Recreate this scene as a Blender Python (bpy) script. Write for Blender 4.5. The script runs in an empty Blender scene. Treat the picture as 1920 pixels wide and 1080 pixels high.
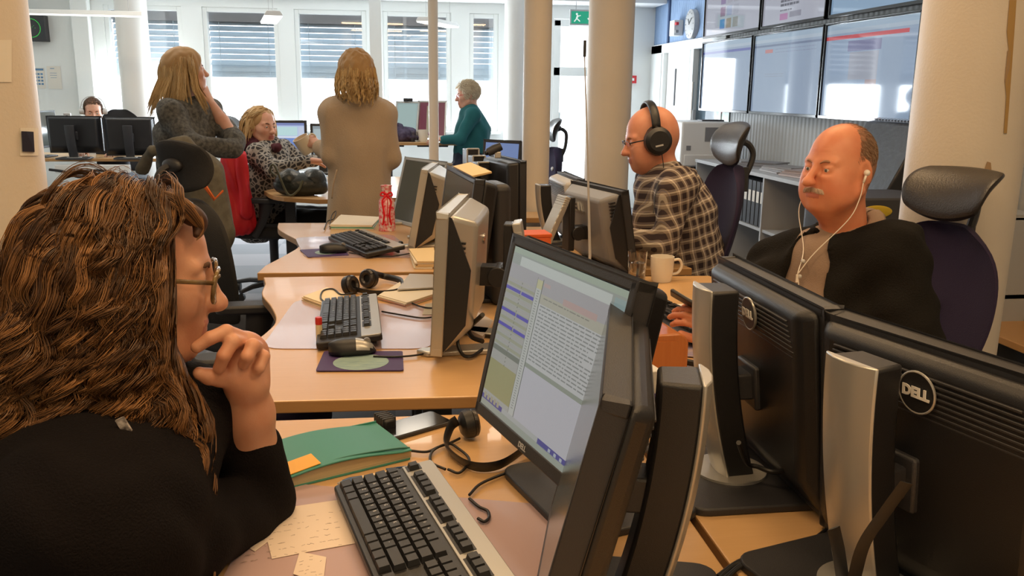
import bpy, bmesh, math, random
import numpy as np
from mathutils import Vector, Matrix, Euler, noise
R = math.radians
C = bpy.context.scene.collection
SC = bpy.context.scene
random.seed(7); rng = np.random.default_rng(7)
V = Vector
# ---------------- camera (measured from the photograph, 1920x1080 frame) ----------------
F = 1620.0; H = 1.38; YAW = R(8.035); PITCH = R(12.798); ROLL = R(0.7)
fw = V((math.sin(YAW)*math.cos(PITCH), math.cos(YAW)*math.cos(PITCH), -math.sin(PITCH)))
r0 = V((math.cos(YAW), -math.sin(YAW), 0)); u0 = r0.cross(fw)
cr = r0*math.cos(ROLL)+u0*math.sin(ROLL); cu = u0*math.cos(ROLL)-r0*math.sin(ROLL)
cam = bpy.data.objects.new('camera', bpy.data.cameras.new('camera')); C.objects.link(cam)
cam.data.sensor_width = 36; cam.data.lens = F/1920*36; cam.data.clip_start = .02; cam.data.clip_end = 200
M = Matrix.Identity(4)
for i in range(3):
    M[i][0] = cr[i]; M[i][1] = cu[i]; M[i][2] = -fw[i]
M[2][3] = H
cam.matrix_world = M; SC.camera = cam
def ray(px, py): return fw+cr*((px-960)/F)-cu*((py-540)/F)
CAM = V((0, 0, H))
def onz(px, py, z):
    d = ray(px, py); return CAM+d*((z-H)/d.z)
def aty(px, py, Y):
    d = ray(px, py); return CAM+d*(Y/d.y)
def atx(px, py, X):
    d = ray(px, py); return CAM+d*(X/d.x)
# ---------------- world, daylight, exposure ----------------
SC.view_settings.view_transform = 'Standard'; SC.view_settings.look = 'None'
SC.view_settings.gamma = 1; SC.view_settings.use_curve_mapping = False
SC.view_settings.exposure = 0.0
w = bpy.data.worlds.new('overcast_sky'); SC.world = w; w.use_nodes = True
bg = w.node_tree.nodes['Background']; bg.inputs[0].default_value = (.86, .93, 1, 1); bg.inputs[1].default_value = 4.0
def area(name, loc, rot, sx, sy, power, col, spread=180):
    l = bpy.data.lights.new(name, 'AREA'); l.shape = 'RECTANGLE'; l.size = sx; l.size_y = sy; l.energy = power; l.color = col
    l.spread = R(spread)
    o = bpy.data.objects.new(name, l); C.objects.link(o); o.location = loc; o.rotation_euler = rot
    return o
# daylight entering through the two glazed bands
for wa, wb in ((200, 345), (383, 524), (554, 688), (719, 846), (880, 934)):
    xa, xb = aty(wa, 100, 10.3).x, aty(wb, 100, 10.3).x
    area('window_daylight', ((xa+xb)/2, 10.28, 1.24), (R(-90), 0, 0), xb-xa-.12, .54, 62*(xb-xa), (.84, .93, 1))
area('door_daylight', (aty(1075, 100, 10.3).x, 10.27, 1.0), (R(-90), 0, 0), .5, 1.6, 50, (.84, .92, 1))
# warm ceiling lamps over the work places
WARM = (1, .66, .34)
LAMPS = [(-.3, .6), (1.3, .9), (-.3, 2.7), (1.3, 3.0), (.2, -0.9)]
for i, (x, y) in enumerate(LAMPS):
    area('ceiling_lamp_light', (x, y, 2.66), (0, 0, 0), 1.2, .3, 20, WARM)
for x, y in ((-1.8, 5.6), (.6, 6.2), (-2.2, 7.9)):
    area('ceiling_lamp_light', (x, y, 2.66), (0, 0, 0), 1.2, .3, 18, (1, .86, .68))

# ---------------- helpers ----------------
MATS = {}
def mat(name, col, rough=.5, metal=0, spec=.5, noise_amt=0, noise_scale=20, bump=0, bump_scale=60, emit=0, alpha=1, sss=0, trans=0, aniso=None, col2=None, coat=0):
    if name in MATS: return MATS[name]
    m = bpy.data.materials.new(name); m.use_nodes = True; MATS[name] = m
    nt = m.node_tree; b = nt.nodes['Principled BSDF']
    c = (*col, 1)
    b.inputs['Base Color'].default_value = c; b.inputs['Roughness'].default_value = rough
    b.inputs['Metallic'].default_value = metal; b.inputs['Specular IOR Level'].default_value = spec
    if coat: b.inputs['Coat Weight'].default_value = coat
    if sss:
        b.inputs['Subsurface Weight'].default_value = sss; b.inputs['Subsurface Radius'].default_value = (.02, .007, .004); b.inputs['Subsurface Scale'].default_value = .5
    if trans: b.inputs['Transmission Weight'].default_value = trans
    if alpha < 1: b.inputs['Alpha'].default_value = alpha
    if emit: b.inputs['Emission Color'].default_value = c; b.inputs['Emission Strength'].default_value = emit
    if noise_amt or col2 or bump:
        tc = nt.nodes.new('ShaderNodeTexCoord'); n = nt.nodes.new('ShaderNodeTexNoise')
        mp = nt.nodes.new('ShaderNodeMapping'); nt.links.new(tc.outputs['Object'], mp.inputs[0])
        if aniso: mp.inputs['Scale'].default_value = aniso
        nt.links.new(mp.outputs[0], n.inputs['Vector'])
        n.inputs['Scale'].default_value = noise_scale; n.inputs['Detail'].default_value = 4
        if noise_amt or col2:
            mx = nt.nodes.new('ShaderNodeMix'); mx.data_type = 'RGBA'
            a = tuple(x*(1-noise_amt) for x in col) if not col2 else col2
            mx.inputs[6].default_value = (*a, 1); mx.inputs[7].default_value = c
            rp = nt.nodes.new('ShaderNodeMapRange'); rp.inputs[1].default_value = .35; rp.inputs[2].default_value = .65
            nt.links.new(n.outputs[0], rp.inputs[0]); nt.links.new(rp.outputs[0], mx.inputs[0]); nt.links.new(mx.outputs[2], b.inputs['Base Color'])
        if bump:
            n2 = nt.nodes.new('ShaderNodeTexNoise'); n2.inputs['Scale'].default_value = bump_scale; n2.inputs['Detail'].default_value = 3
            nt.links.new(mp.outputs[0], n2.inputs['Vector'])
            bp = nt.nodes.new('ShaderNodeBump'); bp.inputs['Strength'].default_value = bump; bp.inputs['Distance'].default_value = .01
            nt.links.new(n2.outputs[0], bp.inputs['Height']); nt.links.new(bp.outputs[0], b.inputs['Normal'])
    return m
def bx(bm, c, s, rot=None, taper=None):
    """box: centre, full size, optional rotation matrix"""
    v = []
    for dx, dy, dz in ((-1,-1,-1),(1,-1,-1),(1,1,-1),(-1,1,-1),(-1,-1,1),(1,-1,1),(1,1,1),(-1,1,1)):
        p = V((dx*s[0]/2, dy*s[1]/2, dz*s[2]/2))
        if taper and dz > 0: p.x *= taper; p.y *= taper
        if rot: p = rot @ p
        v.append(bm.verts.new(p+V(c)))
    for f in ((0,3,2,1),(4,5,6,7),(0,1,5,4),(1,2,6,5),(2,3,7,6),(3,0,4,7)): bm.faces.new([v[i] for i in f])
    return v
def prism(bm, poly, z0, z1, rot=None, off=(0,0,0)):
    """poly in xy extruded z0..z1, then rotated/moved"""
    def T(p):
        p = V(p)
        if rot: p = rot @ p
        return p+V(off)
    a = [bm.verts.new(T((x, y, z0))) for x, y in poly]; b = [bm.verts.new(T((x, y, z1))) for x, y in poly]
    n = len(poly)
    try:
        bm.faces.new(a[::-1]); bm.faces.new(b)
    except ValueError: pass
    for i in range(n): bm.faces.new((a[i], a[(i+1) % n], b[(i+1) % n], b[i]))
def frames(pts):
    pts = [V(p) for p in pts]; out = []
    T0 = (pts[1]-pts[0]).normalized()
    up = V((0,0,1)) if abs(T0.z) < .9 else V((1,0,0))
    n = (up-T0*up.dot(T0)).normalized()
    for i, p in enumerate(pts):
        a = pts[max(i-1,0)]; b = pts[min(i+1,len(pts)-1)]
        t = (b-a).normalized() if (b-a).length > 1e-9 else T0
        n = (n-t*n.dot(t)); n = n.normalized() if n.length > 1e-6 else t.orthogonal().normalized()
        out.append((p, t, n, t.cross(n)))
    return out
def tube(bm, pts, r, seg=8, cap=True, flat=1.0):
    rr = r if hasattr(r, '__len__') else [r]*len(pts)
    rings = []
    for (p, t, n, b), q in zip(frames(pts), rr):
        rings.append([bm.verts.new(p+n*math.cos(2*math.pi*k/seg)*q+b*math.sin(2*math.pi*k/seg)*q*flat) for k in range(seg)])
    for A, B in zip(rings, rings[1:]):
        for k in range(seg): bm.faces.new((A[k], A[(k+1)%seg], B[(k+1)%seg], B[k]))
    if cap: bm.faces.new(rings[0][::-1]); bm.faces.new(rings[-1])
def smooth_path(pts, n=8):
    """Catmull-Rom"""
    P = [V(p) for p in pts]; P = [P[0]*2-P[1]]+P+[P[-1]*2-P[-2]]; out = []
    for i in range(1, len(P)-2):
        for k in range(n):
            t = k/n; a, b, c, d = P[i-1:i+3]
            out.append(.5*((2*b)+(c-a)*t+(2*a-5*b+4*c-d)*t*t+(3*b-a-3*c+d)*t**3))
    out.append(P[-2]); return out
def lathe(bm, prof, seg=24, c=(0,0,0), rot=None):
    """prof: list of (r,z)"""
    rings = []
    for r, z in prof:
        ring = []
        for k in range(seg):
            p = V((r*math.cos(2*math.pi*k/seg), r*math.sin(2*math.pi*k/seg), z))
            if rot: p = rot @ p
            ring.append(bm.verts.new(p+V(c)))
        rings.append(ring)
    for A, B in zip(rings, rings[1:]):
        for k in range(seg): bm.faces.new((A[k], A[(k+1)%seg], B[(k+1)%seg], B[k]))
    if prof[0][0] > 1e-6: bm.faces.new(rings[0][::-1])
    if prof[-1][0] > 1e-6: bm.faces.new(rings[-1])
def ell(bm, c, r, rot=None, seg=16):
    prof = [(math.sin(math.pi*i/seg)*1.0+1e-7, -math.cos(math.pi*i/seg)) for i in range(seg+1)]
    S = Matrix.Diagonal(V(r)); Q = (rot @ S) if rot else S
    lathe(bm, prof, seg+4, c, Q)
def fin(name, bm, m, parent=None, bevel=0, smooth=False, subd=0, seg=2, loc=None, rot=None):
    bmesh.ops.remove_doubles(bm, verts=bm.verts, dist=1e-6)
    bmesh.ops.recalc_face_normals(bm, faces=bm.faces)
    me = bpy.data.meshes.new(name); bm.to_mesh(me); bm.free()
    o = bpy.data.objects.new(name, me); C.objects.link(o)
    for q in (m if isinstance(m, (list, tuple)) else [m]): me.materials.append(q)
    if parent: o.parent = parent
    if loc is not None: o.location = loc
    if rot is not None: o.rotation_euler = rot
    if bevel:
        b = o.modifiers.new('b', 'BEVEL'); b.width = bevel; b.segments = seg; b.limit_method = 'ANGLE'; b.angle_limit = R(40)
    if subd:
        s = o.modifiers.new('s', 'SUBSURF'); s.levels = subd; s.render_levels = subd
    if smooth or subd or bevel:
        me.polygons.foreach_set('use_smooth', [True]*len(me.polygons))
        if not (smooth == 'all'):
            try: me.set_sharp_from_angle(angle=R(38))
            except Exception: pass
    return o
def BM(): return bmesh.new()
def tag(o, label=None, cat=None, group=None, kind=None):
    if label: o['label'] = label
    if cat: o['category'] = cat
    if group: o['group'] = group
    if kind: o['kind'] = kind
    return o
def thing(name, label, cat, loc=(0,0,0), rz=0, group=None):
    o = bpy.data.objects.new(name, None); C.objects.link(o); o.empty_display_size = .05
    o.location = loc; o.rotation_euler = (0, 0, rz)
    return tag(o, label, cat, group)
def part(name, m, parent, fn, **k):
    bm = BM(); fn(bm); return fin(name, bm, m, parent, **k)
def box_part(name, m, parent, c, s, rot=None, **k):
    bm = BM(); bx(bm, c, s, rot); return fin(name, bm, m, parent, **k)
def struct(name, m, c, s, **k):
    o = box_part(name, m, None, c, s, **k); o['kind'] = 'structure'; return o
def rz(a): return Matrix.Rotation(a, 3, 'Z')
def ry(a): return Matrix.Rotation(a, 3, 'Y')
def rx(a): return Matrix.Rotation(a, 3, 'X')
def rrect(w, h, r, n=5):
    out = []
    for cx, cy, a0 in ((w/2-r, h/2-r, 0), (-w/2+r, h/2-r, 90), (-w/2+r, -h/2+r, 180), (w/2-r, -h/2+r, 270)):
        for i in range(n+1):
            a = R(a0+90*i/n); out.append((cx+r*math.cos(a), cy+r*math.sin(a)))
    return out
def text_mesh(name, s, size, m, parent, mw, extrude=.0004, bold=0.0, align='CENTER', label=None):
    """lettering as a mesh, placed by a local matrix"""
    cu_ = bpy.data.curves.new(name, 'FONT'); cu_.body = s; cu_.size = size; cu_.extrude = extrude; cu_.offset = bold
    cu_.align_x = align; cu_.align_y = 'CENTER'; cu_.resolution_u = 3
    t = bpy.data.objects.new(name, cu_)
    me = bpy.data.meshes.new_from_object(t); me.transform(mw)
    bpy.data.objects.remove(t); bpy.data.curves.remove(cu_)
    me.materials.clear(); me.materials.append(m)
    o = bpy.data.objects.new(name, me); C.objects.link(o)
    if parent: o.parent = parent
    return o
def mframe(o, x, y):
    """4x4 with given origin and x,y axes"""
    x = V(x).normalized(); y = V(y).normalized(); z = x.cross(y)
    Q = Matrix.Identity(4)
    for i in range(3): Q[i][0] = x[i]; Q[i][1] = y[i]; Q[i][2] = z[i]; Q[i][3] = o[i]
    return Q
DZ = .74
# ---------------- materials ----------------
m_black = mat('black_plastic', (.014,.014,.016), .38, bump=.15, bump_scale=900)
m_dark = mat('charcoal_plastic', (.03,.03,.034), .45, bump=.15, bump_scale=700)
m_gloss = mat('gloss_black', (.008,.008,.01), .12)
m_silver = mat('silver_plastic', (.50,.49,.46), .33, metal=.55)
m_grey = mat('grey_plastic', (.22,.22,.23), .45)
m_lgrey = mat('light_grey_plastic', (.5,.5,.5), .45)
m_white = mat('white_plastic', (.8,.8,.78), .4)
m_chrome = mat('chrome', (.7,.7,.7), .12, metal=1)
m_rubber = mat('black_cable', (.01,.01,.011), .5)
def wood_mat(name, c1, c2, rough=.32, sc=(2, 22, 22)):
    m = mat(name, c1, rough, coat=.15)
    nt = m.node_tree; b = nt.nodes['Principled BSDF']
    tc = nt.nodes.new('ShaderNodeTexCoord'); mp = nt.nodes.new('ShaderNodeMapping'); mp.inputs['Scale'].default_value = sc
    n = nt.nodes.new('ShaderNodeTexNoise'); n.inputs['Scale'].default_value = 5; n.inputs['Detail'].default_value = 6; n.inputs['Roughness'].default_value = .6
    mx = nt.nodes.new('ShaderNodeMix'); mx.data_type = 'RGBA'; mx.inputs[6].default_value = (*c1,1); mx.inputs[7].default_value = (*c2,1)
    nt.links.new(tc.outputs['Object'], mp.inputs[0]); nt.links.new(mp.outputs[0], n.inputs['Vector']); nt.links.new(n.outputs[0], mx.inputs[0]); nt.links.new(mx.outputs[2], b.inputs['Base Color'])
    return m
m_beech = wood_mat('beech_laminate', (.60,.36,.16), (.68,.43,.21), .3)
m_edge = wood_mat('beech_edge', (.42,.22,.08), (.5,.28,.11), .4)
m_redwood = wood_mat('cherry_wood', (.40,.12,.03), (.52,.18,.05), .22, (30, 30, 1.5))
m_mat = mat('clear_writing_mat', (.50,.36,.36), .16, coat=.3)
m_paper = mat('paper', (.78,.74,.66), .7)
m_wall = mat('painted_wall', (.74,.76,.72), .7, bump=.1, bump_scale=200)
m_wwhite = mat('white_frame', (.80,.82,.80), .45)
m_floor = mat('carpet_tile', (.20,.21,.23), .9)
m_ceil = mat('ceiling_tile', (.75,.75,.73), .8)
m_col = mat('column_paint', (.70,.63,.54), .55, noise_amt=.05, noise_scale=3, bump=.08, bump_scale=120)
m_colw = mat('column_paint_white', (.74,.72,.68), .45)
m_metal = mat('desk_frame_metal', (.05,.05,.055), .4, metal=.3)
# floor with square carpet tiles of two greys
nt = m_floor.node_tree; ck = nt.nodes.new('ShaderNodeTexChecker'); ck.inputs[1].default_value = (.25,.25,.27,1); ck.inputs[2].default_value = (.17,.18,.20,1); ck.inputs[3].default_value = 2.0
tcf = nt.nodes.new('ShaderNodeTexCoord'); nt.links.new(tcf.outputs['Object'], ck.inputs[0]); nt.links.new(ck.outputs[0], nt.nodes['Principled BSDF'].inputs['Base Color'])
# concrete with vertical board marks
def concrete(name, c1, c2):
    m = mat(name, c1, .75); nt = m.node_tree; b = nt.nodes['Principled BSDF']
    tc = nt.nodes.new('ShaderNodeTexCoord'); mp = nt.nodes.new('ShaderNodeMapping'); mp.inputs['Scale'].default_value = (8, 8, .5)
    n = nt.nodes.new('ShaderNodeTexNoise'); n.inputs['Scale'].default_value = 3; n.inputs['Detail'].default_value = 5
    wv = nt.nodes.new('ShaderNodeTexWave'); wv.bands_direction = 'Y'; wv.inputs['Scale'].default_value = 5.0; wv.inputs['Distortion'].default_value = .6
    mx = nt.nodes.new('ShaderNodeMix'); mx.data_type = 'RGBA'; mx.inputs[6].default_value = (*c1,1); mx.inputs[7].default_value = (*c2,1)
    bp = nt.nodes.new('ShaderNodeBump'); bp.inputs['Strength'].default_value = .5; bp.inputs['Distance'].default_value = .01
    nt.links.new(tc.outputs['Object'], mp.inputs[0]); nt.links.new(mp.outputs[0], n.inputs['Vector']); nt.links.new(tc.outputs['Object'], wv.inputs['Vector'])
    nt.links.new(n.outputs[0], mx.inputs[0]); nt.links.new(mx.outputs[2], b.inputs['Base Color']); nt.links.new(wv.outputs[0], bp.inputs['Height']); nt.links.new(bp.outputs[0], b.inputs['Normal'])
    return m
m_conc = concrete('board_marked_concrete', (.36,.37,.37), (.46,.46,.45))
m_blue = concrete('daylight_tinted_concrete', (.20,.30,.48), (.27,.38,.56))  # same bare concrete, with the blue daylight put into its colour
# glass pane: mostly clear with a faint reflection
def pane_mat(name='window_glass', tint=(1,1,1), gl=.08):
    m = bpy.data.materials.new(name); m.use_nodes = True; nt = m.node_tree; nt.nodes.remove(nt.nodes['Principled BSDF'])
    t = nt.nodes.new('ShaderNodeBsdfTransparent'); t.inputs[0].default_value = (*tint,1); g = nt.nodes.new('ShaderNodeBsdfGlossy'); g.inputs['Roughness'].default_value = .02
    x = nt.nodes.new('ShaderNodeMixShader'); x.inputs[0].default_value = gl
    nt.links.new(t.outputs[0], x.inputs[1]); nt.links.new(g.outputs[0], x.inputs[2]); nt.links.new(x.outputs[0], nt.nodes['Material Output'].inputs[0]); return m
m_pane = pane_mat()
m_slat = mat('blind_slat', (.36,.44,.50), .4, metal=.0)
YB = 10.3; XR = 3.12; XL = -4.3; YF = -1.6; ZC = 2.7
# ---------------- room shell ----------------
struct('floor', m_floor, (-.6, 4.4, -.05), (7.8, 12.4, .1))
struct('ceiling', m_ceil, (-.6, 4.4, ZC+.05), (7.8, 12.4, .1))
struct('wall_left', m_wall, (XL-.06, 4.4, ZC/2), (.12, 12.0, ZC))
struct('wall_front', m_wall, (-.6, YF-.06, ZC/2), (7.8, .12, ZC))
# window wall: openings measured along the wall
wins = [(200, 345), (383, 524), (554, 688), (719, 846), (880, 934)]
def wx(px, py=100): return aty(px, py, YB).x
z_head = 2.25; z_sill = .92
xs = [(wx(a), wx(b)) for a, b in wins]
door_x = (wx(1036, 200), wx(1110, 200)+.25)
bm = BM()
bx(bm, ((XL+xs[0][0])/2, YB+.06, ZC/2), (xs[0][0]-XL, .12, ZC))
bx(bm, ((xs[0][0]+door_x[0])/2, YB+.06, (ZC+z_head)/2), (door_x[0]-xs[0][0], .12, ZC-z_head))
bx(bm, ((xs[0][0]+door_x[0])/2, YB+.06, z_sill/2), (door_x[0]-xs[0][0], .12, z_sill))
for (a, b), (c, d) in zip(xs, xs[1:]+[(door_x[0], 0)]): bx(bm, ((b+c)/2, YB+.06, (z_head+z_sill)/2), (c-b, .12, z_head-z_sill))
bx(bm, ((door_x[0]+door_x[1])/2, YB+.06, (ZC+2.22)/2), (door_x[1]-door_x[0], .12, ZC-2.22))
bx(bm, ((door_x[1]+XR)/2, YB+.06, ZC/2), (XR-door_x[1], .12, ZC))
o = fin('wall_back', bm, m_wwhite); o['kind'] = 'structure'
for i, (a, b) in enumerate(xs):
    W = b-a; cx = (a+b)/2
    t = bpy.data.objects.new('window_%d' % (i+1), None); C.objects.link(t); t['kind'] = 'structure'; t.location = (cx, YB, z_sill)
    def frame(bm):
        hh = z_head-z_sill
        for sx in (-1, 1): bx(bm, (sx*(W/2-.025), .05, hh/2), (.05, .07, hh))
        bx(bm, (0, .05, .03), (W-.1, .07, .06)); bx(bm, (0, .05, hh-.025), (W-.1, .07, .05))
    part('window_frame', m_wwhite, t, frame, bevel=.006)
    box_part('window_pane', m_pane, t, (0, .06, (z_head-z_sill)/2), (W-.1, .008, z_head-z_sill-.1))
    def slats(bm):
        z = z_head-z_sill-.15
        while z > .62:
            bx(bm, (0, .22, z), (W-.06, .075, .004), rx(R(46 if z > .7 else 80))); z -= .062
        bx(bm, (0, .22, .60), (W-.06, .03, .03))
        for q in (-.33, .33): bx(bm, (q*W, .20, .95), (.008, .006, .7))
    part('window_blind', m_slat, t, slats)
    box_part('blind_box', m_grey, t, (0, .22, z_head-z_sill-.08), (W-.02, .12, .12))
    box_part('window_sill', m_wwhite, t, (0, -.06, -.015), (W+.05, .14, .03), bevel=.004)
# bulkhead along the window wall and post trims
struct('trim_1', m_ceil, (-.2, YB-.25, 2.53), (6.6, .5, .34), bevel=.01)
struct('trim_2', m_wwhite, ((wx(146)+wx(178))/2, YB-.07, ZC/2-.1), (wx(178)-wx(146), .12, ZC-.2), bevel=.01)
# glazed exit door in the window wall
t = bpy.data.objects.new('door_1', None); C.objects.link(t); t['kind'] = 'structure'; t.location = ((door_x[0]+door_x[1])/2, YB+.04, 0)
DW = door_x[1]-door_x[0]
def dfr(bm):
    for sx in (-1, 1): bx(bm, (sx*(DW/2-.04), 0, 1.1), (.08, .09, 2.2))
    bx(bm, (0, 0, 2.17), (DW, .09, .08)); bx(bm, (0, 0, 1.62), (DW, .09, .1)); bx(bm, (0, 0, .05), (DW, .09, .1))
part('door_frame', m_wwhite, t, dfr, bevel=.006)
box_part('door_pane', m_pane, t, (0, 0, .86), (DW-.14, .01, 1.5)); box_part('transom_pane', m_pane, t, (0, 0, 1.9), (DW-.14, .01, .46))
part('door_handle', m_chrome, t, lambda bm: tube(bm, [(-.28,-.06,.95), (-.28,-.06,1.15)], .012))
# right wall: concrete below and behind the screens, section by the doors coloured with blue daylight
struct('wall_right', m_conc, (XR+.06, (YF+7.95)/2, ZC/2), (.12, 7.95-YF, ZC))
d_top = 1.92
bm = BM()
bx(bm, (XR+.06, (7.95+YB)/2, (ZC+d_top)/2), (.12, YB-7.95, ZC-d_top))
o = fin('trim_3', bm, m_blue); o['kind'] = 'structure'
struct('trim_4', m_wwhite, (XR+.02, (7.95+YB)/2, d_top-.04), (.10, YB-7.95, .10), bevel=.004)
struct('trim_5', mat('dark_blue_joint', (.03,.06,.14), .6), (XR-.005, 9.75, 2.32), (.02, .05, .78))
def side_door(n, y0, y1, glass):
    t = bpy.data.objects.new('door_%d' % n, None); C.objects.link(t); t['kind'] = 'structure'; t.location = (XR+.03, (y0+y1)/2, 0)
    w_ = y1-y0; hh = d_top-.08
    def f(bm):
        for s in (-1, 1): bx(bm, (0, s*(w_/2-.03), hh/2), (.1, .06, hh))
    part('door_frame', m_wwhite, t, f, bevel=.004)
    if glass:
        box_part('door_pane', mat('dark_door_glass', (.10,.14,.17), .06), t, (.02, 0, hh/2), (.02, w_-.12, hh))
        part('door_handle', m_chrome, t, lambda bm: tube(bm, [(-.06, w_/2-.12, .7), (-.06, w_/2-.12, 1.5)], .014))
        box_part('lock_case', m_lgrey, t, (-.04, w_/2-.12, 1.12), (.03, .07, .2))
    else:
        box_part('door_leaf', m_white, t, (.02, 0, hh/2), (.04, w_-.12, hh), bevel=.003)
        part('door_handle', m_chrome, t, lambda bm: tube(bm, [(0, -w_/2+.14, 1.0), (-.06, -w_/2+.14, 1.0), (-.06, -w_/2+.26, 1.0)], .01))
        box_part('sight_slot', m_dark, t, (-.003, .1, 1.45), (.01, .035, .4))
side_door(2, 8.95, 9.9, False); side_door(3, 7.98, 8.9, True)
struct('trim_6', m_wwhite, (XR+.02, 10.1, d_top/2), (.1, .4, d_top))
struct('baseboard_right', m_dark, (XR-.01, (YF+7.95)/2, .05), (.02, 7.95-YF, .1))
# columns and posts
def column(name, px, py, Y, r, m, label, sq=False):
    p = aty(px, py, Y)
    t = thing(name, label, 'column' if not sq else 'post', (p.x, p.y, 0))
    def f(bm):
        if sq: bx(bm, (0, 0, ZC/2), (r*2, r*2, ZC))
        else: lathe(bm, [(r, 0), (r, ZC)], 48)
    part('shaft', m, t, f, smooth=True)
    part('base_ring', m_grey, t, lambda bm: lathe(bm, [(r+.012, 0), (r+.012, .05), (r, .06)], 32)) if not sq else box_part('base_plate', m_grey, t, (0,0,.01), (r*3, r*3, .02))
    return t
colL = column('round_column', -43, 300, 2.0, .128, m_col, 'thick cream column with two taped papers beside the long curly hair')
colR = column('round_column', 1812, 250, 2.5, .165, m_col, 'thick cream column with peeling tape behind the older man\'s chair')
colM = column('round_column', 1141, 200, 5.0, .13, m_col, 'round beige column close behind the bald man wearing headphones')
colN = column('round_column', 1006, 200, 4.75, .075, m_col, 'slim beige column rising behind the slanted desk screen')
col2 = column('round_column', 260, 200, 9.98, .16, m_colw, 'pale round column in front of the windows behind the standing blonde woman')
pipe = column('thin_pipe', 813, 200, 5.6, .031, m_colw, 'thin white pipe column between the teal woman and beige coat')
post = column('square_post', 705, 100, 9.4, .06, m_wwhite, 'slender white square post rising behind the beige coat woman', True)
col3 = column('round_column', 968, 100, 9.6, .13, m_colw, 'white column near the last window behind the slim beige column')
# peeling tape marks on the right column
def curved_patch(bm, col, r, pts, dr=.003):
    """outline given as (angle, z) on a cylinder surface"""
    out = []
    for a, z in pts: out.append(bm.verts.new((r*math.cos(a), r*math.sin(a), z)))
    bm.faces.new(out)
m_tape = mat('old_tape', (.42,.26,.09), .5); m_stain = mat('stain', (.38,.25,.14), .7)
cx, cy = colR.location.x, colR.location.y
def cyl_pt(px, py, col, r):
    d = ray(px, py); ox, oy = -col.location.x, -col.location.y
    A = d.x**2+d.y**2; Bq = 2*(ox*d.x+oy*d.y); Cq = ox*ox+oy*oy-r*r; D = Bq*Bq-4*A*Cq
    t = (-Bq-math.sqrt(max(D, 0)))/(2*A); p = CAM+d*t; return V((p.x-col.location.x, p.y-col.location.y, p.z))
def col_patch(name, col, r, poly, m, label=None, top=False):
    bm = BM(); rr = r+.0035
    v = [cyl_pt(x, y, col, rr) for x, y in poly]; v2 = [cyl_pt(x, y, col, r+.0005) for x, y in poly]
    a = [bm.verts.new(q) for q in v]; b = [bm.verts.new(q) for q in v2]; bm.faces.new(a)
    for i in range(len(a)): bm.faces.new((a[i], a[(i+1)%len(a)], b[(i+1)%len(a)], b[i]))
    o = fin(name, bm, m, None if top else col)
    if top: o.location = col.location
    return o
col_patch('tape_strip', colR, .165, [(1893,0),(1906,0),(1902,60),(1897,130),(1892,200),(1888,250),(1882,250),(1887,180),(1884,150),(1892,100),(1888,60)], m_tape)
col_patch('tape_remnant', colR, .165, [(1889,95),(1895,95),(1893,130),(1886,125),(1887,140),(1892,150),(1890,160),(1884,155)], m_stain)
col_patch('stain_mark', colR, .165, [(1851,303),(1858,305),(1859,318),(1853,322),(1850,332),(1845,320)], m_stain)
def sheet_on_col(px0, py0, px1, py1, m, label, name, cat, col=colL, r=.128, n=6):
    P = []
    for i in range(n+1): P.append((px0+(px1-px0)*i/n, py0+(py1-py0)*.02*i/n))
    for i in range(n, -1, -1): P.append((px0+(px1-px0)*i/n, py1))
    bm = BM(); top = [cyl_pt(px0+(px1-px0)*i/n, py0, col, r+.002) for i in range(n+1)]; bot = [cyl_pt(px0+(px1-px0)*i/n, py1, col, r+.002) for i in range(n+1)]
    a = [bm.verts.new(q) for q in top]; b = [bm.verts.new(q) for q in bot]
    for i in range(n): bm.faces.new((a[i], a[i+1], b[i+1], b[i]))
    o = fin(name, bm, m); o.location = col.location
    s = o.modifiers.new('t', 'SOLIDIFY'); s.thickness = .0008
    return tag(o, label, cat)
# ---------------- desks ----------------
def desk(label, poly, group=None, zt=DZ, legs=None, m=m_beech):
    cx = sum(p[0] for p in poly)/len(poly); cy = sum(p[1] for p in poly)/len(poly)
    t = thing('desk', label, 'desk', (cx, cy, 0), 0, group)
    loc = [(p[0]-cx, p[1]-cy) for p in poly]
    bm = BM(); prism(bm, loc, zt-.028, zt)
    o = fin('worktop', bm, [m, m_edge], t)
    for p in o.data.polygons:
        if abs(p.normal.z) < .5: p.material_index = 1
    b = o.modifiers.new('b', 'BEVEL'); b.width = .003; b.segments = 2; b.limit_method = 'ANGLE'
    for lx, ly in (legs or []):
        def f(bm):
            bx(bm, (lx-cx, ly-cy, (zt-.03)/2+.02), (.07, .07, zt-.07)); bx(bm, (lx-cx, ly-cy, .02), (.36, .08, .03)); bx(bm, (lx-cx, ly-cy, zt-.045), (.3, .05, .03))
        part('leg', m_metal, t, f, bevel=.006)
    return t
def wp(px, py, z=DZ): p = onz(px, py, z); return (p.x, p.y)
SEAM = .447
def curved(pts, n=5):
    return [(p.x, p.y) for p in smooth_path([V((x, y, 0)) for x, y in pts], n)]
d3 = [wp(482,512)]+curved([wp(497,498), wp(535,478), wp(560,462), wp(557,450), wp(535,438), wp(521,428), wp(522,418)])
d3 += [(SEAM, d3[-1][1]-.04), (SEAM, 3.07)]
desk('beech desk with a red and white gift bottle and grey keyboard on it', d3, 'beech desks in the middle rows', legs=[(.1, 3.3), (.1, 4.1)])
d2 = [wp(330,700)]+curved([wp(400,690), wp(455,655), wp(500,622), wp(517,600), wp(508,575), wp(491,552), wp(497,532)])
d2[0] = (d2[0][0], 1.775)
yb2 = 3.03
d2 += [(d2[-1][0]-.02, yb2), (SEAM, yb2), (SEAM, 1.745)]
desk('beech desk with the silver monitor and purple mouse pad on it', d2, 'beech desks in the middle rows', zt=DZ-.0, legs=[(.1, 2.0), (.1, 2.8)])
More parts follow.
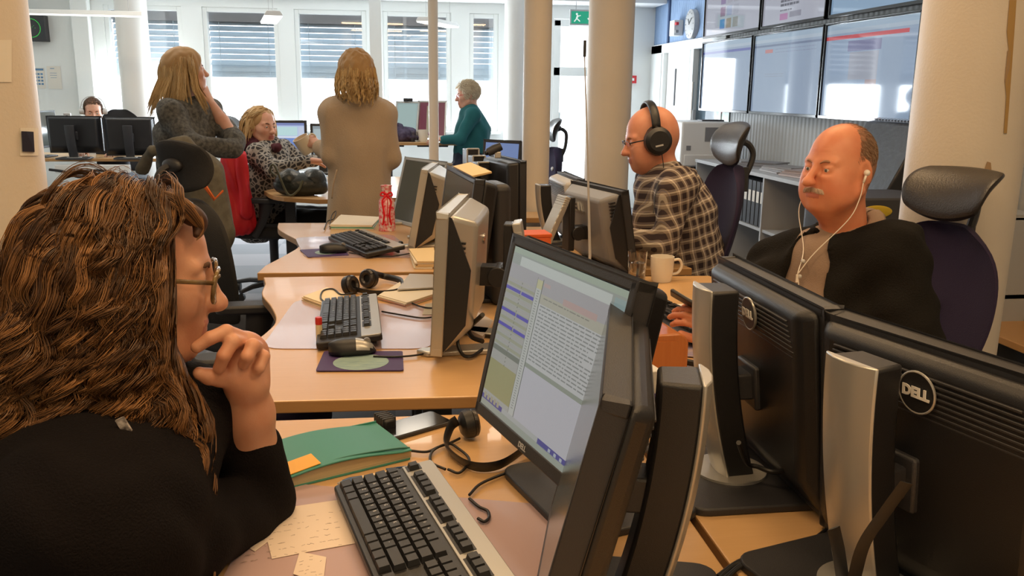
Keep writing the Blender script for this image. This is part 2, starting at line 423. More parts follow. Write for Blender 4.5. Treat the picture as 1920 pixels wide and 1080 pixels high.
p1 = wp(378, 1079); p2 = wp(405, 1010)
d1 = [(-.60, 1.665), (SEAM, 1.648), (SEAM, .15), (.0, .15)]+curved([(-.05, .6), p1, p2, (-.36, 1.22), (-.55, 1.36), (-.62, 1.5)])
desk('beech desk under the green notebook and the slanted screen', d1, 'beech desks in the middle rows', legs=[(.2, .5), (.2, 1.5)])
g = .012
r1 = [(SEAM+g, .1), (SEAM+g, 1.68), (1.15, 1.66), (1.12, 1.2), (1.0, .9), (1.1, .5), (1.2, .1)]
desk('beech desk carrying the two black monitors with round badges', r1, 'beech desks in the middle rows', legs=[(.7, .5), (.7, 1.4)])
q1 = wp(1350, 523); yq = wp(1240, 768)[1]
r2 = [(SEAM+g, yq+.02), (SEAM+g, 2.95), (q1[0]-.02, 2.93), (q1[0], q1[1]), (q1[0]-.0, 2.5), (q1[0]-.12, 2.3), (q1[0]-.02, 2.0), (q1[0]+.05, yq)]
desk('beech desk carrying the striped wooden box and white mug', r2, 'beech desks in the middle rows', legs=[(.7, 2.0), (.7, 2.7)])
q2 = wp(1298, 503); q3 = wp(1240, 480)
r3 = [(SEAM+g, q2[1]), q2, q3, (q3[0]-.02, q3[1]+.3), (q3[0]+.15, q3[1]+.8), (SEAM+g, q3[1]+.8)]
desk('beech desk at the elbow of the man in the checked shirt', r3, 'beech desks in the middle rows', legs=[(.7, 3.3), (.7, 3.9)])
# far desks
a = wp(72, 297); b = wp(262, 296)
desk('beech desk under the pair of black monitor backs by the window', [(a[0]-.5, a[1]), (b[0]+.5, a[1]), (b[0]+.5, a[1]+.8), (a[0]-.5, a[1]+.8)], legs=[(a[0]-.2, a[1]+.4), (b[0]+.1, a[1]+.4)])
a = wp(495, 358); b = wp(598, 374)
dS = curved([a, wp(520, 368), b])+[(b[0]+.9, b[1]+.15), (b[0]+.9, b[1]+1.4), (b[0]-.15, b[1]+1.4), (b[0]-.1, b[1]+.9), (a[0]+.1, a[1]+.35)]
desk('beech desk with the dark handbag beside the patterned cardigan', dS, legs=[(b[0]+.5, b[1]+.5), (a[0]+.15, a[1]+.1)])
YT = 8.2; zt_ = aty(800, 267, YT).z
a = aty(728, 267, YT); b = aty(864, 267, YT)
desk('beech desk with two tilted portrait screens near the teal sweater', [(a.x-.3, YT), (b.x, YT), (b.x, YT+.75), (a.x-.3, YT+.75)], zt=zt_, legs=[(a.x, YT+.3), (b.x-.25, YT+.3)])
# writing mats, clear plastic
def flat_poly(name, m, pts_px, label, cat, z=DZ, th=.0015, group=None, dz=.0006, world=None):
    P = world or [wp(x, y, z) for x, y in pts_px]
    cx = sum(p[0] for p in P)/len(P); cy = sum(p[1] for p in P)/len(P)
    bm = BM(); prism(bm, [(p[0]-cx, p[1]-cy) for p in P], 0, th)
    o = fin(name, bm, m); o.location = (cx, cy, z+dz); return tag(o, label, cat, group)
def rp(pts, r=.03, n=4):
    """round polygon corners"""
    out = []; N = len(pts)
    for i in range(N):
        a, b, c = V((*pts[i-1], 0)), V((*pts[i], 0)), V((*pts[(i+1) % N], 0))
        p = b+(a-b).normalized()*r; q = b+(c-b).normalized()*r
        for k in range(n+1):
            t = k/n; x = p*(1-t)**2+b*2*t*(1-t)+q*t*t; out.append((x.x, x.y))
    return out
G = 'clear writing mats on the desks'
flat_poly('desk_mat', m_mat, None, 'clear pinkish mat under the middle keyboard and lip balm', 'desk mat', group=G, world=rp([wp(488,655), wp(555,562), wp(812,575), wp(812,655)], .06))
flat_poly('desk_mat', m_mat, None, 'clear mat under the mouse beside the gift bottle', 'desk mat', group=G, world=rp([wp(572,484), wp(553,446), wp(735,440), wp(790,484)], .05))
flat_poly('desk_mat', m_mat, None, 'clear mat under the nearest keyboard and handwritten sheets', 'desk mat', group=G, world=rp([wp(385,1150), wp(510,905), (.30, 1.22), (.26, .78)], .03))
# ---------------- monitors ----------------
def em(name, col, s=1.0, rough=.25):
    m = mat(name, col, rough, emit=s, spec=.5); m.node_tree.nodes['Principled BSDF'].inputs['Base Color'].default_value = (.01, .01, .01, 1); return m
def screen_mesh(parent, W, Hh, rects, T, base, name='screen', gloss=.25, es=.75):
    """rects: u0,v0,u1,v1,(r,g,b) in 0..1 with v from the top; T maps (u m, v m) -> local Vector with lift"""
    bm = BM(); cols = [base]
    def q(u0, v0, u1, v1, lift, mi):
        f = bm.faces.new([bm.verts.new(T((u-.5)*W, (1-v)*Hh, lift)) for u, v in ((u0, v1), (u1, v1), (u1, v0), (u0, v0))]); f.material_index = mi
    q(0, 0, 1, 1, 0, 0)
    for k, r in enumerate(rects):
        if r[4] not in cols: cols.append(r[4])
        q(*r[:4], .00025+.00001*(r[5] if len(r) > 5 else 0), cols.index(r[4]))
    me = bpy.data.meshes.new(name); bm.to_mesh(me); bm.free()
    for c in cols: me.materials.append(em('lit_screen_%02x%02x%02x_%d' % (*[int(x*255) for x in c], int(es*100)), c, es, gloss))
    o = bpy.data.objects.new(name, me); C.objects.link(o); o.parent = parent
    return o
def words(u0, v0, u1, n, dv, h, col, wmin=.015, wmax=.06, fill=.95, rnd=random):
    out = []
    for i in range(n):
        u = u0; end = u0+(u1-u0)*(fill if rnd.random() > .2 else rnd.uniform(.4, .9))
        while u < end:
            w_ = min(rnd.uniform(wmin, wmax), end-u); out.append((u, v0+i*dv, u+w_, v0+i*dv+h, col, 3)); u += w_+.008
    return out
def monitor(label, pf, pn, ztop, side, Hh=.33, tilt=10, style='dell', off=0, group=None, W=None, rects=None, base=(.5,.5,.5), badge=None, es=.75, zb=DZ, stand=True, world=None, screen=None, standx=-.10, standh=None, logo_v=.93, portrait=False, standy=0, backc=None, badge_dy=0, face_pts='front', name='monitor', back_t=.05, cat='monitor'):
    A = onz(*pf, ztop) if not world else V(world[0]); B = onz(*pn, ztop) if not world else V(world[1]); wv = (A-B); L = wv.length; W = W or L; wv.normalize()
    n = V((-wv.y, wv.x, 0)) if side < 0 else V((wv.y, -wv.x, 0))
    th = R(tilt); up = V((0,0,1))*math.cos(th)-n*math.sin(th)
    mid = (A+B)/2 if L >= W*.9 else A-wv*W/2
    c = mid-up*Hh
    if face_pts == 'back': c = c+n*back_t*.5
    ang = math.atan2(n.y, n.x)
    t = thing(name, label, cat, (c.x, c.y, zb), ang, group)
    zc = c.z-zb; Q = ry(-th)
    def X(x, y, z): return Q @ V((x, y, z))+V((0, 0, zc))
    T4 = Matrix.Translation((0, 0, zc)) @ Q.to_4x4()
    silver = style.startswith('hp'); fb = m_dark if backc is m_grey else m_silver
    mb = {'dell': m_black, 'hp': m_silver, 'black': m_black, 'hp2': m_silver}[style]
    if backc: mb = backc
    bw = .016
    def bez(bm):
        for s in (-1, 1): bx(bm, (-.012, s*(W/2-bw/2), Hh/2), (.03, bw, Hh))
        bx(bm, (-.012, 0, bw/2+.002), (.03, W, bw+.006)); bx(bm, (-.012, 0, Hh-bw/2), (.03, W, bw)); bx(bm, (-.02, 0, Hh/2), (.012, W-.02, Hh-.02)); bm.transform(T4)
    part('bezel', fb if silver else m_dark, t, bez, bevel=.003)
    def shell(bm):
        # wedge shaped shell, thick in the middle
        y0, y1 = W/2-.004, W/2-.05; h0, h1 = .004, .05
        d = back_t
        a = [bm.verts.new(X(-.026, s*y0, z)) for s, z in ((-1, h0), (1, h0), (1, Hh-h0), (-1, Hh-h0))]
        if silver: b = [bm.verts.new(X(-.03-d, s*y1*.95, z)) for s, z in ((-1, .06), (1, .06), (1, Hh-.025), (-1, Hh-.025))]
        else: b = [bm.verts.new(X(-.026-d, s*(y1+.02), z)) for s, z in ((-1, .06), (1, .06), (1, Hh-.012), (-1, Hh-.012))]
        bm.faces.new(a); bm.faces.new(b[::-1])
        for i in range(4): bm.faces.new((a[i], b[i], b[(i+1)%4], a[(i+1)%4]))
    part('back_shell', mb, t, shell, bevel=.012, seg=3)
    if not silver and style == 'dell':
        def ribs(bm):
            k = 0; d = back_t
            while k < 15:
                z = Hh-.028-k*.0075; q = 1-abs(k-6)/60
                bx(bm, (-.0265-d+(.0004*k), 0, z), (.005, (W-.075)*q, .0034)); k += 1
            bm.transform(T4)
        part('vent_ribs', m_dark, t, ribs, bevel=.001)
    elif silver:
        for s in (-1, 1):
            def slots(bm):
                for k in range(18): bx(bm, (-.035-back_t*.35, s*(W/2-.024), .07+k*.012), (.022, .012, .004))
                bm.transform(T4)
            part('side_slots', m_black, t, slots)
        for s in (-1, 1):
            def side(bm):
                y0 = W/2-.002
                prism(bm, [(-.020, .01), (-.030, .012), (-.03-back_t*.8, .08), (-.03-back_t*.9, Hh*.62), (-.034, Hh-.012), (-.02, Hh-.006)], -.0025, .0025, rot=Matrix(((1,0,0),(0,0,-1),(0,1,0))), off=(0, s*(y0-.006), 0))
                bm.transform(T4)
            part('side_panel', m_black, t, side)
    # screen
    if rects is None: rects = []
    if screen == 'off':
        box_part('screen', mat('dark_screen', (.10,.11,.10), .15), t, X(.0005, 0, Hh/2), (.004, W-2*bw, Hh-2*bw), Q)
    else:
        screen_mesh(t, W-2*bw, Hh-2*bw-.004, rects, lambda u, v, l: X(.0012+l, u, v+bw+.003), base, es=es)
    if badge == 'ring':
        yb = badge_dy; zz = Hh-.049; rb_ = .026
        def ring(bm):
            pts = [X(-.031-back_t, yb+rb_*math.cos(2*math.pi*k/32), zz+rb_*math.sin(2*math.pi*k/32)) for k in range(33)]
            tube(bm, pts, .0016, 6, cap=False)
            lathe(bm, [(0, 0), (.0255, 0), (.0255, .004)], 32, X(-.028-back_t, yb, zz), Q @ ry(-math.pi/2))
        rg = part('badge', [m_silver, m_black], t, ring, smooth=True)
        for p in rg.data.polygons:
            if len(p.vertices) != 4 or abs((p.center-X(-.031-back_t, yb, zz)).length) < .0235: p.material_index = 1
        o_ = X(-.0335-back_t, yb, zz); text_mesh('badge_lettering', 'DELL', .0178, mat('badge_letter', (.75,.74,.7), .3), t, mframe(o_, Q @ V((0,-1,0)), Q @ V((0,0,1))), .0006, .0009)
        text_mesh('front_lettering', 'DELL', .011, m_lgrey, t, mframe(X(.0042, 0, .009), V((0,1,0)), Q @ V((0,0,1))), .0003)
    elif badge == 'small':
        text_mesh('front_lettering', 'DELL', .012, m_lgrey, t, mframe(X(.0042, 0, .0095), V((0,1,0)), Q @ V((0,0,1))), .0003, .0003)
    elif badge == 'chrome':
        text_mesh('badge_lettering', 'DELL', .05, m_chrome, t, mframe(X(-.0325-back_t, .04, Hh*.78), Q @ V((0,-1,0)), Q @ V((0,0,1))), .002, .001)
    elif badge == 'hp':
        text_mesh('badge_lettering', 'hp', .03, m_chrome, t, mframe(X(-.0325-back_t, 0, Hh*.76), Q @ V((0,-1,0)), Q @ V((0,0,1))), .002, .0005)
    if stand:
        hs = standh or (zc+Hh*.86); ax = X(-.026-back_t, 0, Hh*.48); sx = ax.x-.075-.02*silver
        if silver:
            def st(bm):
                prof = smooth_path([V((sx-.10, 0, .012)), V((sx-.075, 0, .10)), V((sx-.02, 0, .22)), V((sx+.0, 0, hs))], 5)
                for i, p in enumerate(prof): pass
                for a, b in zip(prof, prof[1:]):
                    d = b-a; bx(bm, (a+b)/2, (.022, .075, d.length*1.25), ry(math.atan2(d.x, d.z)))
            part('stand_arm', m_silver, t, st, bevel=.003)
            def stb(bm): bx(bm, (sx+.021, 0, hs*.62), (.024, .06, hs*.75))
            part('stand_post', m_black, t, stb, bevel=.004)
            part('hinge', m_black, t, lambda bm: (lathe(bm, [(.026, -.04), (.026, .04)], 20, (sx+.045, 0, ax.z), rx(math.pi/2)), bx(bm, ((sx+.03+ax.x)/2, 0, ax.z), (ax.x-sx-.02, .05, .05))), bevel=.002)
            def foot(bm):
                for s in (-1, 1):
                    P = [(sx-.13, s*.02), (sx-.13, s*.05), (.02, s*.14), (.05, s*.12), (.04, s*.10), (sx-.05, s*.0)]
                    prism(bm, P if s > 0 else P[::-1], .0, .014)
            part('foot', m_silver, t, foot, bevel=.004)
        else:
            # tower with a bowed silver spine and a black body
            def sec(z):
                q = z/hs; return sx-.020+.055*(1-q)**2.0
            zs = [.012+(hs-.012)*i/14 for i in range(15)]
            def body(bm):
                rings = []
                for z in zs:
                    c_ = sec(z); w_ = .034+.004*(z/hs)
                    rings.append([bm.verts.new((c_+dx, dy, z)) for dx, dy in ((.002, -w_), (.052, -w_*.85), (.052, w_*.85), (.002, w_))])
                for A_, B_ in zip(rings, rings[1:]):
                    for k in range(4): bm.faces.new((A_[k], A_[(k+1)%4], B_[(k+1)%4], B_[k]))
                bm.faces.new(rings[0]); bm.faces.new(rings[-1])
            part('stand_body', m_black, t, body, bevel=.005)
            def spine(bm):
                rings = []
                for z in zs:
                    c_ = sec(z); w_ = .037+.004*(z/hs)
                    rings.append([bm.verts.new((c_+dx, dy, z+.002)) for dx, dy in ((0, -w_), (.004, -w_), (.004, w_), (0, w_), (-.008, w_*.5), (-.010, 0), (-.008, -w_*.5))])
                for A_, B_ in zip(rings, rings[1:]):
                    for k in range(7): bm.faces.new((A_[k], A_[(k+1)%7], B_[(k+1)%7], B_[k]))
                bm.faces.new(rings[0]); bm.faces.new(rings[-1])
            part('stand_spine', m_silver if style == 'dell' else m_dark, t, spine, bevel=.002, smooth=True)
            part('mount_bracket', m_dark, t, lambda bm: (bx(bm, ((sx+.03+ax.x)/2, 0, ax.z), (ax.x-sx-.02, .05, .045)), bx(bm, ax, (.016, .075, .075), Q)), bevel=.004)
            part('base_plate', m_dark, t, lambda bm: prism(bm, [(x+sx+.05, y) for x, y in rrect(.23, .27, .03)], 0, .013), bevel=.003)
            part('swivel_disc', m_silver, t, lambda bm: lathe(bm, [(.062, .013), (.062, .017), (0, .017)], 40, (sec(.02)+.02, 0, 0)))
            for c_ in t.children:
                if c_.name.split('.')[0] in ('stand_body', 'stand_spine', 'base_plate', 'swivel_disc', 'mount_bracket'): c_.location.y = standy
    return t
# content of the slanted screen: a list pane at one side, text at the other
rr = random.Random(3)
def editor_rects():
    L = [(0, 0, 1, .035, (.42,.50,.40)), (0, .035, 1, .1, (.38,.42,.38)), (.09, .045, .9, .10, (.62,.66,.62), 2), (.92, .05, 1, .1, (.34,.45,.44), 2),
         (0, .1, 1, .24, (.45,.44,.45)), (.55, .17, .83, .205, (.55,.40,.37), 2), (.36, .135, .42, .155, (.55,.42,.40), 2)]
    for k in range(17):
        v = .185+k*.0265; L.append((0, v, .29, v+.018, (.40,.41,.30) if k % 2 else (.46,.45,.42), 1))
    for v in (.24, .375, .465): L.append((0, v, .155, v+.02, (.12,.10,.50), 4)); L.append((.165, v, .29, v+.02, (.12,.10,.50), 4))
    for k in range(22): L.append((.152, .19+k*.024, .158, .2+k*.024, (.2,.2,.15), 5))
    L += [(.29, .13, .345, .93, (.58,.60,.56), 2), (.29, .13, .345, .18, (.60,.58,.35), 3)]
    for k in range(48): L.append((.308, .19+k*.0148, .328, .196+k*.0148, (.34,.36,.34), 4))
    L += [(.345, .2, 1, .255, (.50,.49,.40), 1), (.345, .12, .35, .93, (.10,.11,.10), 5), (.29, .12, .293, .93, (.2,.2,.2), 5), (.35, .255, 1, .60, (.60,.61,.60), 1), (.35, .60, 1, .625, (.33,.37,.31), 2), (.35, .625, 1, .93, (.58,.58,.62), 1), (0, .61, .29, .64, (.22,.24,.20), 3), (0, .64, .29, .70, (.46,.46,.42), 1), (0, .70, .29, .90, (.40,.38,.19), 1), (0, .90, .34, .93, (.47,.48,.44), 1)]
    L += words(.38, .215, .8, 1, .02, .006, (.28,.28,.24), rnd=rr); L += words(.365, .262, .97, 16, .0205, .0075, (.30,.32,.31), rnd=rr)
    L += [(0, .93, .23, .958, (.10,.10,.34), 2), (.23, .93, .6, .958, (.50,.52,.50), 1), (0, .958, 1, 1, (.40,.44,.38), 1), (.6, .93, 1, .962, (.10,.10,.34), 1)]
    for k in range(5): L.append((.02+k*.037, .915, .045+k*.037, .95, (.45,.42,.30), 6))
    for k in range(5): L.append((.70+k*.05, .938, .72+k*.05, .956, (.5,.55,.62), 6))
    return L
GM = 'desktop monitors in the middle rows'
M1 = monitor('black framed monitor tilted back with a lit text screen facing the curly haired woman', (965,440), (1200,528), 1.142, -1, Hh=.315, tilt=13, rects=editor_rects(), base=(.45,.46,.43), badge='small', es=.52, standh=.33)
M2 = monitor('black monitor seen edge on, butted against the lit text screen', (1150,560), (1134,746), 1.104, -1, Hh=.335, tilt=13.5, badge=None, screen='off', style='dell', standh=.325, back_t=.03, standx=-.085)
R1a = monitor('black monitor with its small round badge before the man in the dark cardigan', (1358,478), (1559,576), 1.089, 1, Hh=.335, tilt=6.5, badge='ring', badge_dy=-.016, face_pts='back', screen='off', back_t=.03, standh=.335)
R1b = monitor('biggest black monitor back with the large round badge at the corner', (1557,580), (1945,702), 1.085, 1, Hh=.335, tilt=5, W=.38, badge='ring', badge_dy=-.004, standy=.028, face_pts='back', screen='off', back_t=.03, standh=.33, standx=-.115)
L2 = monitor('silver backed monitor standing edge on beside the purple mouse pad', (862,362), (820,399), 1.107, -1, Hh=.345, tilt=3, style='hp', badge='hp', screen='off', back_t=.06)
L2c = monitor('dark monitor carrying a yellow envelope on its top edge', (840,309), (893,336), 1.135, -1, Hh=.36, tilt=8, style='black', screen='off', back_t=.05, standh=.33)
L3a = monitor('silver framed monitor with a blank grey screen behind the gift bottle', (763,294), (836,304), 1.06, -1, Hh=.33, tilt=15, W=.40, style='hp', screen='off', back_t=.05)
L3b = monitor('silver monitor seen edge on next to the blank grey screen', (812,303), (791,317), 1.074, -1, Hh=.335, tilt=10.5, style='hp', badge='hp', screen='off', back_t=.07)
L4a = monitor('dark monitor back with a webcam on top beside the slim beige column', (920,290), (976,302), 1.082, 1, Hh=.33, tilt=1, style='black', screen='off', face_pts='back')
R3a = monitor('grey backed monitor with silver lettering in front of the bald man', (1069,337), (1163,358), 1.045, 1, Hh=.31, tilt=10.5, style='hp', badge='chrome', face_pts='back', backc=m_grey, screen='off', back_t=.06)
R3b = monitor('grey monitor with a perforated back beside the lettered one', (1046,321), (1074,332), 1.035, 1, Hh=.30, tilt=6, W=.36, style='dell', face_pts='back', backc=m_lgrey, screen='off')
# ---------------- keyboards ----------------
m_key = mat('black_key', (.018,.018,.02), .42)
m_leg = mat('key_legend', (.6,.6,.6), .5)
KROWS = ['|1234567890+\\', 'QWERTYUIOP', 'ASDFGHJKL', '<ZXCVBNM,.-']
def keymesh(w_, d_, h=.008):
    k = 'key_%d_%d' % (w_*10000, d_*10000)
    if k in bpy.data.meshes: return bpy.data.meshes[k]
    bm = BM()
    a = [bm.verts.new((sx*w_/2, sy*d_/2, 0)) for sx, sy in ((-1,-1),(1,-1),(1,1),(-1,1))]
    b = [bm.verts.new((sx*(w_/2-.0018), sy*(d_/2-.0018)+.0006, h)) for sx, sy in ((-1,-1),(1,-1),(1,1),(-1,1))]
    bm.faces.new(b)
    for i in range(4): bm.faces.new((a[i], a[(i+1)%4], b[(i+1)%4], b[i]))
    me = bpy.data.meshes.new(k); bm.to_mesh(me); bm.free(); me.materials.append(m_key); return me
def keyboard(label, origin, rzd, tilt=5, detailed=True, silver=True, group=None, flat=False):
    """origin = front-left corner region centre; x along rows, y to the back"""
    t = thing('keyboard', label, 'keyboard', origin, R(rzd), group)
    Q = rx(R(tilt)); L_, D_ = .455, .165
    def X(x, y, z): return Q @ V((x, y, z))+V((0, 0, .004+math.sin(R(tilt))*D_/2))
    T4 = Matrix.Translation((0, 0, .004+math.sin(R(tilt))*D_/2)) @ Q.to_4x4()
    def base(bm): prism(bm, rrect(L_, D_, .008), 0, .016); bm.transform(T4)
    part('body', m_black, t, base, bevel=.003)
    if silver:
        def strip(bm): prism(bm, [(-L_/2+.004, D_/2-.052), (L_/2-.004, D_/2-.052), (L_/2-.004, D_/2-.004), (L_/2-.012, D_/2-.001), (-L_/2+.012, D_/2-.001), (-L_/2+.004, D_/2-.004)], .0155, .0185); bm.transform(T4)
        part('silver_strip', m_silver, t, strip, bevel=.001)
        def wells(bm):
            for x0, x1 in ((-.219,-.199), (-.182,-.104), (-.094,-.016), (-.006,.072), (.085,.14)): bx(bm, ((x0+x1)/2, D_/2-.036, .0187), (x1-x0, .024, .001))
            bm.transform(T4)
        part('key_wells', m_black, t, wells)
    for s in (-1, 1):
        def feet(bm): bx(bm, (s*(L_/2-.04), D_/2-.02, (.02+math.sin(R(tilt))*D_)/2-.003), (.03, .008, max(.012, math.sin(R(tilt))*D_)))
        part('foot', m_black, t, feet)
    keys = []; P = .019; kz = .0165
    y0 = -D_/2+.018
    rows = [[(1.3,''),(1.2,''),(1.2,''),(6.0,''),(1.2,''),(1.2,''),(1.2,''),(1.3,'')],
            [(1.3,'')]+[(1, c) for c in '<ZXCVBNM,.-']+[(2.6,'')],
            [(1.8,'')]+[(1, c) for c in 'ASDFGHJKL']+[(1,''),(1,''),(1,''),(1.1,'')],
            [(1.5,'')]+[(1, c) for c in 'QWERTYUIOP']+[(1,''),(1,''),(1.4,'')],
            [(1, c) for c in '|1234567890+']+[(1,''),(1.9,'')]]
    for r, row in enumerate(rows):
        x = -L_/2+.008
        for w_, c in row: keys.append((x+w_*P/2, y0+r*P, w_*P-.0012, P-.0012, c)); x += w_*P
        bx0 = -L_/2+.008+14.9*P+.008
        if r in (4, 3): keys += [(bx0+P*(i+.5), y0+r*P, P-.0012, P-.0012, '') for i in range(3)]
        if r == 1: keys.append((bx0+P*1.5, y0+r*P, P-.0012, P-.0012, ''))
        if r == 0: keys += [(bx0+P*(i+.5), y0, P-.0012, P-.0012, '') for i in range(3)]
        nx = bx0+3*P+.008
        num = ['0 .', '123', '456', '789', '/*-'][r]
        keys += [(nx+P*(i+.5), y0+r*P, P-.0012, P-.0012, num[i].strip()) for i in range(3)]
    yf = D_/2-.036
    for x in [-.209]+[-.182+.0098+.0195*i for i in range(4)]+[-.094+.0098+.0195*i for i in range(4)]+[-.006+.0098+.0195*i for i in range(4)]+[.085+.009+.0185*i for i in range(3)]:
        keys.append((x, yf, .0172, .0165, ''))
    if detailed:
        keys = keys[:100]+keys[-1:] if len(keys) > 104 else keys
        for x, y, w_, d_, c in keys:
            o = bpy.data.objects.new('key', keymesh(w_, d_)); C.objects.link(o); o.parent = t
            o.location = X(x, y, kz+(.002 if y == yf else 0)); o.rotation_euler = Q.to_euler()
        bmL = None; mm = []
        for x, y, w_, d_, c in keys:
            if c and c != '|':
                cu_ = bpy.data.curves.new('l', 'FONT'); cu_.body = c; cu_.size = .0075; cu_.resolution_u = 1; cu_.align_x = 'CENTER'; cu_.align_y = 'CENTER'
                to = bpy.data.objects.new('l', cu_); me = bpy.data.meshes.new_from_object(to); me.transform(Matrix.Translation(X(x-.003, y+.002, kz+.0085)) @ Q.to_4x4()); mm.append(me)
                bpy.data.objects.remove(to); bpy.data.curves.remove(cu_)
        bm = BM()
        for me in mm: bm.from_mesh(me); bpy.data.meshes.remove(me)
        fin('key_legends', bm, m_leg, t)
    else:
        bm = BM()
        for x, y, w_, d_, c in keys:
            bx(bm, X(x, y, kz+.004), (w_-.002, d_-.003, .008), Q)
        fin('keys', bm, m_key, t)['kind'] = 'stuff'
    return t
def kb_at(label, bl, fl, zbk, **k):
    """bl: back-left corner pixel, direction pixel along the back edge"""
    A = onz(*bl, zbk); Bq = onz(*fl, zbk); d = (Bq-A).normalized(); ang = math.atan2(d.y, d.x)
    n = V((-d.y, d.x, 0)); c = A+d*.2275-n*.0825
    return keyboard(label, (c.x, c.y, DZ+.002), math.degrees(ang), **k)
kb_at('black and silver keyboard lying beside the blue and cream pen', (812,868), (985,1110), .775, tilt=7)
kb_at('black and silver keyboard standing next to the red capped lip balm', (708,553), (717,622), .775, tilt=6)
kb_at('grey keyboard between the paper pad and the purple mouse pad', (683,435), (772,470), .77, tilt=7, detailed=False)
o = onz(1262, 610, DZ)
keyboard('black keyboard seen behind the striped wooden box', (o.x, o.y, DZ+.001), 101, tilt=5, detailed=False, silver=False)
# ---------------- chairs ----------------
m_purple = mat('dark_purple_fabric', (.020,.012,.045), .9, bump=.3, bump_scale=400)
m_bfab = mat('black_fabric', (.02,.02,.022), .9, bump=.3, bump_scale=400)
m_leath = mat('black_leather', (.025,.02,.018), .32, bump=.15, bump_scale=250)
def chair(label, x, y, face, back=m_purple, lean=8, head=True, htilt=20, hz=1.16, bz=1.02, arms=True, seat_z=.47, hscale=1.0, group=None, bw=.44, hpad=m_leath, bd=.20, hback=.10):
    """faces local +x"""
    t = thing('office_chair', label, 'office chair', (x, y, 0), face, group)
    def seat(bm):
        out = rrect(.48, .5, .12, 6); prism(bm, out, seat_z-.05, seat_z+.03)
    part('seat', back, t, seat, bevel=.025, seg=3)
    def bk(bm):
        # tall shield-shaped back, curved around the sitter
        nz, ny = 12, 8; th = .045; A = []; Bk = []
        for i in range(nz+1):
            q = i/nz; z = seat_z+.06+(bz-seat_z-.06)*q
            wd = bw*(.80+.25*math.sin(math.pi*min(q*1.25, 1)*.8))
            if q > .68: wd *= max(0.12, 1-((q-.68)/.325)**2.6)**.5
            xo = -bd-math.tan(R(lean))*(z-seat_z)-.02*math.sin(q*math.pi)
            ra, rb = [], []
            for j in range(ny+1):
                v = j/ny*2-1; c_ = .045*v*v
                ra.append(bm.verts.new((xo+c_, v*wd/2, z))); rb.append(bm.verts.new((xo+c_-th*(1-.6*abs(v)**3), v*wd/2*.98, z)))
            A.append(ra); Bk.append(rb)
        for i in range(nz):
            for j in range(ny):
                bm.faces.new((A[i][j], A[i][j+1], A[i+1][j+1], A[i+1][j])); bm.faces.new((Bk[i][j+1], Bk[i][j], Bk[i+1][j], Bk[i+1][j+1]))
            bm.faces.new((A[i][0], A[i+1][0], Bk[i+1][0], Bk[i][0])); bm.faces.new((A[i][ny], Bk[i][ny], Bk[i+1][ny], A[i+1][ny]))
        for j in range(ny):
            bm.faces.new((A[0][j], Bk[0][j], Bk[0][j+1], A[0][j+1])); bm.faces.new((A[nz][j+1], Bk[nz][j+1], Bk[nz][j], A[nz][j]))
    part('backrest', back, t, bk, subd=1)
    xb = -bd-math.tan(R(lean))*(bz-seat_z)
    xm = -bd-math.tan(R(lean))*(.30)
    part('back_button', m_lgrey, t, lambda bm: ell(bm, (xm+.0, 0, seat_z+.34), (.012, .028, .018)))
    if head:
        def arm(bm):
            tube(bm, smooth_path([(xb-.03, 0, bz-.10), (xb-.07, 0, bz-.01), (xb-.08, 0, hz-.05), (xb-.055, 0, hz-.012), (xb-.01, 0, hz)], 5), .013, 8)
            bx(bm, (xb-.03, 0, bz-.06), (.05, .06, .10))
            ell(bm, (xb-.015, 0, hz), (.025, .05, .025))
        part('headrest_arm', m_dark, t, arm, smooth=True)
        Qh = ry(R(-htilt))
        def pad(bm):
            n1, n2 = 10, 14; G1, G2 = [], []
            for i in range(n1+1):
                u = i/n1*2-1; ra, rb = [], []
                for j in range(n2+1):
                    v = j/n2*2-1
                    wx_ = .095*hscale*(1-.25*v*v); wy = .15*hscale*math.sqrt(max(.02, 1-.25*abs(u)**3))
                    cz = .016*v*v-.034*u*u*(1 if u < 0 else .8)
                    ra.append(bm.verts.new(Qh @ V((cz, v*wy, u*wx_))+V((xb+.035, 0, hz))))
                    rb.append(bm.verts.new(Qh @ V((cz-.045*math.sqrt(max(.10, (1-u*u*.8)*(1-v**4))), v*wy*.985, u*wx_*.985))+V((xb+.035, 0, hz))))
                G1.append(ra); G2.append(rb)
            for i in range(n1):
                for j in range(n2):
                    bm.faces.new((G1[i][j], G1[i][j+1], G1[i+1][j+1], G1[i+1][j])); bm.faces.new((G2[i][j+1], G2[i][j], G2[i+1][j], G2[i+1][j+1]))
                bm.faces.new((G1[i][0], G1[i+1][0], G2[i+1][0], G2[i][0])); bm.faces.new((G1[i][n2], G2[i][n2], G2[i+1][n2], G1[i+1][n2]))
            for j in range(n2):
                bm.faces.new((G1[0][j], G2[0][j], G2[0][j+1], G1[0][j+1])); bm.faces.new((G1[n1][j+1], G2[n1][j+1], G2[n1][j], G1[n1][j]))
        part('headrest', hpad, t, pad, subd=1)
    if arms:
        for s in (-1, 1):
            part('armrest', m_dark, t, lambda bm: prism(bm, [(x_+.02, y_+s*.29) for x_, y_ in rrect(.27, .085, .04)], seat_z+.195, seat_z+.225), bevel=.008)
            part('armrest_post', m_dark, t, lambda bm: (tube(bm, [(-.06, s*.27, seat_z-.03), (.0, s*.285, seat_z+.08), (.03, s*.29, seat_z+.2)], [.022, .03, .05], 8, flat=.4)), smooth=True)
    def col_(bm): lathe(bm, [(.05, seat_z-.07), (.03, seat_z-.1), (.028, .1), (.05, .09), (.05, .06)], 20)
    part('gas_column', m_dark, t, col_, smooth=True)
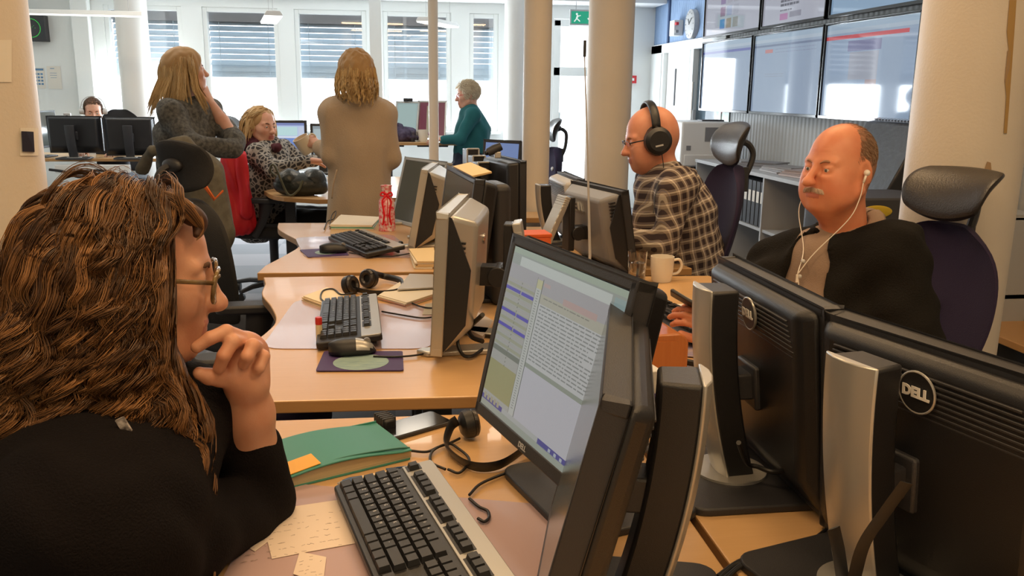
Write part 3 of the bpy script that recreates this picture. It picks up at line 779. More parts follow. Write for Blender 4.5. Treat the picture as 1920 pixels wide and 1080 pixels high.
    for k in range(5):
        a = 2*math.pi*k/5+.3; c, s = math.cos(a), math.sin(a)
        lg = part('base_leg', m_dark, t, lambda bm: tube(bm, [(c*.03, s*.03, .09), (c*.2, s*.2, .085), (c*.3, s*.3, .065)], [.022, .018, .014], 8), smooth=True)
        part('caster', m_rubber, lg, lambda bm: lathe(bm, [(.028, -.02), (.028, .02)], 14, (c*.3, s*.3, .029), rx(math.pi/2) if k % 2 else ry(math.pi/2)))
    return t
# chair of the middle desk, facing the desk, seen behind the curly hair
p = aty(415, 620, 2.35)
chair('purple and black office chair with armrests pushed up to the middle desk', p.x+.03, 2.55, R(5), lean=10, head=False, bz=1.0)
p = aty(350, 305, 3.45)
chair('office chair with a big dark headrest and armrests behind the curly hair', p.x+.20, 3.42, R(48), back=m_bfab, lean=8, hz=aty(345,312,3.16).z, bz=1.0, hscale=1.0, htilt=6, hpad=m_bfab)
# chairs on the other side
oc = aty(1700, 520, 2.15)
chair('purple office chair with a leather headrest behind the older man', 1.27, 2.2, R(192), lean=14, hz=aty(1760, 350, 2.22).z, bz=aty(1780, 425, 2.2).z, htilt=42, arms=False, bw=.46)
chair('purple office chair with a leather headrest behind the checked shirt', 1.04, 3.42, R(180), lean=14, hz=aty(1375, 262, 3.5).z, bz=aty(1390, 305, 3.5).z, htilt=18, arms=False)
p = aty(968, 240, 6.5)
chair('dark office chair with a pale headrest behind the slim beige column', p.x+.05, 6.5, R(180), lean=6, hz=p.z, bz=p.z-.14, arms=True)
p = aty(200, 222, 9.0)
chair('dark office chair behind the man wearing a headset', p.x+.02, 9.25, R(-80), back=m_bfab, head=False, bz=aty(205, 205, 9.4).z, arms=False)
p = aty(1060, 300, 5.9)
chair('black office chair under the seated woman in the patterned cardigan', -.80, 5.98, R(-5), back=m_bfab, hz=aty(448, 240, 5.9).z, bz=1.0, lean=5)
# ---------------- wall screens ----------------
def tv(label, y0, y1, z0, z1, rects, base, group='wall screens above the shelves', es=.62):
    """facing -X, content u runs from far (y1) to near (y0)"""
    W = y1-y0; Hh = z1-z0
    t = thing('wall_screen', label, 'wall screen', (XR-.09, (y0+y1)/2, z0), math.pi, group)
    def T(u, v, l): return V((.034+l, -u, v))
    # local +x points to the room, local y = -Y
    def fr(bm):
        b_ = .012
        for s in (-1, 1): bx(bm, (.015, s*(W/2-b_/2), Hh/2), (.04, b_, Hh))
        bx(bm, (.015, 0, b_/2), (.04, W, b_+.01)); bx(bm, (.015, 0, Hh-b_/2), (.04, W, b_)); bx(bm, (0, 0, Hh/2), (.03, W-.01, Hh-.01))
    part('bezel', m_gloss, t, fr, bevel=.002)
    def T2(u, v, l): return V((.021+l, u, v+.012))
    screen_mesh(t, W-.024, Hh-.026, rects, T2, base, es=es, gloss=.05)
    part('wall_mount', m_grey, t, lambda bm: bx(bm, (-.05, 0, Hh/2), (.08, .4, .3)))
    return t
SB = (.36,.46,.62)
# measured edges on the wall plane
XS = XR-.06
def wy(px, py): return atx(px, py, XS)
yA0 = wy(1737, 120).y; yA1 = wy(1556, 140).y; yB0 = wy(1553, 140).y; yB1 = wy(1422, 140).y; yC0 = wy(1419, 140).y; yC1 = wy(1325, 150).y
zb = wy(1640, 226).z; zt = wy(1650, 33).z
def article(head, hd2, pics, txt, rnd):
    L = [(0, 0, 1, .06, (.42,.55,.70), 1), (0, .06, 1, .10, (.50,.60,.72), 1)]
    if head: L.append(head)
    for p in pics: L.append(p)
    L += txt; return L
r5 = random.Random(9)
tA = article((0, .125, .90, .165, (.70,.10,.12), 3), None, [(.27,.19,.64,.30,(.25,.25,.42),2), (.30,.31,.62,.60,(.42,.44,.52),2), (.50,.60,.62,.72,(.48,.36,.36),3), (.36,.86,.47,.97,(.22,.16,.34),3)], words(.38,.75,.6,4,.025,.01,(.25,.28,.38),rnd=r5), r5)
tB = article((0, .13, 1, .155, (.20,.26,.40), 3), None, [(.18,.19,.30,.235,(.62,.25,.25),3)], words(.34,.19,.95,2,.04,.008,(.30,.35,.5),rnd=r5)+words(.2,.5,.5,2,.03,.008,(.35,.4,.5),rnd=r5), r5)
tC = article((0, .13, 1, .165, (.16,.18,.50), 3), None, [(.27,.29,.50,.52,(.28,.20,.42),3), (.52,.28,.60,.36,(.25,.25,.40),3)], words(.27,.55,.6,3,.03,.01,(.28,.32,.48),rnd=r5)+[(.27+.05*k,.76,.27+.05*k+.03,.84,(.26,.30,.44),3) for k in range(7)], r5)
# u runs from the far edge in the photo's left to right, local y = -Y so far = -y
tv('wall screen with a red banner, lower row nearest the column', yA0, yA1, zb, zt, tA, SB)
tv('lower wall screen between the red banner one and the purple banner one', yB0, yB1, zb, zt, tB, SB)
tv('lower wall screen with a purple banner next to the glass door', yC0, yC1, zb, zt, tC, SB)
zt2 = zt+.04
yD0 = wy(1438, 30).y; yD1 = wy(1332, 30).y
def grid_pics(cols, u0, v0, r):
    L = []
    for k, c in enumerate(cols): L.append((u0+.12*(k % 3), v0+.18*(k//3), u0+.12*(k % 3)+.09, v0+.18*(k//3)+.14, c, 3))
    return L
tD = [(0,.0,1,.1,(.45,.55,.7),1)]+grid_pics([(.30,.22,.42),(.45,.46,.55),(.42,.44,.5),(.34,.22,.34),(.36,.42,.60),(.42,.44,.54),(.12,.28,.62),(.40,.30,.26),(.38,.34,.36)], .30, .42, r5)
tE = [(0,0,1,.1,(.45,.55,.7),1)]+words(.3,.70,.62,2,.05,.03,(.12,.12,.16),rnd=r5)+words(.3,.82,.5,1,.05,.02,(.15,.15,.2),rnd=r5)+[(.3,.87,.43,.95,(.50,.22,.45),3),(.46,.86,.64,.93,(.3,.3,.38),3)]
tv('upper wall screen showing a grid of small pictures, next to the clock', yD0, yD1, zt2, zt2+.62, tD, (.50,.52,.62))
tv('upper wall screen with black headlines, between two other screens', wy(1563,20).y, wy(1441,30).y, zt2, zt2+.62, tE, (.50,.52,.62))
tv('upper wall screen with a blue sweep, nearest the column', yA0-.03, wy(1570,20).y, zt2, zt2+.62, [(0,.5,1,1,(.30,.46,.66),1)], (.36,.52,.70))
# clock on the daylight-tinted wall
XC = XR
pc = atx(1297, 45, XR-.03); rc = .145
t = thing('wall_clock', 'round white wall clock on the blue daylit wall beside the screens', 'wall clock', (XR-.001, pc.y, pc.z), math.pi)
part('case', m_lgrey, t, lambda bm: lathe(bm, [(rc, 0), (rc, .05), (rc-.01, .055)], 48, (0,0,0), ry(math.pi/2)), smooth=True)
part('dial', m_white, t, lambda bm: lathe(bm, [(0, .052), (rc-.012, .052), (rc-.012, .050)][::-1], 48, (0,0,0), ry(math.pi/2)))
part('hour_hand', m_black, t, lambda bm: bx(bm, (.058, -.02, .025), (.003, .07, .009), rx(R(-50))))
part('minute_hand', m_black, t, lambda bm: bx(bm, (.06, .03, .025), (.003, .1, .006), rx(R(38))))
part('hour_marks', m_black, t, lambda bm: [bx(bm, (.0555, math.cos(R(30*k))*.115, math.sin(R(30*k))*.115), (.002, .015 if k % 3 else .022, .006), rx(R(30*k))) for k in range(12)])
pb = atx(1268, 53, XR-.05)
t = thing('sign_bracket', 'small white projecting box with a red tip beside the wall clock', 'wall box', (XR, pb.y, pb.z), math.pi)
box_part('box', m_white, t, (.05, 0, 0), (.1, .16, .16), bevel=.005)
box_part('red_tip', mat('red_plastic', (.6,.02,.03), .4), t, (.08, .10, .04), (.03, .06, .03), bevel=.004)
box_part('grey_tip', m_grey, t, (.08, .10, -.04), (.03, .06, .03), bevel=.004)
pa = aty(1186, 149, YB-.02)
t = thing('fire_alarm_button', 'small red fire alarm button on the white wall by the doors', 'fire alarm', (pa.x, YB, pa.z))
box_part('box', MATS['red_plastic'], t, (0, -.02, 0), (.09, .04, .09), bevel=.004); box_part('button', m_white, t, (0, -.042, 0), (.03, .004, .03))
# exit sign hanging above the glazed door
pe = aty(1097, 33, YB-.5)
t = thing('exit_sign', 'green emergency exit sign hanging above the glazed door', 'exit sign', (pe.x, YB-.5, pe.z))
m_eg = em('exit_green', (.02,.42,.25), .8); m_ew = em('exit_white', (.8,.95,.9), .9)
box_part('housing', m_lgrey, t, (0, .02, .0), (.34, .04, .17), bevel=.004); box_part('green_face', m_eg, t, (0, -.003, 0), (.31, .006, .13))
def pict(bm):
    z = -.008
    ell(bm, (-.095, z, .035), (.012, .002, .012)); bx(bm, (-.09, z, .005), (.02, .002, .04), ry(R(20)))
    bx(bm, (-.075, z, -.028), (.045, .002, .012), ry(R(40))); bx(bm, (-.11, z, -.03), (.04, .002, .012), ry(R(-50))); bx(bm, (-.07, z, .015), (.04, .002, .009), ry(R(-20)))
    bx(bm, (.06, z, .012), (.018, .002, .06)); bx(bm, (.045, z, -.022), (.045, .002, .014), ry(R(45))); bx(bm, (.075, z, -.022), (.045, .002, .014), ry(R(-45)))
part('pictogram', m_ew, t, pict)
part('hanger', m_lgrey, t, lambda bm: (tube(bm, [(-.1, .02, .08), (-.1, .02, 2.36-pe.z)], .004), tube(bm, [(.1, .02, .08), (.1, .02, 2.36-pe.z)], .004)))
# LED clock box and notices on the back wall
pl = aty(68, 54, YB)
t = thing('led_clock', 'square black wall clock with a ring of green lights', 'led clock', (pl.x, YB, pl.z))
box_part('case', m_dark, t, (0, -.06, 0), (.26, .12, .27), bevel=.004)
part('green_lights', em('green_led', (.03,.5,.06), 1.2), t, lambda bm: [ell(bm, (math.cos(R(9*k))*.095-.01, -.122, math.sin(R(9*k))*.095), (.005,)*3, seg=6) for k in range(40)])
part('green_digits', em('green_led', (.03,.5,.06), 1.2), t, lambda bm: [ell(bm, (-.05+.014*k, -.122, .0+.012*(k % 3)), (.003,)*3, seg=5) for k in range(7)])
def notice(label, x0, y0, x1, y1, m, Y=YB-.004, blocks=None, name='notice'):
    a = aty(x0, y0, Y); b = aty(x1, y1, Y); W = b.x-a.x; Hh = a.z-b.z
    t = thing(name, label, 'paper notice', ((a.x+b.x)/2, Y, (a.z+b.z)/2))
    box_part('sheet', m, t, (0, 0, 0), (W, .002, Hh))
    if blocks: part('print', mat('print_blue', (.12,.25,.42), .6), t, lambda bm: [bx(bm, ((u-.5)*W, -.0015, (.5-v)*Hh), (w_*W, .001, h_*Hh)) for u, v, w_, h_ in blocks])
    return t
bl = [(.5, .08, .9, .1)]+[(.2+.28*(k % 3), .30+.16*(k//3), .2, .09) for k in range(12)]
notice('printed notice with rows of small blue blocks on the wall', 61, 127, 86, 166, m_paper, blocks=bl)
notice('plain white notice beside the one with blue blocks', 87, 124, 117, 167, m_paper, blocks=[(.4, .1, .3, .03), (.45, .3, .5, .015), (.45, .4, .5, .015), (.45, .5, .45, .015)])
notice('small cream slip of paper below the two notices', 63, 168, 73, 188, m_paper)
# papers taped on the column beside the curly hair
sheet_on_col(-60, 75, 22, 154, m_paper, 'white paper sheet taped high on the thick cream column', 'paper_sheet', 'paper sheet')
t1 = sheet_on_col(38, 240, 72, 292, m_paper, 'small white card with a dark photo taped on the thick cream column', 'photo_card', 'photo card')
col_patch('dark_picture', t1, .1305, [(40,246),(50,246.3),(63,247),(65,285),(53,284.5),(42,284)], mat('dark_photo', (.02,.02,.04), .3))
# pendant lamps
m_tubel = em('lamp_diffuser', (1,.97,.9), 2.2, .5)
def pendant(label, px, py, Y, L, rot, w_=.16):
    p = aty(px, py, Y)
    t = thing('pendant_lamp', label, 'pendant lamp', tuple(p), rot, 'pendant ceiling lamps')
    part('housing', m_white, t, lambda bm: prism(bm, [(-w_/2, 0), (w_/2, 0), (w_/2*.7, .04), (-w_/2*.7, .04)], -L/2, L/2, rot=Matrix(((1,0,0),(0,0,1),(0,1,0)))), bevel=.004)
    box_part('diffuser', m_tubel, t, (0, 0, -.006), (w_*.9, L*.97, .012))
    for s in (-1, 1): part('wire', m_lgrey, t, lambda bm: tube(bm, [(0, s*L*.4, .04), (0, s*L*.4, ZC-p.z)], .002, 5))
pendant('white pendant lamp tube high beside the LED clock', 137, 27, 9.0, 1.25, R(90), .05)
pendant('white pendant lamp in front of the blinds above the seated woman', 508, 36, 8.4, .9, R(10))
pendant('white pendant lamp crossing behind the thin white pipe', 822, 45, 9.2, .8, R(-25))
# ceiling light fixtures over the desks (out of view, they carry the warm lamps)
for x, y in LAMPS[:4]:
    t = thing('ceiling_lamp', 'long white ceiling lamp above the desks', 'ceiling lamp', (x, y, ZC), 0, 'ceiling lamps over the desks')
    box_part('housing', m_white, t, (0, 0, -.015), (1.25, .34, .03))
# ---------------- shelf, printer, covered stand ----------------
m_shelf = mat('grey_shelf', (.42,.43,.44), .5); m_shd = mat('shelf_dark', (.05,.05,.055), .6)
ys0, ys1 = 3.7, 7.15; xs0 = XR-.55; zsf = .84
t = thing('low_bookshelf', 'low grey bookshelf along the concrete wall under the screens', 'bookshelf', ((xs0+XR)/2-.02, (ys0+ys1)/2, 0))
Ls = ys1-ys0; cxs = (xs0+XR)/2-.02; cys = (ys0+ys1)/2
box_part('top_board', m_shelf, t, (0, 0, zsf-.0125), (.5, Ls, .025)); box_part('bottom_board', m_shelf, t, (0, 0, .1), (.48, Ls, .025)); box_part('middle_board', m_shelf, t, (0, 0, .44), (.46, Ls, .02)); box_part('back_panel', m_shd, t, (.23, 0, zsf/2), (.01, Ls, zsf-.05))
nd = 5
for k in range(nd+1): box_part('divider', m_shelf, t, (0, -Ls/2+.01+k*(Ls-.02)/nd, zsf/2), (.48, .02, zsf-.03))
rb = random.Random(5)
def book(label, group, x, y, z, w_, h_, d_, col, nm='book', cat='book'):
    t = thing(nm, label, cat, (x, y, z), 0, group)
    box_part('cover', mat('cover_%d_%d_%d' % tuple(int(c*99) for c in col), col, .6), t, (0, 0, h_/2), (d_, w_, h_), bevel=.002)
    box_part('spine_label' if nm == 'ring_binder' else 'pages', m_paper, t, (-d_/2-.0005, 0, h_*.65) if nm == 'ring_binder' else (.004, 0, h_/2), (.001, w_*.7, h_*.25) if nm == 'ring_binder' else (d_-.004, w_*.8, h_+.001))
cell = (Ls-.02)/nd
yc = ys0+.03+cell*3
for k in range(8): book('black ring binder with a pale spine label in the low bookshelf', 'black ring binders in the low bookshelf', cxs-.08, yc+.045+k*.072, .453, .06, .32, .27, (.03,.03,.035), 'ring_binder', 'binder')
yc = ys0+.03+cell*1.2
for k in range(9): book('thin upright book in the low bookshelf by the older man\'s head', 'books in the low bookshelf', cxs-.1, yc+.2+k*.05, .453, .035, rb.uniform(.26,.31), .22, rb.choice([(.45,.3,.2),(.35,.12,.06),(.1,.3,.3),(.5,.45,.38),(.4,.22,.12)]))
for k, (yy, c) in enumerate([(5.9, (.35,.33,.33)), (5.55, (.5,.4,.38)), (6.3, (.25,.25,.27))]):
    t = thing('magazine_pile', ['grey magazines lying on the low bookshelf near the leather headrest', 'reddish magazines on the low bookshelf beside the older man\'s face', 'dark papers on the low bookshelf end near the printer'][k], 'magazine pile', (cxs-.05, yy, zsf+.0005), R(10*k))
    for j in range(4): box_part('magazine', mat('magazine_%d_%d' % (k, j % 2), tuple(x*(1-.3*(j % 2)) for x in c), .4), t, (.01*j, -.012*j, .006+j*.011), (.21, .29, .01), rz(.1*j))
# covered black stand
pz = aty(1660, 365, 4.9)
ps = atx(1665, 300, XR-.45)
t = thing('covered_display', 'black covered slanted display stand with a metal strip on top', 'display stand', (XR-.42, ps.y, zsf))
prf = [(-.22, 0), (.2, 0), (.2, .38), (.12, .42), (-.02, .40)]
part('body', mat('black_cover', (.018,.018,.022), .35, bump=.4, bump_scale=20), t, lambda bm: prism(bm, prf, -.28, .28, rot=Matrix(((1,0,0),(0,0,1),(0,1,0)))), bevel=.012)
part('metal_strip', m_chrome, t, lambda bm: [bx(bm, (.0, -.2+.03*k, .415), (.03, .02, .012), ry(R(-15))) for k in range(14)])
# printer on a dark cabinet
pp = atx(1300, 315, XR-.6)
yp = 7.25; pr = aty(1275, 315, yp); pr2 = aty(1366, 315, yp); ztop = aty(1290, 228, yp).z; zpb = aty(1290, 313, yp).z
W_ = pr2.x-pr.x
t = thing('printer_cabinet', 'dark cabinet carrying the white printer', 'cabinet', (XR-.03-(W_+.3)/2, yp+.32, 0))
box_part('body', m_shd, t, (0, 0, zpb/2), (W_+.3, .6, zpb-.01), bevel=.004); box_part('door', m_dark, t, (.0, -.305, zpb/2), (W_+.26, .012, zpb-.06), bevel=.003)
part('handle', m_chrome, t, lambda bm: tube(bm, [(-.2, -.325, zpb-.2), (-.2, -.325, zpb-.1)], .006))
t = thing('printer', 'big white office printer by the concrete wall near the glass door', 'printer', ((pr.x+pr2.x)/2, yp+.25, zpb))
hp_ = ztop-zpb
box_part('body', m_white, t, (0, 0, hp_/2+.0), (W_, .5, hp_), bevel=.015)
box_part('paper_drawer', m_white, t, (0, -.253, hp_*.15), (W_-.06, .012, hp_*.24), bevel=.004); box_part('vent_panel', m_grey, t, (W_*.12, -.252, hp_*.72), (.13, .006, .12)); box_part('drawer_slot', m_dark, t, (W_*.15, -.26, hp_*.08), (.14, .006, .015)); box_part('control_panel', m_dark, t, (W_*.2, -.1, hp_+.006), (.2, .12, .015), bevel=.003)
box_part('badge_plate', m_grey, t, (-W_*.35, -.252, hp_*.42), (.04, .004, .04))
p = aty(1265, 232, 7.9)
t = thing('grey_cabinet', 'grey cabinet beside the printer behind the headphones', 'cabinet', (p.x-.02, 8.0, 0)); box_part('body', m_grey, t, (0, 0, p.z/2), (.4, .4, p.z), bevel=.005); box_part('door', mat('cabinet_door', (.25,.26,.28), .5), t, (0, -.205, p.z/2), (.36, .012, p.z-.06), bevel=.003)
# poster on the glass door
py_ = atx(1345, 165, XR); 
t = thing('door_poster', 'pale green patterned poster on the dark glass door', 'poster', (XR-.01, (atx(1338,160,XR).y+atx(1366,160,XR).y)/2-.1, 1.42))
box_part('sheet', mat('poster_green', (.42,.58,.48), .5, col2=(.62,.70,.64), noise_scale=14), t, (0, 0, 0), (.004, .36, .72))
part('red_motif', MATS['red_plastic'], t, lambda bm: ell(bm, (-.003, .02, -.2), (.002, .03, .03)))
# low bench by the right wall
p = aty(1900, 640, 2.6)
pz = atx(1900, 612, XR-.35)
t = thing('low_bench', 'low wooden bench with a black base beside the wall', 'bench', (XR-.2, 3.0, 0))
box_part('seat_board', m_edge, t, (0, 0, .30), (.36, 1.6, .035), bevel=.004); box_part('base', m_black, t, (.02, 0, .14), (.3, 1.5, .28))
# yellow and blue box on the floor behind the older man
p = atx(1690, 375, XR-.62)
t = thing('storage_box', 'dark round topped box with a yellow oval and blue stripe by the column', 'box', (2.2, 3.75, 0))
zb_ = aty(1700, 365, 3.7).z
part('body', m_shd, t, lambda bm: prism(bm, rrect(.5, .36, .08), 0, zb_), bevel=.01)
part('yellow_oval', mat('yellow_plastic', (.65,.45,.03), .5), t, lambda bm: ell(bm, (-.06, -.181, zb_-.06), (.075, .004, .028)))
box_part('blue_stripe', mat('blue_stripe', (.04,.12,.45), .5), t, (.05, -.182, zb_-.13), (.30, .006, .03), ry(R(-8)))
box_part('white_stripe', m_white, t, (.05, -.182, zb_-.10), (.30, .006, .012), ry(R(-8)))
# ---------------- far monitors ----------------
def mon_xyz(label, a, b, ztop, **k):
    return monitor(label, (0,0), (0,0), ztop, k.pop('side', -1), world=((a[0], a[1], ztop), (b[0], b[1], ztop)), **k)
def span(px0, px1, py, Y, dy=0):
    a = aty(px0, py, Y); b = aty(px1, py, Y+dy); return (a.x, a.y), (b.x, b.y), a.z
# pair with backs to us: screen faces +Y
YM = 8.45
a, b, z = span(88, 190, 217, YM)
mon_xyz('big black monitor back in front of the headset wearing man', b, a, z, Hh=.33, tilt=2, style='black', side=-1, screen='off', standh=.30, standx=-.06)
a, b, z = span(194, 290, 219, YM, .05)
mon_xyz('black monitor back with a slim white edged stand beside the headset man', b, a, z, Hh=.35, tilt=2, style='black', side=-1, screen='off', standh=.30, standx=-.06)
p = aty(80, 208, 8.5)
mon_xyz('narrow dark monitor seen from the side at the cream column', (p.x+.01, 8.75), (p.x-.03, 8.4), p.z, Hh=.33, tilt=4, style='black', side=1, screen='off')
# blue lit screens facing us
YS_ = 6.75
a, b, z = span(514, 574, 226, YS_)
ui = [(0,0,1,.08,(.20,.25,.50),1),(.02,.12,.75,.4,(.50,.72,.74),2),(.02,.48,.75,.9,(.16,.26,.60),2),(.78,.12,.98,.9,(.55,.62,.78),2),(0,.42,.75,.47,(.7,.75,.85),3)]
dzs = DZ
mon_xyz('wide blue lit monitor beside the seated blonde woman', (a[0], a[1]+.0), (b[0], b[1]+.0), z, Hh=.27, tilt=4, style='black', side=-1, rects=ui, base=(.45,.55,.80), es=.9)
a, b, z = span(582, 622, 232, YS_+.05)
mon_xyz('small pale screen between the blue lit monitor and the beige coat', a, b, z, Hh=.25, tilt=4, style='black', side=-1, rects=[(.05,.1,.95,.9,(.45,.55,.58),1)], base=(.3,.36,.4), es=.8)
# tilted portrait screens
a = aty(743, 190, YT+.3); b = aty(775, 191, YT+.25)
mon_xyz('pale green tilted portrait screen on the desk by the windows', (a.x, a.y), (b.x+.06, b.y), a.z, Hh=.36, tilt=24, style='hp', rects=[(.05,.05,.95,.95,(.42,.56,.54),1)], base=(.38,.50,.49), es=.7, zb=zt_, back_t=.03)
a = aty(784, 189, YT+.3); b = aty(830, 190, YT+.25)
mon_xyz('tilted screen with dark red borders in front of the teal sweater', (a.x, a.y), (b.x+.04, b.y), a.z, Hh=.36, tilt=20, style='hp', rects=[(.06,.05,.3,.95,(.20,.03,.06),1),(.3,.1,.6,.9,(.45,.40,.25),2),(.6,.05,.75,.95,(.5,.55,.5),2)], base=(.22,.05,.07), es=.6, zb=zt_, back_t=.03)
# blue screen behind the webcam monitor
a = aty(908, 261, 5.3); b = aty(978, 258, 5.1)
mon_xyz('monitor with a plain blue lit screen behind the webcam monitor', (a.x, a.y), (b.x, b.y), a.z, Hh=.27, tilt=6, style='black', rects=[], base=(.18,.26,.50), es=.8, zb=DZ)
desk('beech desk beyond the middle rows under the plain blue screen', [(.3, 4.42), (1.05, 4.42), (1.05, 4.62), (.66,4.66), (.66, 4.84), (1.05,4.9), (1.05, 5.75), (.3, 5.75)], legs=[(.7, 5.3)])
for k, (px, py, w_, lab) in enumerate([(882, 278, .05, 'slim silver edged speaker standing farthest in the row behind the envelope monitor'), (893, 291, .05, 'silver edged speaker in the middle of the row behind the envelope monitor'), (905, 303, .06, 'wider silver topped speaker beside the webcam monitor')]):
    Y = 4.55-.22*k; p = aty(px, py, Y)
    t = thing('desk_speaker', lab, 'speaker', (p.x, Y, DZ), R(10)); hh = p.z-DZ
    box_part('body', m_black, t, (0, 0, hh/2), (w_*1.2, .10, hh-.005), bevel=.004)
    part('rim', m_silver, t, lambda bm: (bx(bm, (-w_*.62, -.05, hh/2), (.008, .012, hh)), bx(bm, (w_*.62, -.05, hh/2), (.008, .012, hh)), bx(bm, (0, -.05, hh), (w_*1.3, .012, .008))), bevel=.002)
# tall rounded tower beside the envelope monitor
p = aty(937, 346, 2.55)
t = thing('loudspeaker', 'tall black rounded speaker tower behind the silver stand', 'speaker', (p.x, 2.62, DZ), R(8)); hh = p.z-DZ
part('body', m_dark, t, lambda bm: prism(bm, rrect(.055, .15, .02), 0, hh), bevel=.018, seg=4)
# webcam on the monitor
p = aty(927, 280, 3.98)
t = thing('webcam', 'small dark webcam clipped to the top of the monitor by the slim column', 'webcam', (p.x, 3.98, p.z-.0))
part('body', m_dark, t, lambda bm: lathe(bm, [(.018, -.035), (.022, 0), (.018, .035)], 16, (0,0,0), ry(R(65))), smooth=True)
part('lens', m_gloss, t, lambda bm: ell(bm, (-.035, 0, -.016), (.012,)*3)); box_part('clip', m_silver, t, (.015, 0, -.025), (.03, .03, .03), bevel=.004)
p = aty(765, 186, YT+.28)
t = thing('webcam', 'tiny webcam on top of the pale green portrait screen', 'webcam', (p.x, YT+.27, p.z-.005)); box_part('body', m_dark, t, (0,0,0), (.09, .03, .03), bevel=.006); part('lens', m_gloss, t, lambda bm: ell(bm, (0, -.018, 0), (.01,)*3))
p = aty(126, 214, YM)
t = thing('webcam', 'small webcam on the big black monitor back near the headset man', 'webcam', (p.x, YM, p.z-.004)); box_part('body', m_lgrey, t, (0,0,0), (.06, .03, .03), bevel=.006); box_part('clip', m_dark, t, (0,.005,-.015), (.02, .04, .02), bevel=.002)
# ---------------- desk items ----------------
def mouse(label, px, py, rzd, silver=False, s=1.0):
    p = onz(px, py, DZ+.003)
    t = thing('computer_mouse', label, 'mouse', (p.x, p.y, DZ+.0045), R(rzd))
    def body(bm):
        n = 14; G_ = []
        for i in range(n+1):
            u = i/n*2-1; row = []
            hw = .031*math.sqrt(max(0.02, 1-abs(u)**2.6))*(1 if u < 0 else .93); hh = .036*math.sqrt(max(.01, 1-abs((u+.15)/1.15)**2.2))
            for j in range(13):
                a = math.pi*j/12; row.append(bm.verts.new((u*.058*s, math.cos(a)*hw*s, .004+max(0, math.sin(a))**.8*hh*s)))
            G_.append(row)
        for A_, B_ in zip(G_, G_[1:]):
            for j in range(12): bm.faces.new((A_[j], A_[j+1], B_[j+1], B_[j]))
            bm.faces.new((A_[12], A_[0], B_[0], B_[12]))
        bm.faces.new(G_[0]); bm.faces.new(G_[-1][::-1])
    o = part('body', [m_black, m_silver], t, body, smooth='all')
    if silver:
        for q in o.data.polygons:
            if q.center.x > .012 and q.center.z > .014: q.material_index = 1
    part('wheel', m_grey, t, lambda bm: lathe(bm, [(.009, -.004), (.009, .004)], 14, (.036*s, 0, .030*s), rx(math.pi/2)))
    return t
mouse('black and silver mouse on the purple pad in the middle row', 661, 664, 5, True)
mouse('black mouse on the far purple pad beside the grey keyboard', 627, 474, 8)
mouse('dark mouse on the purple pad beside the glass of water', 1204, 560, 175)
m_pad = mat('purple_pad', (.06,.03,.13), .6); m_disc = mat('pale_oval', (.32,.46,.42), .6, col2=(.22,.34,.36), noise_scale=30, aniso=(1, 5, 1))
def pad(label, pts, oc, orx, ory, ang=0):
    P = rp([wp(x, y) for x, y in pts], .008); cx = sum(p[0] for p in P)/len(P); cy = sum(p[1] for p in P)/len(P)
    t = thing('mouse_pad', label, 'mouse pad', (cx, cy, DZ+.002))
    part('pad', m_pad, t, lambda bm: prism(bm, [(p[0]-cx, p[1]-cy) for p in P], 0, .0022))
    o = wp(*oc)
    part('pale_oval', m_disc, t, lambda bm: prism(bm, [(o[0]-cx+orx*math.cos(a/16*math.pi), o[1]-cy+ory*math.sin(a/16*math.pi)) for a in range(32)], .0022, .0027))
pad('purple mouse pad with a pale oval at the silver monitor foot', [(592,698),(608,661),(755,661),(757,697)], (677,682), .066, .062)
pad('purple mouse pad with a pale oval on the desk with the gift bottle', [(578,484),(562,470),(640,466),(655,480)], (612,475), .045, .05)
pad('purple mouse pad by the white mug, partly behind the lit screen', [(1180,568),(1180,542),(1204,541),(1248,564)], (1205,556), .05, .06)
# notebook with sticker
def slab_px(name, label, cat, pts, z0, th): pass
nb = [wp(532,915), wp(770,856), wp(735,800), wp(650,790), wp(520,838)]
m_teal = mat('teal_cover', (.045,.24,.19), .45); m_pages = mat('page_edges', (.62,.50,.30), .8, noise_amt=.4, noise_scale=3, aniso=(1,1,900))
A_ = V((*wp(534,920), 0)); B_ = V((*wp(772,862), 0)); ex = (B_-A_).normalized(); ey = V((-ex.y, ex.x, 0)); Lb = (B_-A_).length; Wb = .148
t = thing('notebook', 'thick teal notebook with an orange sticker beside the elbow', 'notebook', (A_.x, A_.y, DZ+.0008), math.atan2(ex.y, ex.x))
part('lower_cover', m_teal, t, lambda bm: prism(bm, rp([(0,0),(Lb,0),(Lb,Wb),(0,Wb)], .008), 0, .0025))
def pagesf(bm):
    n = 14
    for i in range(n):
        pass
    top = [(x/12*Lb) for x in range(13)]
    a = [bm.verts.new((.004+x*.985, .003, .0025)) for x in top]; b = [bm.verts.new((.004+x*.985, Wb-.004, .0025)) for x in top]
    hz_ = [.016+.012*math.sin(math.pi*min(1, x/Lb*1.1))*(1-.3*x/Lb) for x in top]
    c = [bm.verts.new((.004+x*.985, .003, h)) for x, h in zip(top, hz_)]; d = [bm.verts.new((.004+x*.985, Wb-.004, h)) for x, h in zip(top, hz_)]
    for i in range(12):
        bm.faces.new((a[i], a[i+1], c[i+1], c[i])); bm.faces.new((b[i+1], b[i], d[i], d[i+1])); bm.faces.new((c[i], c[i+1], d[i+1], d[i])); bm.faces.new((a[i+1], a[i], b[i], b[i+1]))
    bm.faces.new((a[0], c[0], d[0], b[0])); bm.faces.new((a[-1], b[-1], d[-1], c[-1]))
part('pages', m_pages, t, pagesf)
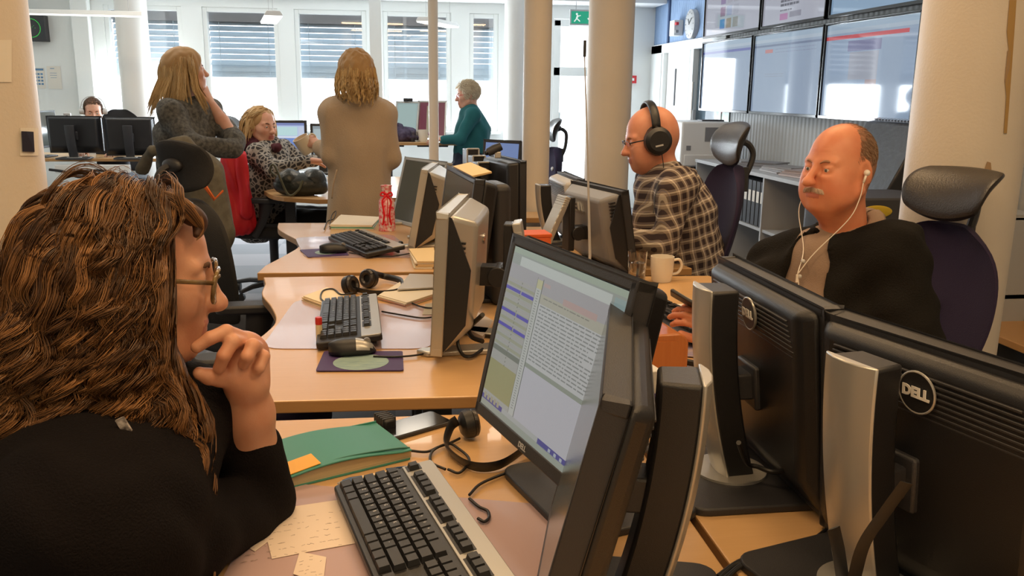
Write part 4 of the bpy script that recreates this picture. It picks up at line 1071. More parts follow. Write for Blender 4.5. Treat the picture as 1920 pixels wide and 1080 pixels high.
def cover(bm):
    top = [x/12*Lb for x in range(13)]; hz_ = [.0165+.012*math.sin(math.pi*min(1, x/Lb*1.1))*(1-.3*x/Lb) for x in top]
    R_ = []
    for x, h in zip(top, hz_): R_.append([bm.verts.new((x, -.002, h)), bm.verts.new((x, Wb, h)), bm.verts.new((x, Wb, h+.003)), bm.verts.new((x, -.002, h+.003))])
    for p, q in zip(R_, R_[1:]):
        for k in range(4): bm.faces.new((p[k], p[(k+1)%4], q[(k+1)%4], q[k]))
    bm.faces.new(R_[0]); bm.faces.new(R_[-1])
part('upper_cover', m_teal, t, cover, bevel=.001)
part('spine', m_teal, t, lambda bm: bx(bm, (Lb/2, Wb+.001, .012), (Lb, .003, .022)), bevel=.001)
part('sticker', mat('orange_sticker', (.85,.42,.03), .5), t, lambda bm: bx(bm, (.034, .027, .0262), (.062, .046, .0012), ry(R(-8))))
part('elastic_band', mat('teal_dark', (.02,.12,.09), .5), t, lambda bm: tube(bm, smooth_path([(.0, .008, .018), (.06, .008, .0255), (.12, .008, .029), (Lb-.03, .008, .0235), (Lb, .008, .019)], 5), .0018, 6))
# pen
a = onz(632, 907, DZ+.006); b = onz(772, 879, DZ+.012); d = b-a
t = thing('pen', 'blue and cream ballpoint pen lying between notebook and keyboard', 'pen', tuple(a))
m_pb = mat('pen_blue', (.02,.08,.22), .35); m_pc = mat('pen_cream', (.75,.60,.40), .3)
part('tip', m_silver, t, lambda bm: tube(bm, [V((0,0,0)), d*.04, d*.07], [.001, .003, .004], 10)); part('grip', m_pb, t, lambda bm: tube(bm, [d*.07, d*.16, d*.33], [.0045, .0065, .0055], 12), smooth=True)
part('barrel', m_pc, t, lambda bm: tube(bm, [d*.33, d*.82], .0052, 12), smooth=True); part('cap', m_pb, t, lambda bm: tube(bm, [d*.82, d*.97, d], [.0055, .005, .003], 12), smooth=True); part('clip', m_pb, t, lambda bm: tube(bm, [d*.95+V((0,0,.006)), d*.65+V((0,0,.0085))], .0016, 6))
# phone lying on the desk
P = [wp(735,830), wp(841,799), wp(820,782), wp(745,795)]
t = thing('smartphone', 'black phone lying on the desk between notebook and headset', 'phone', (P[0][0], P[0][1], DZ+.0006), math.atan2(P[1][1]-P[0][1], P[1][0]-P[0][0]))
part('body', m_dark, t, lambda bm: prism(bm, [(x+.07, y+.036) for x, y in rrect(.142, .072, .01)], 0, .008), bevel=.002); part('glass', m_gloss, t, lambda bm: prism(bm, [(x+.07, y+.036) for x, y in rrect(.136, .067, .007)], .008, .0086))
# small black usb hub
p = onz(722, 803, DZ)
t = thing('usb_hub', 'small black ribbed gadget standing by the phone', 'gadget', (p.x, p.y, DZ+.0006), R(25)); box_part('body', m_black, t, (0, 0, .013), (.026, .05, .026), bevel=.006)
part('ribs', m_dark, t, lambda bm: [bx(bm, (0, -.018+.009*k, .0135), (.029, .004, .0275)) for k in range(5)], bevel=.001)
# headsets
def headset(label, cup1, cup2, band, name='headset', pads=True, r=.024, m=m_black, th=.007, wide=2.0, cat='headset'):
    t = thing(name, label, cat, tuple(cup1[0]))
    O = V(cup1[0])
    for c, ax in (cup1, cup2):
        c = V(c)-O; ax = V(ax).normalized(); Q = V((0,0,1)).rotation_difference(ax).to_matrix()
        e = part('ear_cup', m, t, lambda bm: lathe(bm, [(0, -r*.55), (r*.6, -r*.55), (r*.95, -r*.3), (r, 0), (r, r*.3), (0, r*.3)], 24, c, Q), smooth=True)
        part('ear_cushion', m_leath, e, lambda bm: tube(bm, [c+Q @ V((r*.68*math.cos(k/20*2*math.pi), r*.68*math.sin(k/20*2*math.pi), r*.42)) for k in range(21)], r*.3, 8, cap=False), smooth=True)
    part('headband', m, t, lambda bm: tube(bm, [V(q)-O for q in smooth_path(band, 8)], th*wide, 8, flat=1/wide), smooth=True)
    return t
z5 = DZ+.03
c1 = onz(877, 795, DZ+.03)
b1 = onz(845, 800, DZ+.03); b2 = onz(838, 838, DZ+.014); b3 = onz(880, 872, DZ+.012); b4 = onz(935, 872, DZ+.013); b5 = onz(985, 840, DZ+.02)
headset('black headset lying on the desk behind the slanted screen', (c1, (1,.2,.1)), (onz(1000, 812, DZ+.035), (-1,-.2,.1)), [c1+V((-.02,0,.008)), b1, b2, b3, b4, b5, onz(1006, 818, DZ+.035)], r=.027, th=.003, wide=4)
c1 = onz(693, 522, DZ+.032); c2 = onz(655, 535, DZ+.026)
headset('black headset lying behind the middle keyboard', (c1, (-.6,-.8,.2)), (c2, (.8,-.5,.3)), [c1+V((.01,.01,.015)), onz(720,518,DZ+.02), onz(752,527,DZ+.018), onz(745,545,DZ+.012), onz(700,549,DZ+.01), c2+V((0,.01,-.01))], r=.032, th=.004, wide=2.6)
# lip balm
p = onz(599, 641, DZ)
t = thing('lip_balm', 'small lip balm tube with a red cap beside the middle keyboard', 'lip balm', (p.x, p.y, DZ+.0024))
part('tube', mat('balm_cream', (.8,.68,.42), .4), t, lambda bm: lathe(bm, [(.0085, 0), (.0085, .045)], 20), smooth=True); part('cap', mat('balm_red', (.6,.03,.02), .35), t, lambda bm: lathe(bm, [(.0088, .045), (.0088, .062), (.008, .064)], 20), smooth=True)
# mug and glass
def mug(label, loc, r=.041, h=.095, m=mat('mug_white', (.82,.76,.66), .22), hang=-30, tilt=None, name='coffee_mug'):
    t = thing(name, label, 'mug', loc); 
    if tilt: t.rotation_euler = tilt
    part('cup', m, t, lambda bm: lathe(bm, [(0, 0), (r*.80, 0), (r*.84, .006), (r*.97, h*.5), (r, h), (r-.003, h), (r*.9, h*.4), (r*.78, .008), (0, .007)], 36), smooth=True)
    a = R(hang); c, s = math.cos(a), math.sin(a)
    part('handle', m, t, lambda bm: tube(bm, smooth_path([(c*r*.95, s*r*.95, h*.82), (c*(r+.022), s*(r+.022), h*.84), (c*(r+.032), s*(r+.032), h*.6), (c*(r+.02), s*(r+.02), h*.32), (c*r*.9, s*r*.9, h*.25)], 6), .005, 8), smooth=True)
    return t
p = onz(1240, 527, DZ)
mug('white mug standing on the desk corner near the checked shirt', (p.x, p.y, DZ+.0006), r=.041, h=.088, hang=5)
m_glass = mat('drinking_glass', (1,1,1), .02, trans=1)
p = onz(1193, 532, DZ)
t = thing('water_glass', 'glass of water between the white mug and the lit screen', 'glass', (p.x, p.y, DZ+.0006))
part('glass', m_glass, t, lambda bm: lathe(bm, [(0, 0), (.028, 0), (.034, .115), (.032, .115), (.0265, .006), (0, .006)], 32), smooth=True)
part('water', mat('water', (.95,.97,1), .0, trans=1), t, lambda bm: lathe(bm, [(0, .0065), (.026, .0065), (.0298, .075), (0, .075)], 32), smooth=True)
# wooden box
a = V((*wp(1197, 742), 0)); b = V((*wp(1252, 745), 0))
p = onz(1228, 738, DZ)
t = thing('wooden_box', 'striped cherry wood box with rounded corners behind the slanted screen', 'wooden box', (p.x-.035, p.y+.10, DZ+.0006), R(6))
part('body', m_redwood, t, lambda bm: prism(bm, rrect(.20, .13, .028, 7), -.1, .1, rot=rx(math.pi/2), off=(0, 0, .066)), bevel=.004)
part('front_panel', m_redwood, t, lambda bm: prism(bm, rrect(.17, .10, .02, 7), .1, .104, rot=rx(math.pi/2), off=(0,0,.066)))
# small white box leaning by the screens
p = onz(1212, 800, DZ)
t = thing('tissue_pack', 'small white and purple box standing behind the edge on monitor', 'box', (p.x+.0, p.y+.02, DZ+.0006), R(10)); box_part('body', m_white, t, (0, 0, .06), (.03, .08, .12), bevel=.002); box_part('purple_print', mat('purple_print', (.18,.14,.4), .5), t, (0, 0, .05), (.031, .081, .05))
# papers
m_paperd = mat('handwritten_paper', (.74,.62,.52), .7)
def scribble(bm, x0, y0, x1, y1, n, r):
    for k in range(n):
        x = r.uniform(x0, x1); y = r.uniform(y0, y1); bx(bm, (x, y, .0008), (r.uniform(.002,.006), .0006, .0002), rz(r.uniform(-.6, .9)))
def sheet(label, pts, m=m_paper, z=DZ+.003, ink=0, group=None, name='paper_sheet', th=.0006, cat='paper sheet', base=None):
    P = [wp(x, y) for x, y in pts]; cx = sum(p[0] for p in P)/len(P); cy = sum(p[1] for p in P)/len(P)
    t = thing(name, label, cat, (cx, cy, z), 0, group)
    part('sheet', m, t, lambda bm: prism(bm, [(p[0]-cx, p[1]-cy) for p in P], 0, th))
    if ink:
        r = random.Random(ink); w_ = max(p[0] for p in P)-min(p[0] for p in P); h_ = max(p[1] for p in P)-min(p[1] for p in P)
        bm = BM()
        for k in range(ink):
            x = r.uniform(-.38, .38)*w_; row = r.randint(0, 6); y = (-.3+.1*row)*h_+x*.25; bx(bm, (x, y, th+.0001), (r.uniform(.002,.007), .0007, .0002), rz(r.uniform(-.5,.9)))
        fin('handwriting', bm, mat('pencil_ink', (.35,.28,.24), .6), t)
    return t
sheet('handwritten sheet of paper under the mat beside the nearest keyboard', [(440,1015),(520,958),(668,936),(692,1018),(560,1042),(510,1052),(502,1020),(478,1038)], m_paperd, ink=110)
sheet('small torn note below the handwritten sheet', [(550,1082),(562,1040),(612,1050),(606,1100)], m_paperd, z=DZ+.0042, ink=12)
def stack(label, pts, n, cols, dz=.004, z=DZ+.001, name='paper_stack', cat='paper stack', jit=.004):
    P = [wp(x, y) for x, y in pts]; cx = sum(p[0] for p in P)/len(P); cy = sum(p[1] for p in P)/len(P)
    t = thing(name, label, cat, (cx, cy, z)); r = random.Random(len(label))
    for k in range(n):
        c = cols[k % len(cols)]; m = mat('stack_%d_%d_%d' % tuple(int(q*99) for q in c), c, .7)
        ox, oy, a = r.uniform(-jit, jit), r.uniform(-jit, jit), r.uniform(-.03, .03)
        part('sheet', m, t, lambda bm: prism(bm, [(math.cos(a)*(p[0]-cx)-math.sin(a)*(p[1]-cy)+ox, math.sin(a)*(p[0]-cx)+math.cos(a)*(p[1]-cy)+oy) for p in P], k*dz, k*dz+dz*.9))
    return t
WH = (.78,.72,.6)
stack('white paper pad with a green sheet in it behind the grey keyboard', [(620,430),(700,431),(712,415),(637,411)], 5, [WH, (.05,.3,.2), (.45,.6,.5), WH, WH], .0045)
stack('small pad of cream sticky notes under the headset', [(568,565),(610,580),(650,562),(612,548)], 4, [(.8,.66,.42), (.82,.7,.5)], .004)
stack('pad of yellow sticky notes beside the silver monitor edge', [(780,505),(815,505),(815,478),(768,480)], 5, [WH, (.8,.62,.35), (.85,.66,.38)], .006)
stack('pile of loose papers and a brochure beside the middle headset', [(708,562),(760,577),(812,560),(812,527),(770,524)], 5, [WH, (.7,.35,.28), (.75,.7,.62), WH], .003)
sheet('folded grey brochure standing on the papers behind the headset', [(745,556),(812,552),(812,527),(768,526)], mat('brochure', (.45,.42,.38), .4), z=DZ+.020, th=.004, name='brochure', cat='brochure')
sheet('white form sheet on the desk under the held phone', [(1225,572),(1300,572),(1318,640),(1290,625),(1222,580)], m_paper, ink=40)
sheet('printed colourful magazine page beside the wooden box', [(1245,645),(1305,645),(1310,672),(1250,668)], mat('magazine_page', (.6,.45,.42), .4, col2=(.25,.25,.5), noise_scale=30), name='magazine_page', cat='magazine')
sheet('grey card lying beside the base of the silver monitor', [(792,592),(815,592),(815,570),(798,572)], mat('grey_card', (.4,.36,.28), .6), name='card', cat='card')
sheet('crumpled silver wrapper at the foot of the silver monitor', [(868,622),(905,640),(925,610),(890,590)], mat('wrapper', (.55,.5,.48), .3), z=DZ+.002, th=.012, name='wrapper', cat='wrapper')
# envelope on the dark monitor
p = aty(880, 318, 2.85); q1_, q2_ = onz(850,308,1.137), onz(905,336,1.137)
t = thing('envelope', 'yellow envelope lying on the top edge of the dark monitor', 'envelope', tuple((q1_+q2_)/2+V((.015,0,.002))), math.atan2((q2_-q1_).y, (q2_-q1_).x)); box_part('paper', mat('envelope_yellow', (.75,.52,.24), .6), t, (0, 0, .003), (.34, .06, .006), rx(R(12)), bevel=.001)
# gift bottle
p = onz(726, 432, DZ)
t = thing('gift_bottle', 'red and white wrapped gift bottle with a ribbon on the far middle desk', 'gift bottle', (p.x, p.y, DZ+.001))
m_gift = mat('gift_wrap', (.80,.70,.70), .2, col2=(.70,.02,.05), noise_scale=70); m_rib = mat('red_ribbon', (.7,.01,.02), .35)
part('wrapped_body', m_gift, t, lambda bm: lathe(bm, [(0, 0), (.04, 0), (.038, .03), (.036, .14), (.02, .165), (.018, .175), (.028, .21), (0, .205)], 20), smooth=True)
part('ribbon', m_rib, t, lambda bm: [tube(bm, smooth_path([(0, -.022, .165), (s*.02, -.036, .14), (s*.012, -.04, .08), (s*.02, -.042, .03)], 5), .005, 6, flat=.3) for s in (-1, .2, 1)])
part('bow', m_rib, t, lambda bm: [tube(bm, smooth_path([(0, -.02, .168), (s*.02, -.026, .18), (s*.026, -.026, .165), (0, -.02, .165)], 5), .004, 6) for s in (-1, 1)])
# orange folder behind the edge on monitors
p = onz(960, 512, DZ)
t = thing('orange_box', 'orange cardboard box standing behind the tall black speaker', 'box', (.47, 3.02, DZ+.0006), R(5)); hh = .14
box_part('body', mat('orange_card', (.75,.14,.03), .5), t, (0.02, 0, hh/2), (.13, .10, hh), bevel=.006); box_part('lid', mat('orange_card_lid', (.65,.11,.02), .5), t, (0.02, 0, hh+.004), (.135, .105, .012), bevel=.002)
# antenna rod
a = onz(1108, 470, 1.0); 
pa0 = aty(1106, 478, 2.5); pa1 = aty(1097, 76, 2.5); pm_ = aty(1096, 107, 2.5); pmid = aty(1102, 300, 2.5)
t = thing('antenna', 'tall thin antenna rod with a dark tip in front of the beige column', 'antenna', (pa0.x, pa0.y, DZ+.0006))
O = V((pa0.x, pa0.y, DZ)); part('rod', m_lgrey, t, lambda bm: tube(bm, [V((0,0,.01)), pa0-O, pmid-O, pm_-O], [.0045, .0045, .0028, .0018], 8), smooth=True); part('tip', m_dark, t, lambda bm: tube(bm, [pm_-O, pa1-O], .0045, 8), smooth=True)
part('base', m_black, t, lambda bm: lathe(bm, [(.035, 0), (.035, .01), (.012, .02), (.012, .03)], 24), smooth=True)
# cables
def cable(label, pts, r=.0025, group=None, name='cable'):
    bm = BM(); P = smooth_path(pts, 7); o = P[0].copy(); tube(bm, [q-o for q in P], r, 7)
    ob_ = fin(name, bm, m_rubber, smooth=True); ob_.location = o; return tag(ob_, label, 'cable', group)
def cz(*pts, dz=.0072): return [onz(x, y, DZ+dz) for x, y in pts]
cable('thin dark cable running from the notebook to the headset', cz((770,845),(800,847),(822,838),(845,830),(862,822)))
cable('thin cable curling behind the nearest keyboard to the headset', cz((835,880),(808,866),(812,845),(840,832),(858,840),(880,862),(862,886),(840,880)))
cable('black cable running from the keyboard back to the monitor base', cz((880,928),(900,908),(935,892),(975,878)))
cable('short looped cable at the back edge of the nearest keyboard', cz((880,935),(898,950),(914,958),(917,970),(908,978),(896,972)))
cable('mouse cable of the silver and black mouse', cz((700,668),(740,669),(780,666),(806,660)))
cable('thin looped headset cable on the cream sticky notes', cz((640,566),(620,570),(602,560),(606,545),(625,542),(640,552),(662,549), dz=.02))
cable('cable running from the middle keyboard towards the silver monitor', cz((708,555),(750,560),(790,575),(818,578)))
cable('lower cable on the clear mat behind the middle keyboard', cz((716,584),(750,590),(790,596),(815,594)))
cable('cable from the far mouse across the clear mat', cz((655,474),(690,478),(730,481),(775,474)))
cable('headset cable with a round bead on the far middle desk', cz((706,450),(735,456),(770,462),(790,458)))
t_ = thing('cable_bead', 'small black ball on the headset cable beside the silver monitor', 'cable bead', tuple(onz(751, 456, DZ+.010))); part('ball', m_black, t_, lambda bm: ell(bm, (0,0,0), (.012,.012,.010)))
cable('thin cable curling beside the white and green paper pad', cz((608,430),(614,415),(626,410),(630,396),(622,404),(618,425)))
cable('thick black cables bundled beside the wooden box', cz((1255,680),(1280,678),(1305,682), dz=.01), .008)
cable('black cable drooping behind the wooden box', cz((1256,695),(1262,712),(1285,725),(1300,720), dz=.008), .004)
for k, (dx, dy) in enumerate([(0,0),(8,8),(-6,14),(4,20)]):
    cable('black power cable in the bundle on the desk below the round badges', cz((1345+dx,1080+dy),(1390+dx,1050+dy//2),(1450,1038+dy),(1510,1020+dy),(1560,985+dy)), .0028, 'power cables in the bundle at the desk corner')
cable('black cable hanging from the monitor over the dark base plate', [onz(1385,830,.86), onz(1400,868,.80), onz(1420,875,.79), onz(1450,885,.785), onz(1480,880,.80)], .004)
cable('thick video cable from the silver monitor down to the desk', [onz(868,600,.83), onz(858,640,.78), onz(868,665,.752), onz(885,668,.75), onz(905,655,.752)], .0045)
cable('black video cable behind the silver monitor stand', [onz(905,590,.86), onz(880,615,.80), onz(885,632,.79), onz(905,640,.79)], .006)
# handbag on the desk
p = aty(555, 358, 5.35)
t = thing('handbag', 'dark green handbag with curved handles on the desk beside the coat', 'handbag', (p.x+.02, p.y+.12, DZ+.001), R(-5))
m_bag = mat('dark_leather_bag', (.02,.022,.016), .35, bump=.5, bump_scale=30)
def bag(bm):
    for (c, r) in (((0,0,.06), (.17,.09,.075)), ((-.07,0,.09), (.09,.08,.07)), ((.08,.01,.085), (.08,.08,.075))): ell(bm, c, r, seg=14)
    for v in bm.verts: v.co += noise.noise_vector(v.co*14)*.015; v.co.z = max(v.co.z, 0)
part('body', m_bag, t, bag, smooth='all'); part('handle', mat('olive_strap', (.10,.10,.06), .4), t, lambda bm: tube(bm, smooth_path([(-.13,-.09,.12), (-.16,-.11,.16), (-.13,-.12,.19), (-.06,-.12,.02), (-.0,-.11,.04), (.03,-.10,.1)], 7), .007, 8), smooth=True)
# scarf / bag pile on the far desk
p = aty(758, 262, YT)
t = thing('fabric_bag', 'dark purple patterned bag heaped on the far desk by the coat', 'bag', (p.x, YT+.15, zt_+.001))
def heap(bm):
    ell(bm, (0,0,.06), (.13,.09,.075), seg=14); ell(bm, (.06,0,.04), (.09,.08,.05)); ell(bm, (-.05,0,.10), (.06,.06,.06))
    for v in bm.verts: v.co += noise.noise_vector(v.co*22)*.022; v.co.z = max(v.co.z, 0)
part('body', mat('purple_cloth', (.03,.015,.05), .7, col2=(.10,.08,.14), noise_scale=25), t, heap, smooth='all')
p = aty(794, 262, YT); mug('cream mug on the far desk in front of the tilted screens', (p.x, YT+.12, zt_+.001), r=.05, h=.11, hang=180)
p = aty(778, 262, YT); t = thing('small_glass', 'small clear glass beside the cream mug on the far desk', 'glass', (p.x-.01, YT+.1, zt_+.001)); part('glass', m_glass, t, lambda bm: lathe(bm, [(0,0), (.03,0), (.034,.1), (.031,.1), (.027,.006), (0,.006)], 20), smooth=True)
# lanyard strap by the big monitor back
a = onz(1655, 915, .95)
bm = BM(); P0 = smooth_path([onz(1700, 905, .96), onz(1660, 960, .92), onz(1620, 1020, .88), onz(1600, 1090, .82)], 6); tube(bm, [q-P0[0] for q in P0], .009, 6, flat=.12)
o = fin('lanyard', bm, m_rubber, smooth=True); o.location = P0[0]; tag(o, 'black lanyard strap hanging across the silver stand spine at the corner', 'lanyard')
bm = BM(); P0 = [onz(1563, 990, .88), onz(1572, 1030, .85), onz(1580, 1085, .82)]; tube(bm, [q-P0[0] for q in P0], .008, 6, flat=.15)
o = fin('lanyard', bm, m_rubber, smooth=True); o.location = P0[0]; tag(o, 'narrow black ribbon hanging between the two black monitors', 'lanyard')

# cable tray and hanging cables under the far desk
a = aty(100, 306, 8.22); b = aty(241, 306, 8.22)
t = thing('cable_tray', 'white cable tray hanging under the desk of the black monitor backs', 'cable tray', ((a.x+b.x)/2, 8.26, .66)); box_part('tray', m_white, t, (0,0,0), (b.x-a.x, .05, .07), bevel=.004)
cable('dangling black cables under the white tray by the cream column', [aty(92, 318, 8.2), aty(120, 322, 8.2), aty(150, 332, 8.2), aty(175, 320, 8.2), aty(210, 322, 8.2)], .012)
p = aty(165, 335, 8.3)
t = thing('computer_tower', 'dark computer tower under the desk of the headset man', 'computer', (p.x+.1, 8.45, 0)); box_part('case', m_black, t, (0,0,.27), (.5, .4, .52), bevel=.01); box_part('front_grille', m_dark, t, (0,-.202,.27), (.44,.008,.44))
# ---------------- sculpting tools: distance fields meshed with surface nets ----------------
class Field:
    def __init__(s, lo, hi, h):
        s.lo = np.array(lo, float); s.h = h; s.n = np.ceil((np.array(hi)-s.lo)/h).astype(int)+1
        s.F = np.full(s.n, .3, np.float32)
        s.ax = [s.lo[i]+h*np.arange(s.n[i]) for i in range(3)]
    def _sl(s, a, b):
        i0 = np.clip(((a-s.lo)/s.h).astype(int), 0, s.n-1); i1 = np.clip(((b-s.lo)/s.h).astype(int)+2, 1, s.n)
        if (i1 <= i0).any(): return None
        sl = tuple(slice(p, q) for p, q in zip(i0, i1))
        g = np.meshgrid(*[s.ax[i][sl[i]] for i in range(3)], indexing='ij', sparse=True); return sl, g
    def _mix(s, sl, d, k, op):
        A = s.F[sl]
        if op == 'add':
            h = np.clip(.5+.5*(A-d)/k, 0, 1); s.F[sl] = A*(1-h)+d*h-k*h*(1-h)
        else:
            d = -d; h = np.clip(.5-.5*(A-d)/k, 0, 1); s.F[sl] = A*(1-h)+d*h+k*h*(1-h)
    def ell(s, c, r, k=.01, rot=None, op='add'):
        c = np.array(c, float); r = np.array(r, float); m = (r.max() if rot is not None else r)+k*1.5+s.h*2
        q = s._sl(c-m, c+m)
        if q is None: return
        sl, (x, y, z) = q; x, y, z = x-c[0], y-c[1], z-c[2]
        if rot is not None:
            M_ = np.array(rot).T; x, y, z = M_[0,0]*x+M_[0,1]*y+M_[0,2]*z, M_[1,0]*x+M_[1,1]*y+M_[1,2]*z, M_[2,0]*x+M_[2,1]*y+M_[2,2]*z
        k0 = np.sqrt((x/r[0])**2+(y/r[1])**2+(z/r[2])**2); k1 = np.sqrt((x/r[0]**2)**2+(y/r[1]**2)**2+(z/r[2]**2)**2)+1e-9
        s._mix(sl, (k0*(k0-1)/k1).astype(np.float32), k, op)
    def cap(s, a, b, ra, rb=None, k=.01, op='add'):
        rb = ra if rb is None else rb; a = np.array(a, float); b = np.array(b, float); R_ = max(ra, rb)+k*1.5+s.h*2
        q = s._sl(np.minimum(a, b)-R_, np.maximum(a, b)+R_)
        if q is None: return
        sl, (x, y, z) = q; ab = b-a; L = (ab@ab)+1e-12
        t = np.clip(((x-a[0])*ab[0]+(y-a[1])*ab[1]+(z-a[2])*ab[2])/L, 0, 1)
        d = np.sqrt((x-a[0]-t*ab[0])**2+(y-a[1]-t*ab[1])**2+(z-a[2]-t*ab[2])**2)-(ra+(rb-ra)*t)
        s._mix(sl, d.astype(np.float32), k, op)
    def mesh(s):
        F_ = s.F; I = F_ < 0; n = F_.shape
        cnt = np.zeros(tuple(k-1 for k in n), np.int8)
        for a in (0,1):
            for b in (0,1):
                for c in (0,1): cnt += I[a:n[0]-1+a, b:n[1]-1+b, c:n[2]-1+c]
        act = (cnt > 0) & (cnt < 8); idx = np.full(act.shape, -1, np.int64); ijk = np.argwhere(act); idx[act] = np.arange(len(ijk))
        P = np.zeros((len(ijk), 3)); W_ = np.zeros(len(ijk)); i, j, k = ijk.T
        for ax in range(3):
            o1, o2 = [q for q in range(3) if q != ax]
            for u in (0,1):
                for v in (0,1):
                    d = [0,0,0]; d[o1] = u; d[o2] = v; e = list(d); e[ax] = 1
                    f0 = F_[i+d[0], j+d[1], k+d[2]]; f1 = F_[i+e[0], j+e[1], k+e[2]]; c = (f0 < 0) != (f1 < 0)
                    t = np.where(c, f0/np.where(c, f0-f1, 1), 0); Q = np.array([d]*len(ijk), float); Q[:, ax] = t
                    P += Q*c[:, None]; W_ += c
        P = s.lo+(ijk+P/np.maximum(W_, 1)[:, None])*s.h
        quads = []
        for ax in range(3):
            o1, o2 = (ax+1) % 3, (ax+2) % 3
            sl0 = [slice(None)]*3; sl1 = [slice(None)]*3; sl0[ax] = slice(0, n[ax]-1); sl1[ax] = slice(1, n[ax])
            a_, b_ = I[tuple(sl0)], I[tuple(sl1)]; c = np.argwhere(a_ != b_)
            c = c[(c[:, o1] > 0) & (c[:, o2] > 0) & (c[:, o1] < n[o1]-1) & (c[:, o2] < n[o2]-1)]
            inside = a_[tuple(c.T)]
            def at(u, v):
                q = c.copy(); q[:, o1] -= u; q[:, o2] -= v; return idx[tuple(q.T)]
            Q = np.stack([at(1,1), at(0,1), at(0,0), at(1,0)], 1); Q[~inside] = Q[~inside][:, ::-1]; quads.append(Q)
        return P, np.concatenate(quads)
def np_mesh(name, Vv, Fq, mats, parent=None, origin=(0,0,0), smooth=True, mi=None):
    me = bpy.data.meshes.new(name); k = Fq.shape[1]
    me.vertices.add(len(Vv)); me.vertices.foreach_set('co', (Vv-np.array(origin)).astype(np.float32).ravel())
    me.loops.add(len(Fq)*k); me.loops.foreach_set('vertex_index', Fq.astype(np.int32).ravel())
    me.polygons.add(len(Fq)); me.polygons.foreach_set('loop_start', (np.arange(len(Fq))*k).astype(np.int32)); 
    if smooth: me.polygons.foreach_set('use_smooth', np.ones(len(Fq), bool))
    for m in mats: me.materials.append(m)
    if mi is not None: me.polygons.foreach_set('material_index', mi.astype(np.int32))
    me.update(calc_edges=True); me.validate()
    o = bpy.data.objects.new(name, me); C.objects.link(o)
    if parent: o.parent = parent
    return o
def strands(name, P, rad, m, parent, origin, cval=None, seg=3, tip_tone=0.0):
    """P: (S,N,3) polylines -> tapered tubes; cval per strand goes into a colour attribute"""
    S, N, _ = P.shape; T = np.gradient(P, axis=1); T /= np.linalg.norm(T, axis=2, keepdims=True)+1e-9
    ref = np.array([.31, .52, .79]); A = np.cross(T, ref); A /= np.linalg.norm(A, axis=2, keepdims=True)+1e-9; B = np.cross(T, A)
    tp = np.interp(np.linspace(0, 1, N), [0, .1, .75, 1], [.7, 1, .85, .12])[None, :, None]*np.asarray(rad).reshape(-1, 1, 1)
    ring = [P+tp*(math.cos(2*math.pi*k/seg)*A+math.sin(2*math.pi*k/seg)*B) for k in range(seg)]
    Vv = np.stack(ring, 2).reshape(-1, 3); base = (np.arange(S)*N*seg)[:, None, None]+(np.arange(N-1)*seg)[None, :, None]
    k = np.arange(seg)[None, None, :]; k2 = (k+1) % seg
    Q = np.stack([base+k, base+k2, base+seg+k2, base+seg+k], 3).reshape(-1, 4)
    o = np_mesh(name, Vv, Q, [m], parent, origin)
    at = o.data.color_attributes.new('tone', 'FLOAT_COLOR', 'POINT'); cv = np.clip(np.repeat(cval if cval is not None else rng.random(S), N*seg)+tip_tone*np.tile(np.repeat(np.linspace(0, 1, N)**1.5, seg), S), 0, 1)
    at.data.foreach_set('color', np.stack([cv, cv, cv, np.ones_like(cv)], 1).astype(np.float32).ravel())
    return o
def hair_mat(name, dark, light, rough=.38):
    m = mat(name, dark, rough); nt = m.node_tree; b = nt.nodes['Principled BSDF']
    a = nt.nodes.new('ShaderNodeVertexColor'); a.layer_name = 'tone'; mx = nt.nodes.new('ShaderNodeMix'); mx.data_type = 'RGBA'
    mx.inputs[6].default_value = (*dark, 1); mx.inputs[7].default_value = (*light, 1); nt.links.new(a.outputs[0], mx.inputs[0]); nt.links.new(mx.outputs[2], b.inputs['Base Color'])
    return m
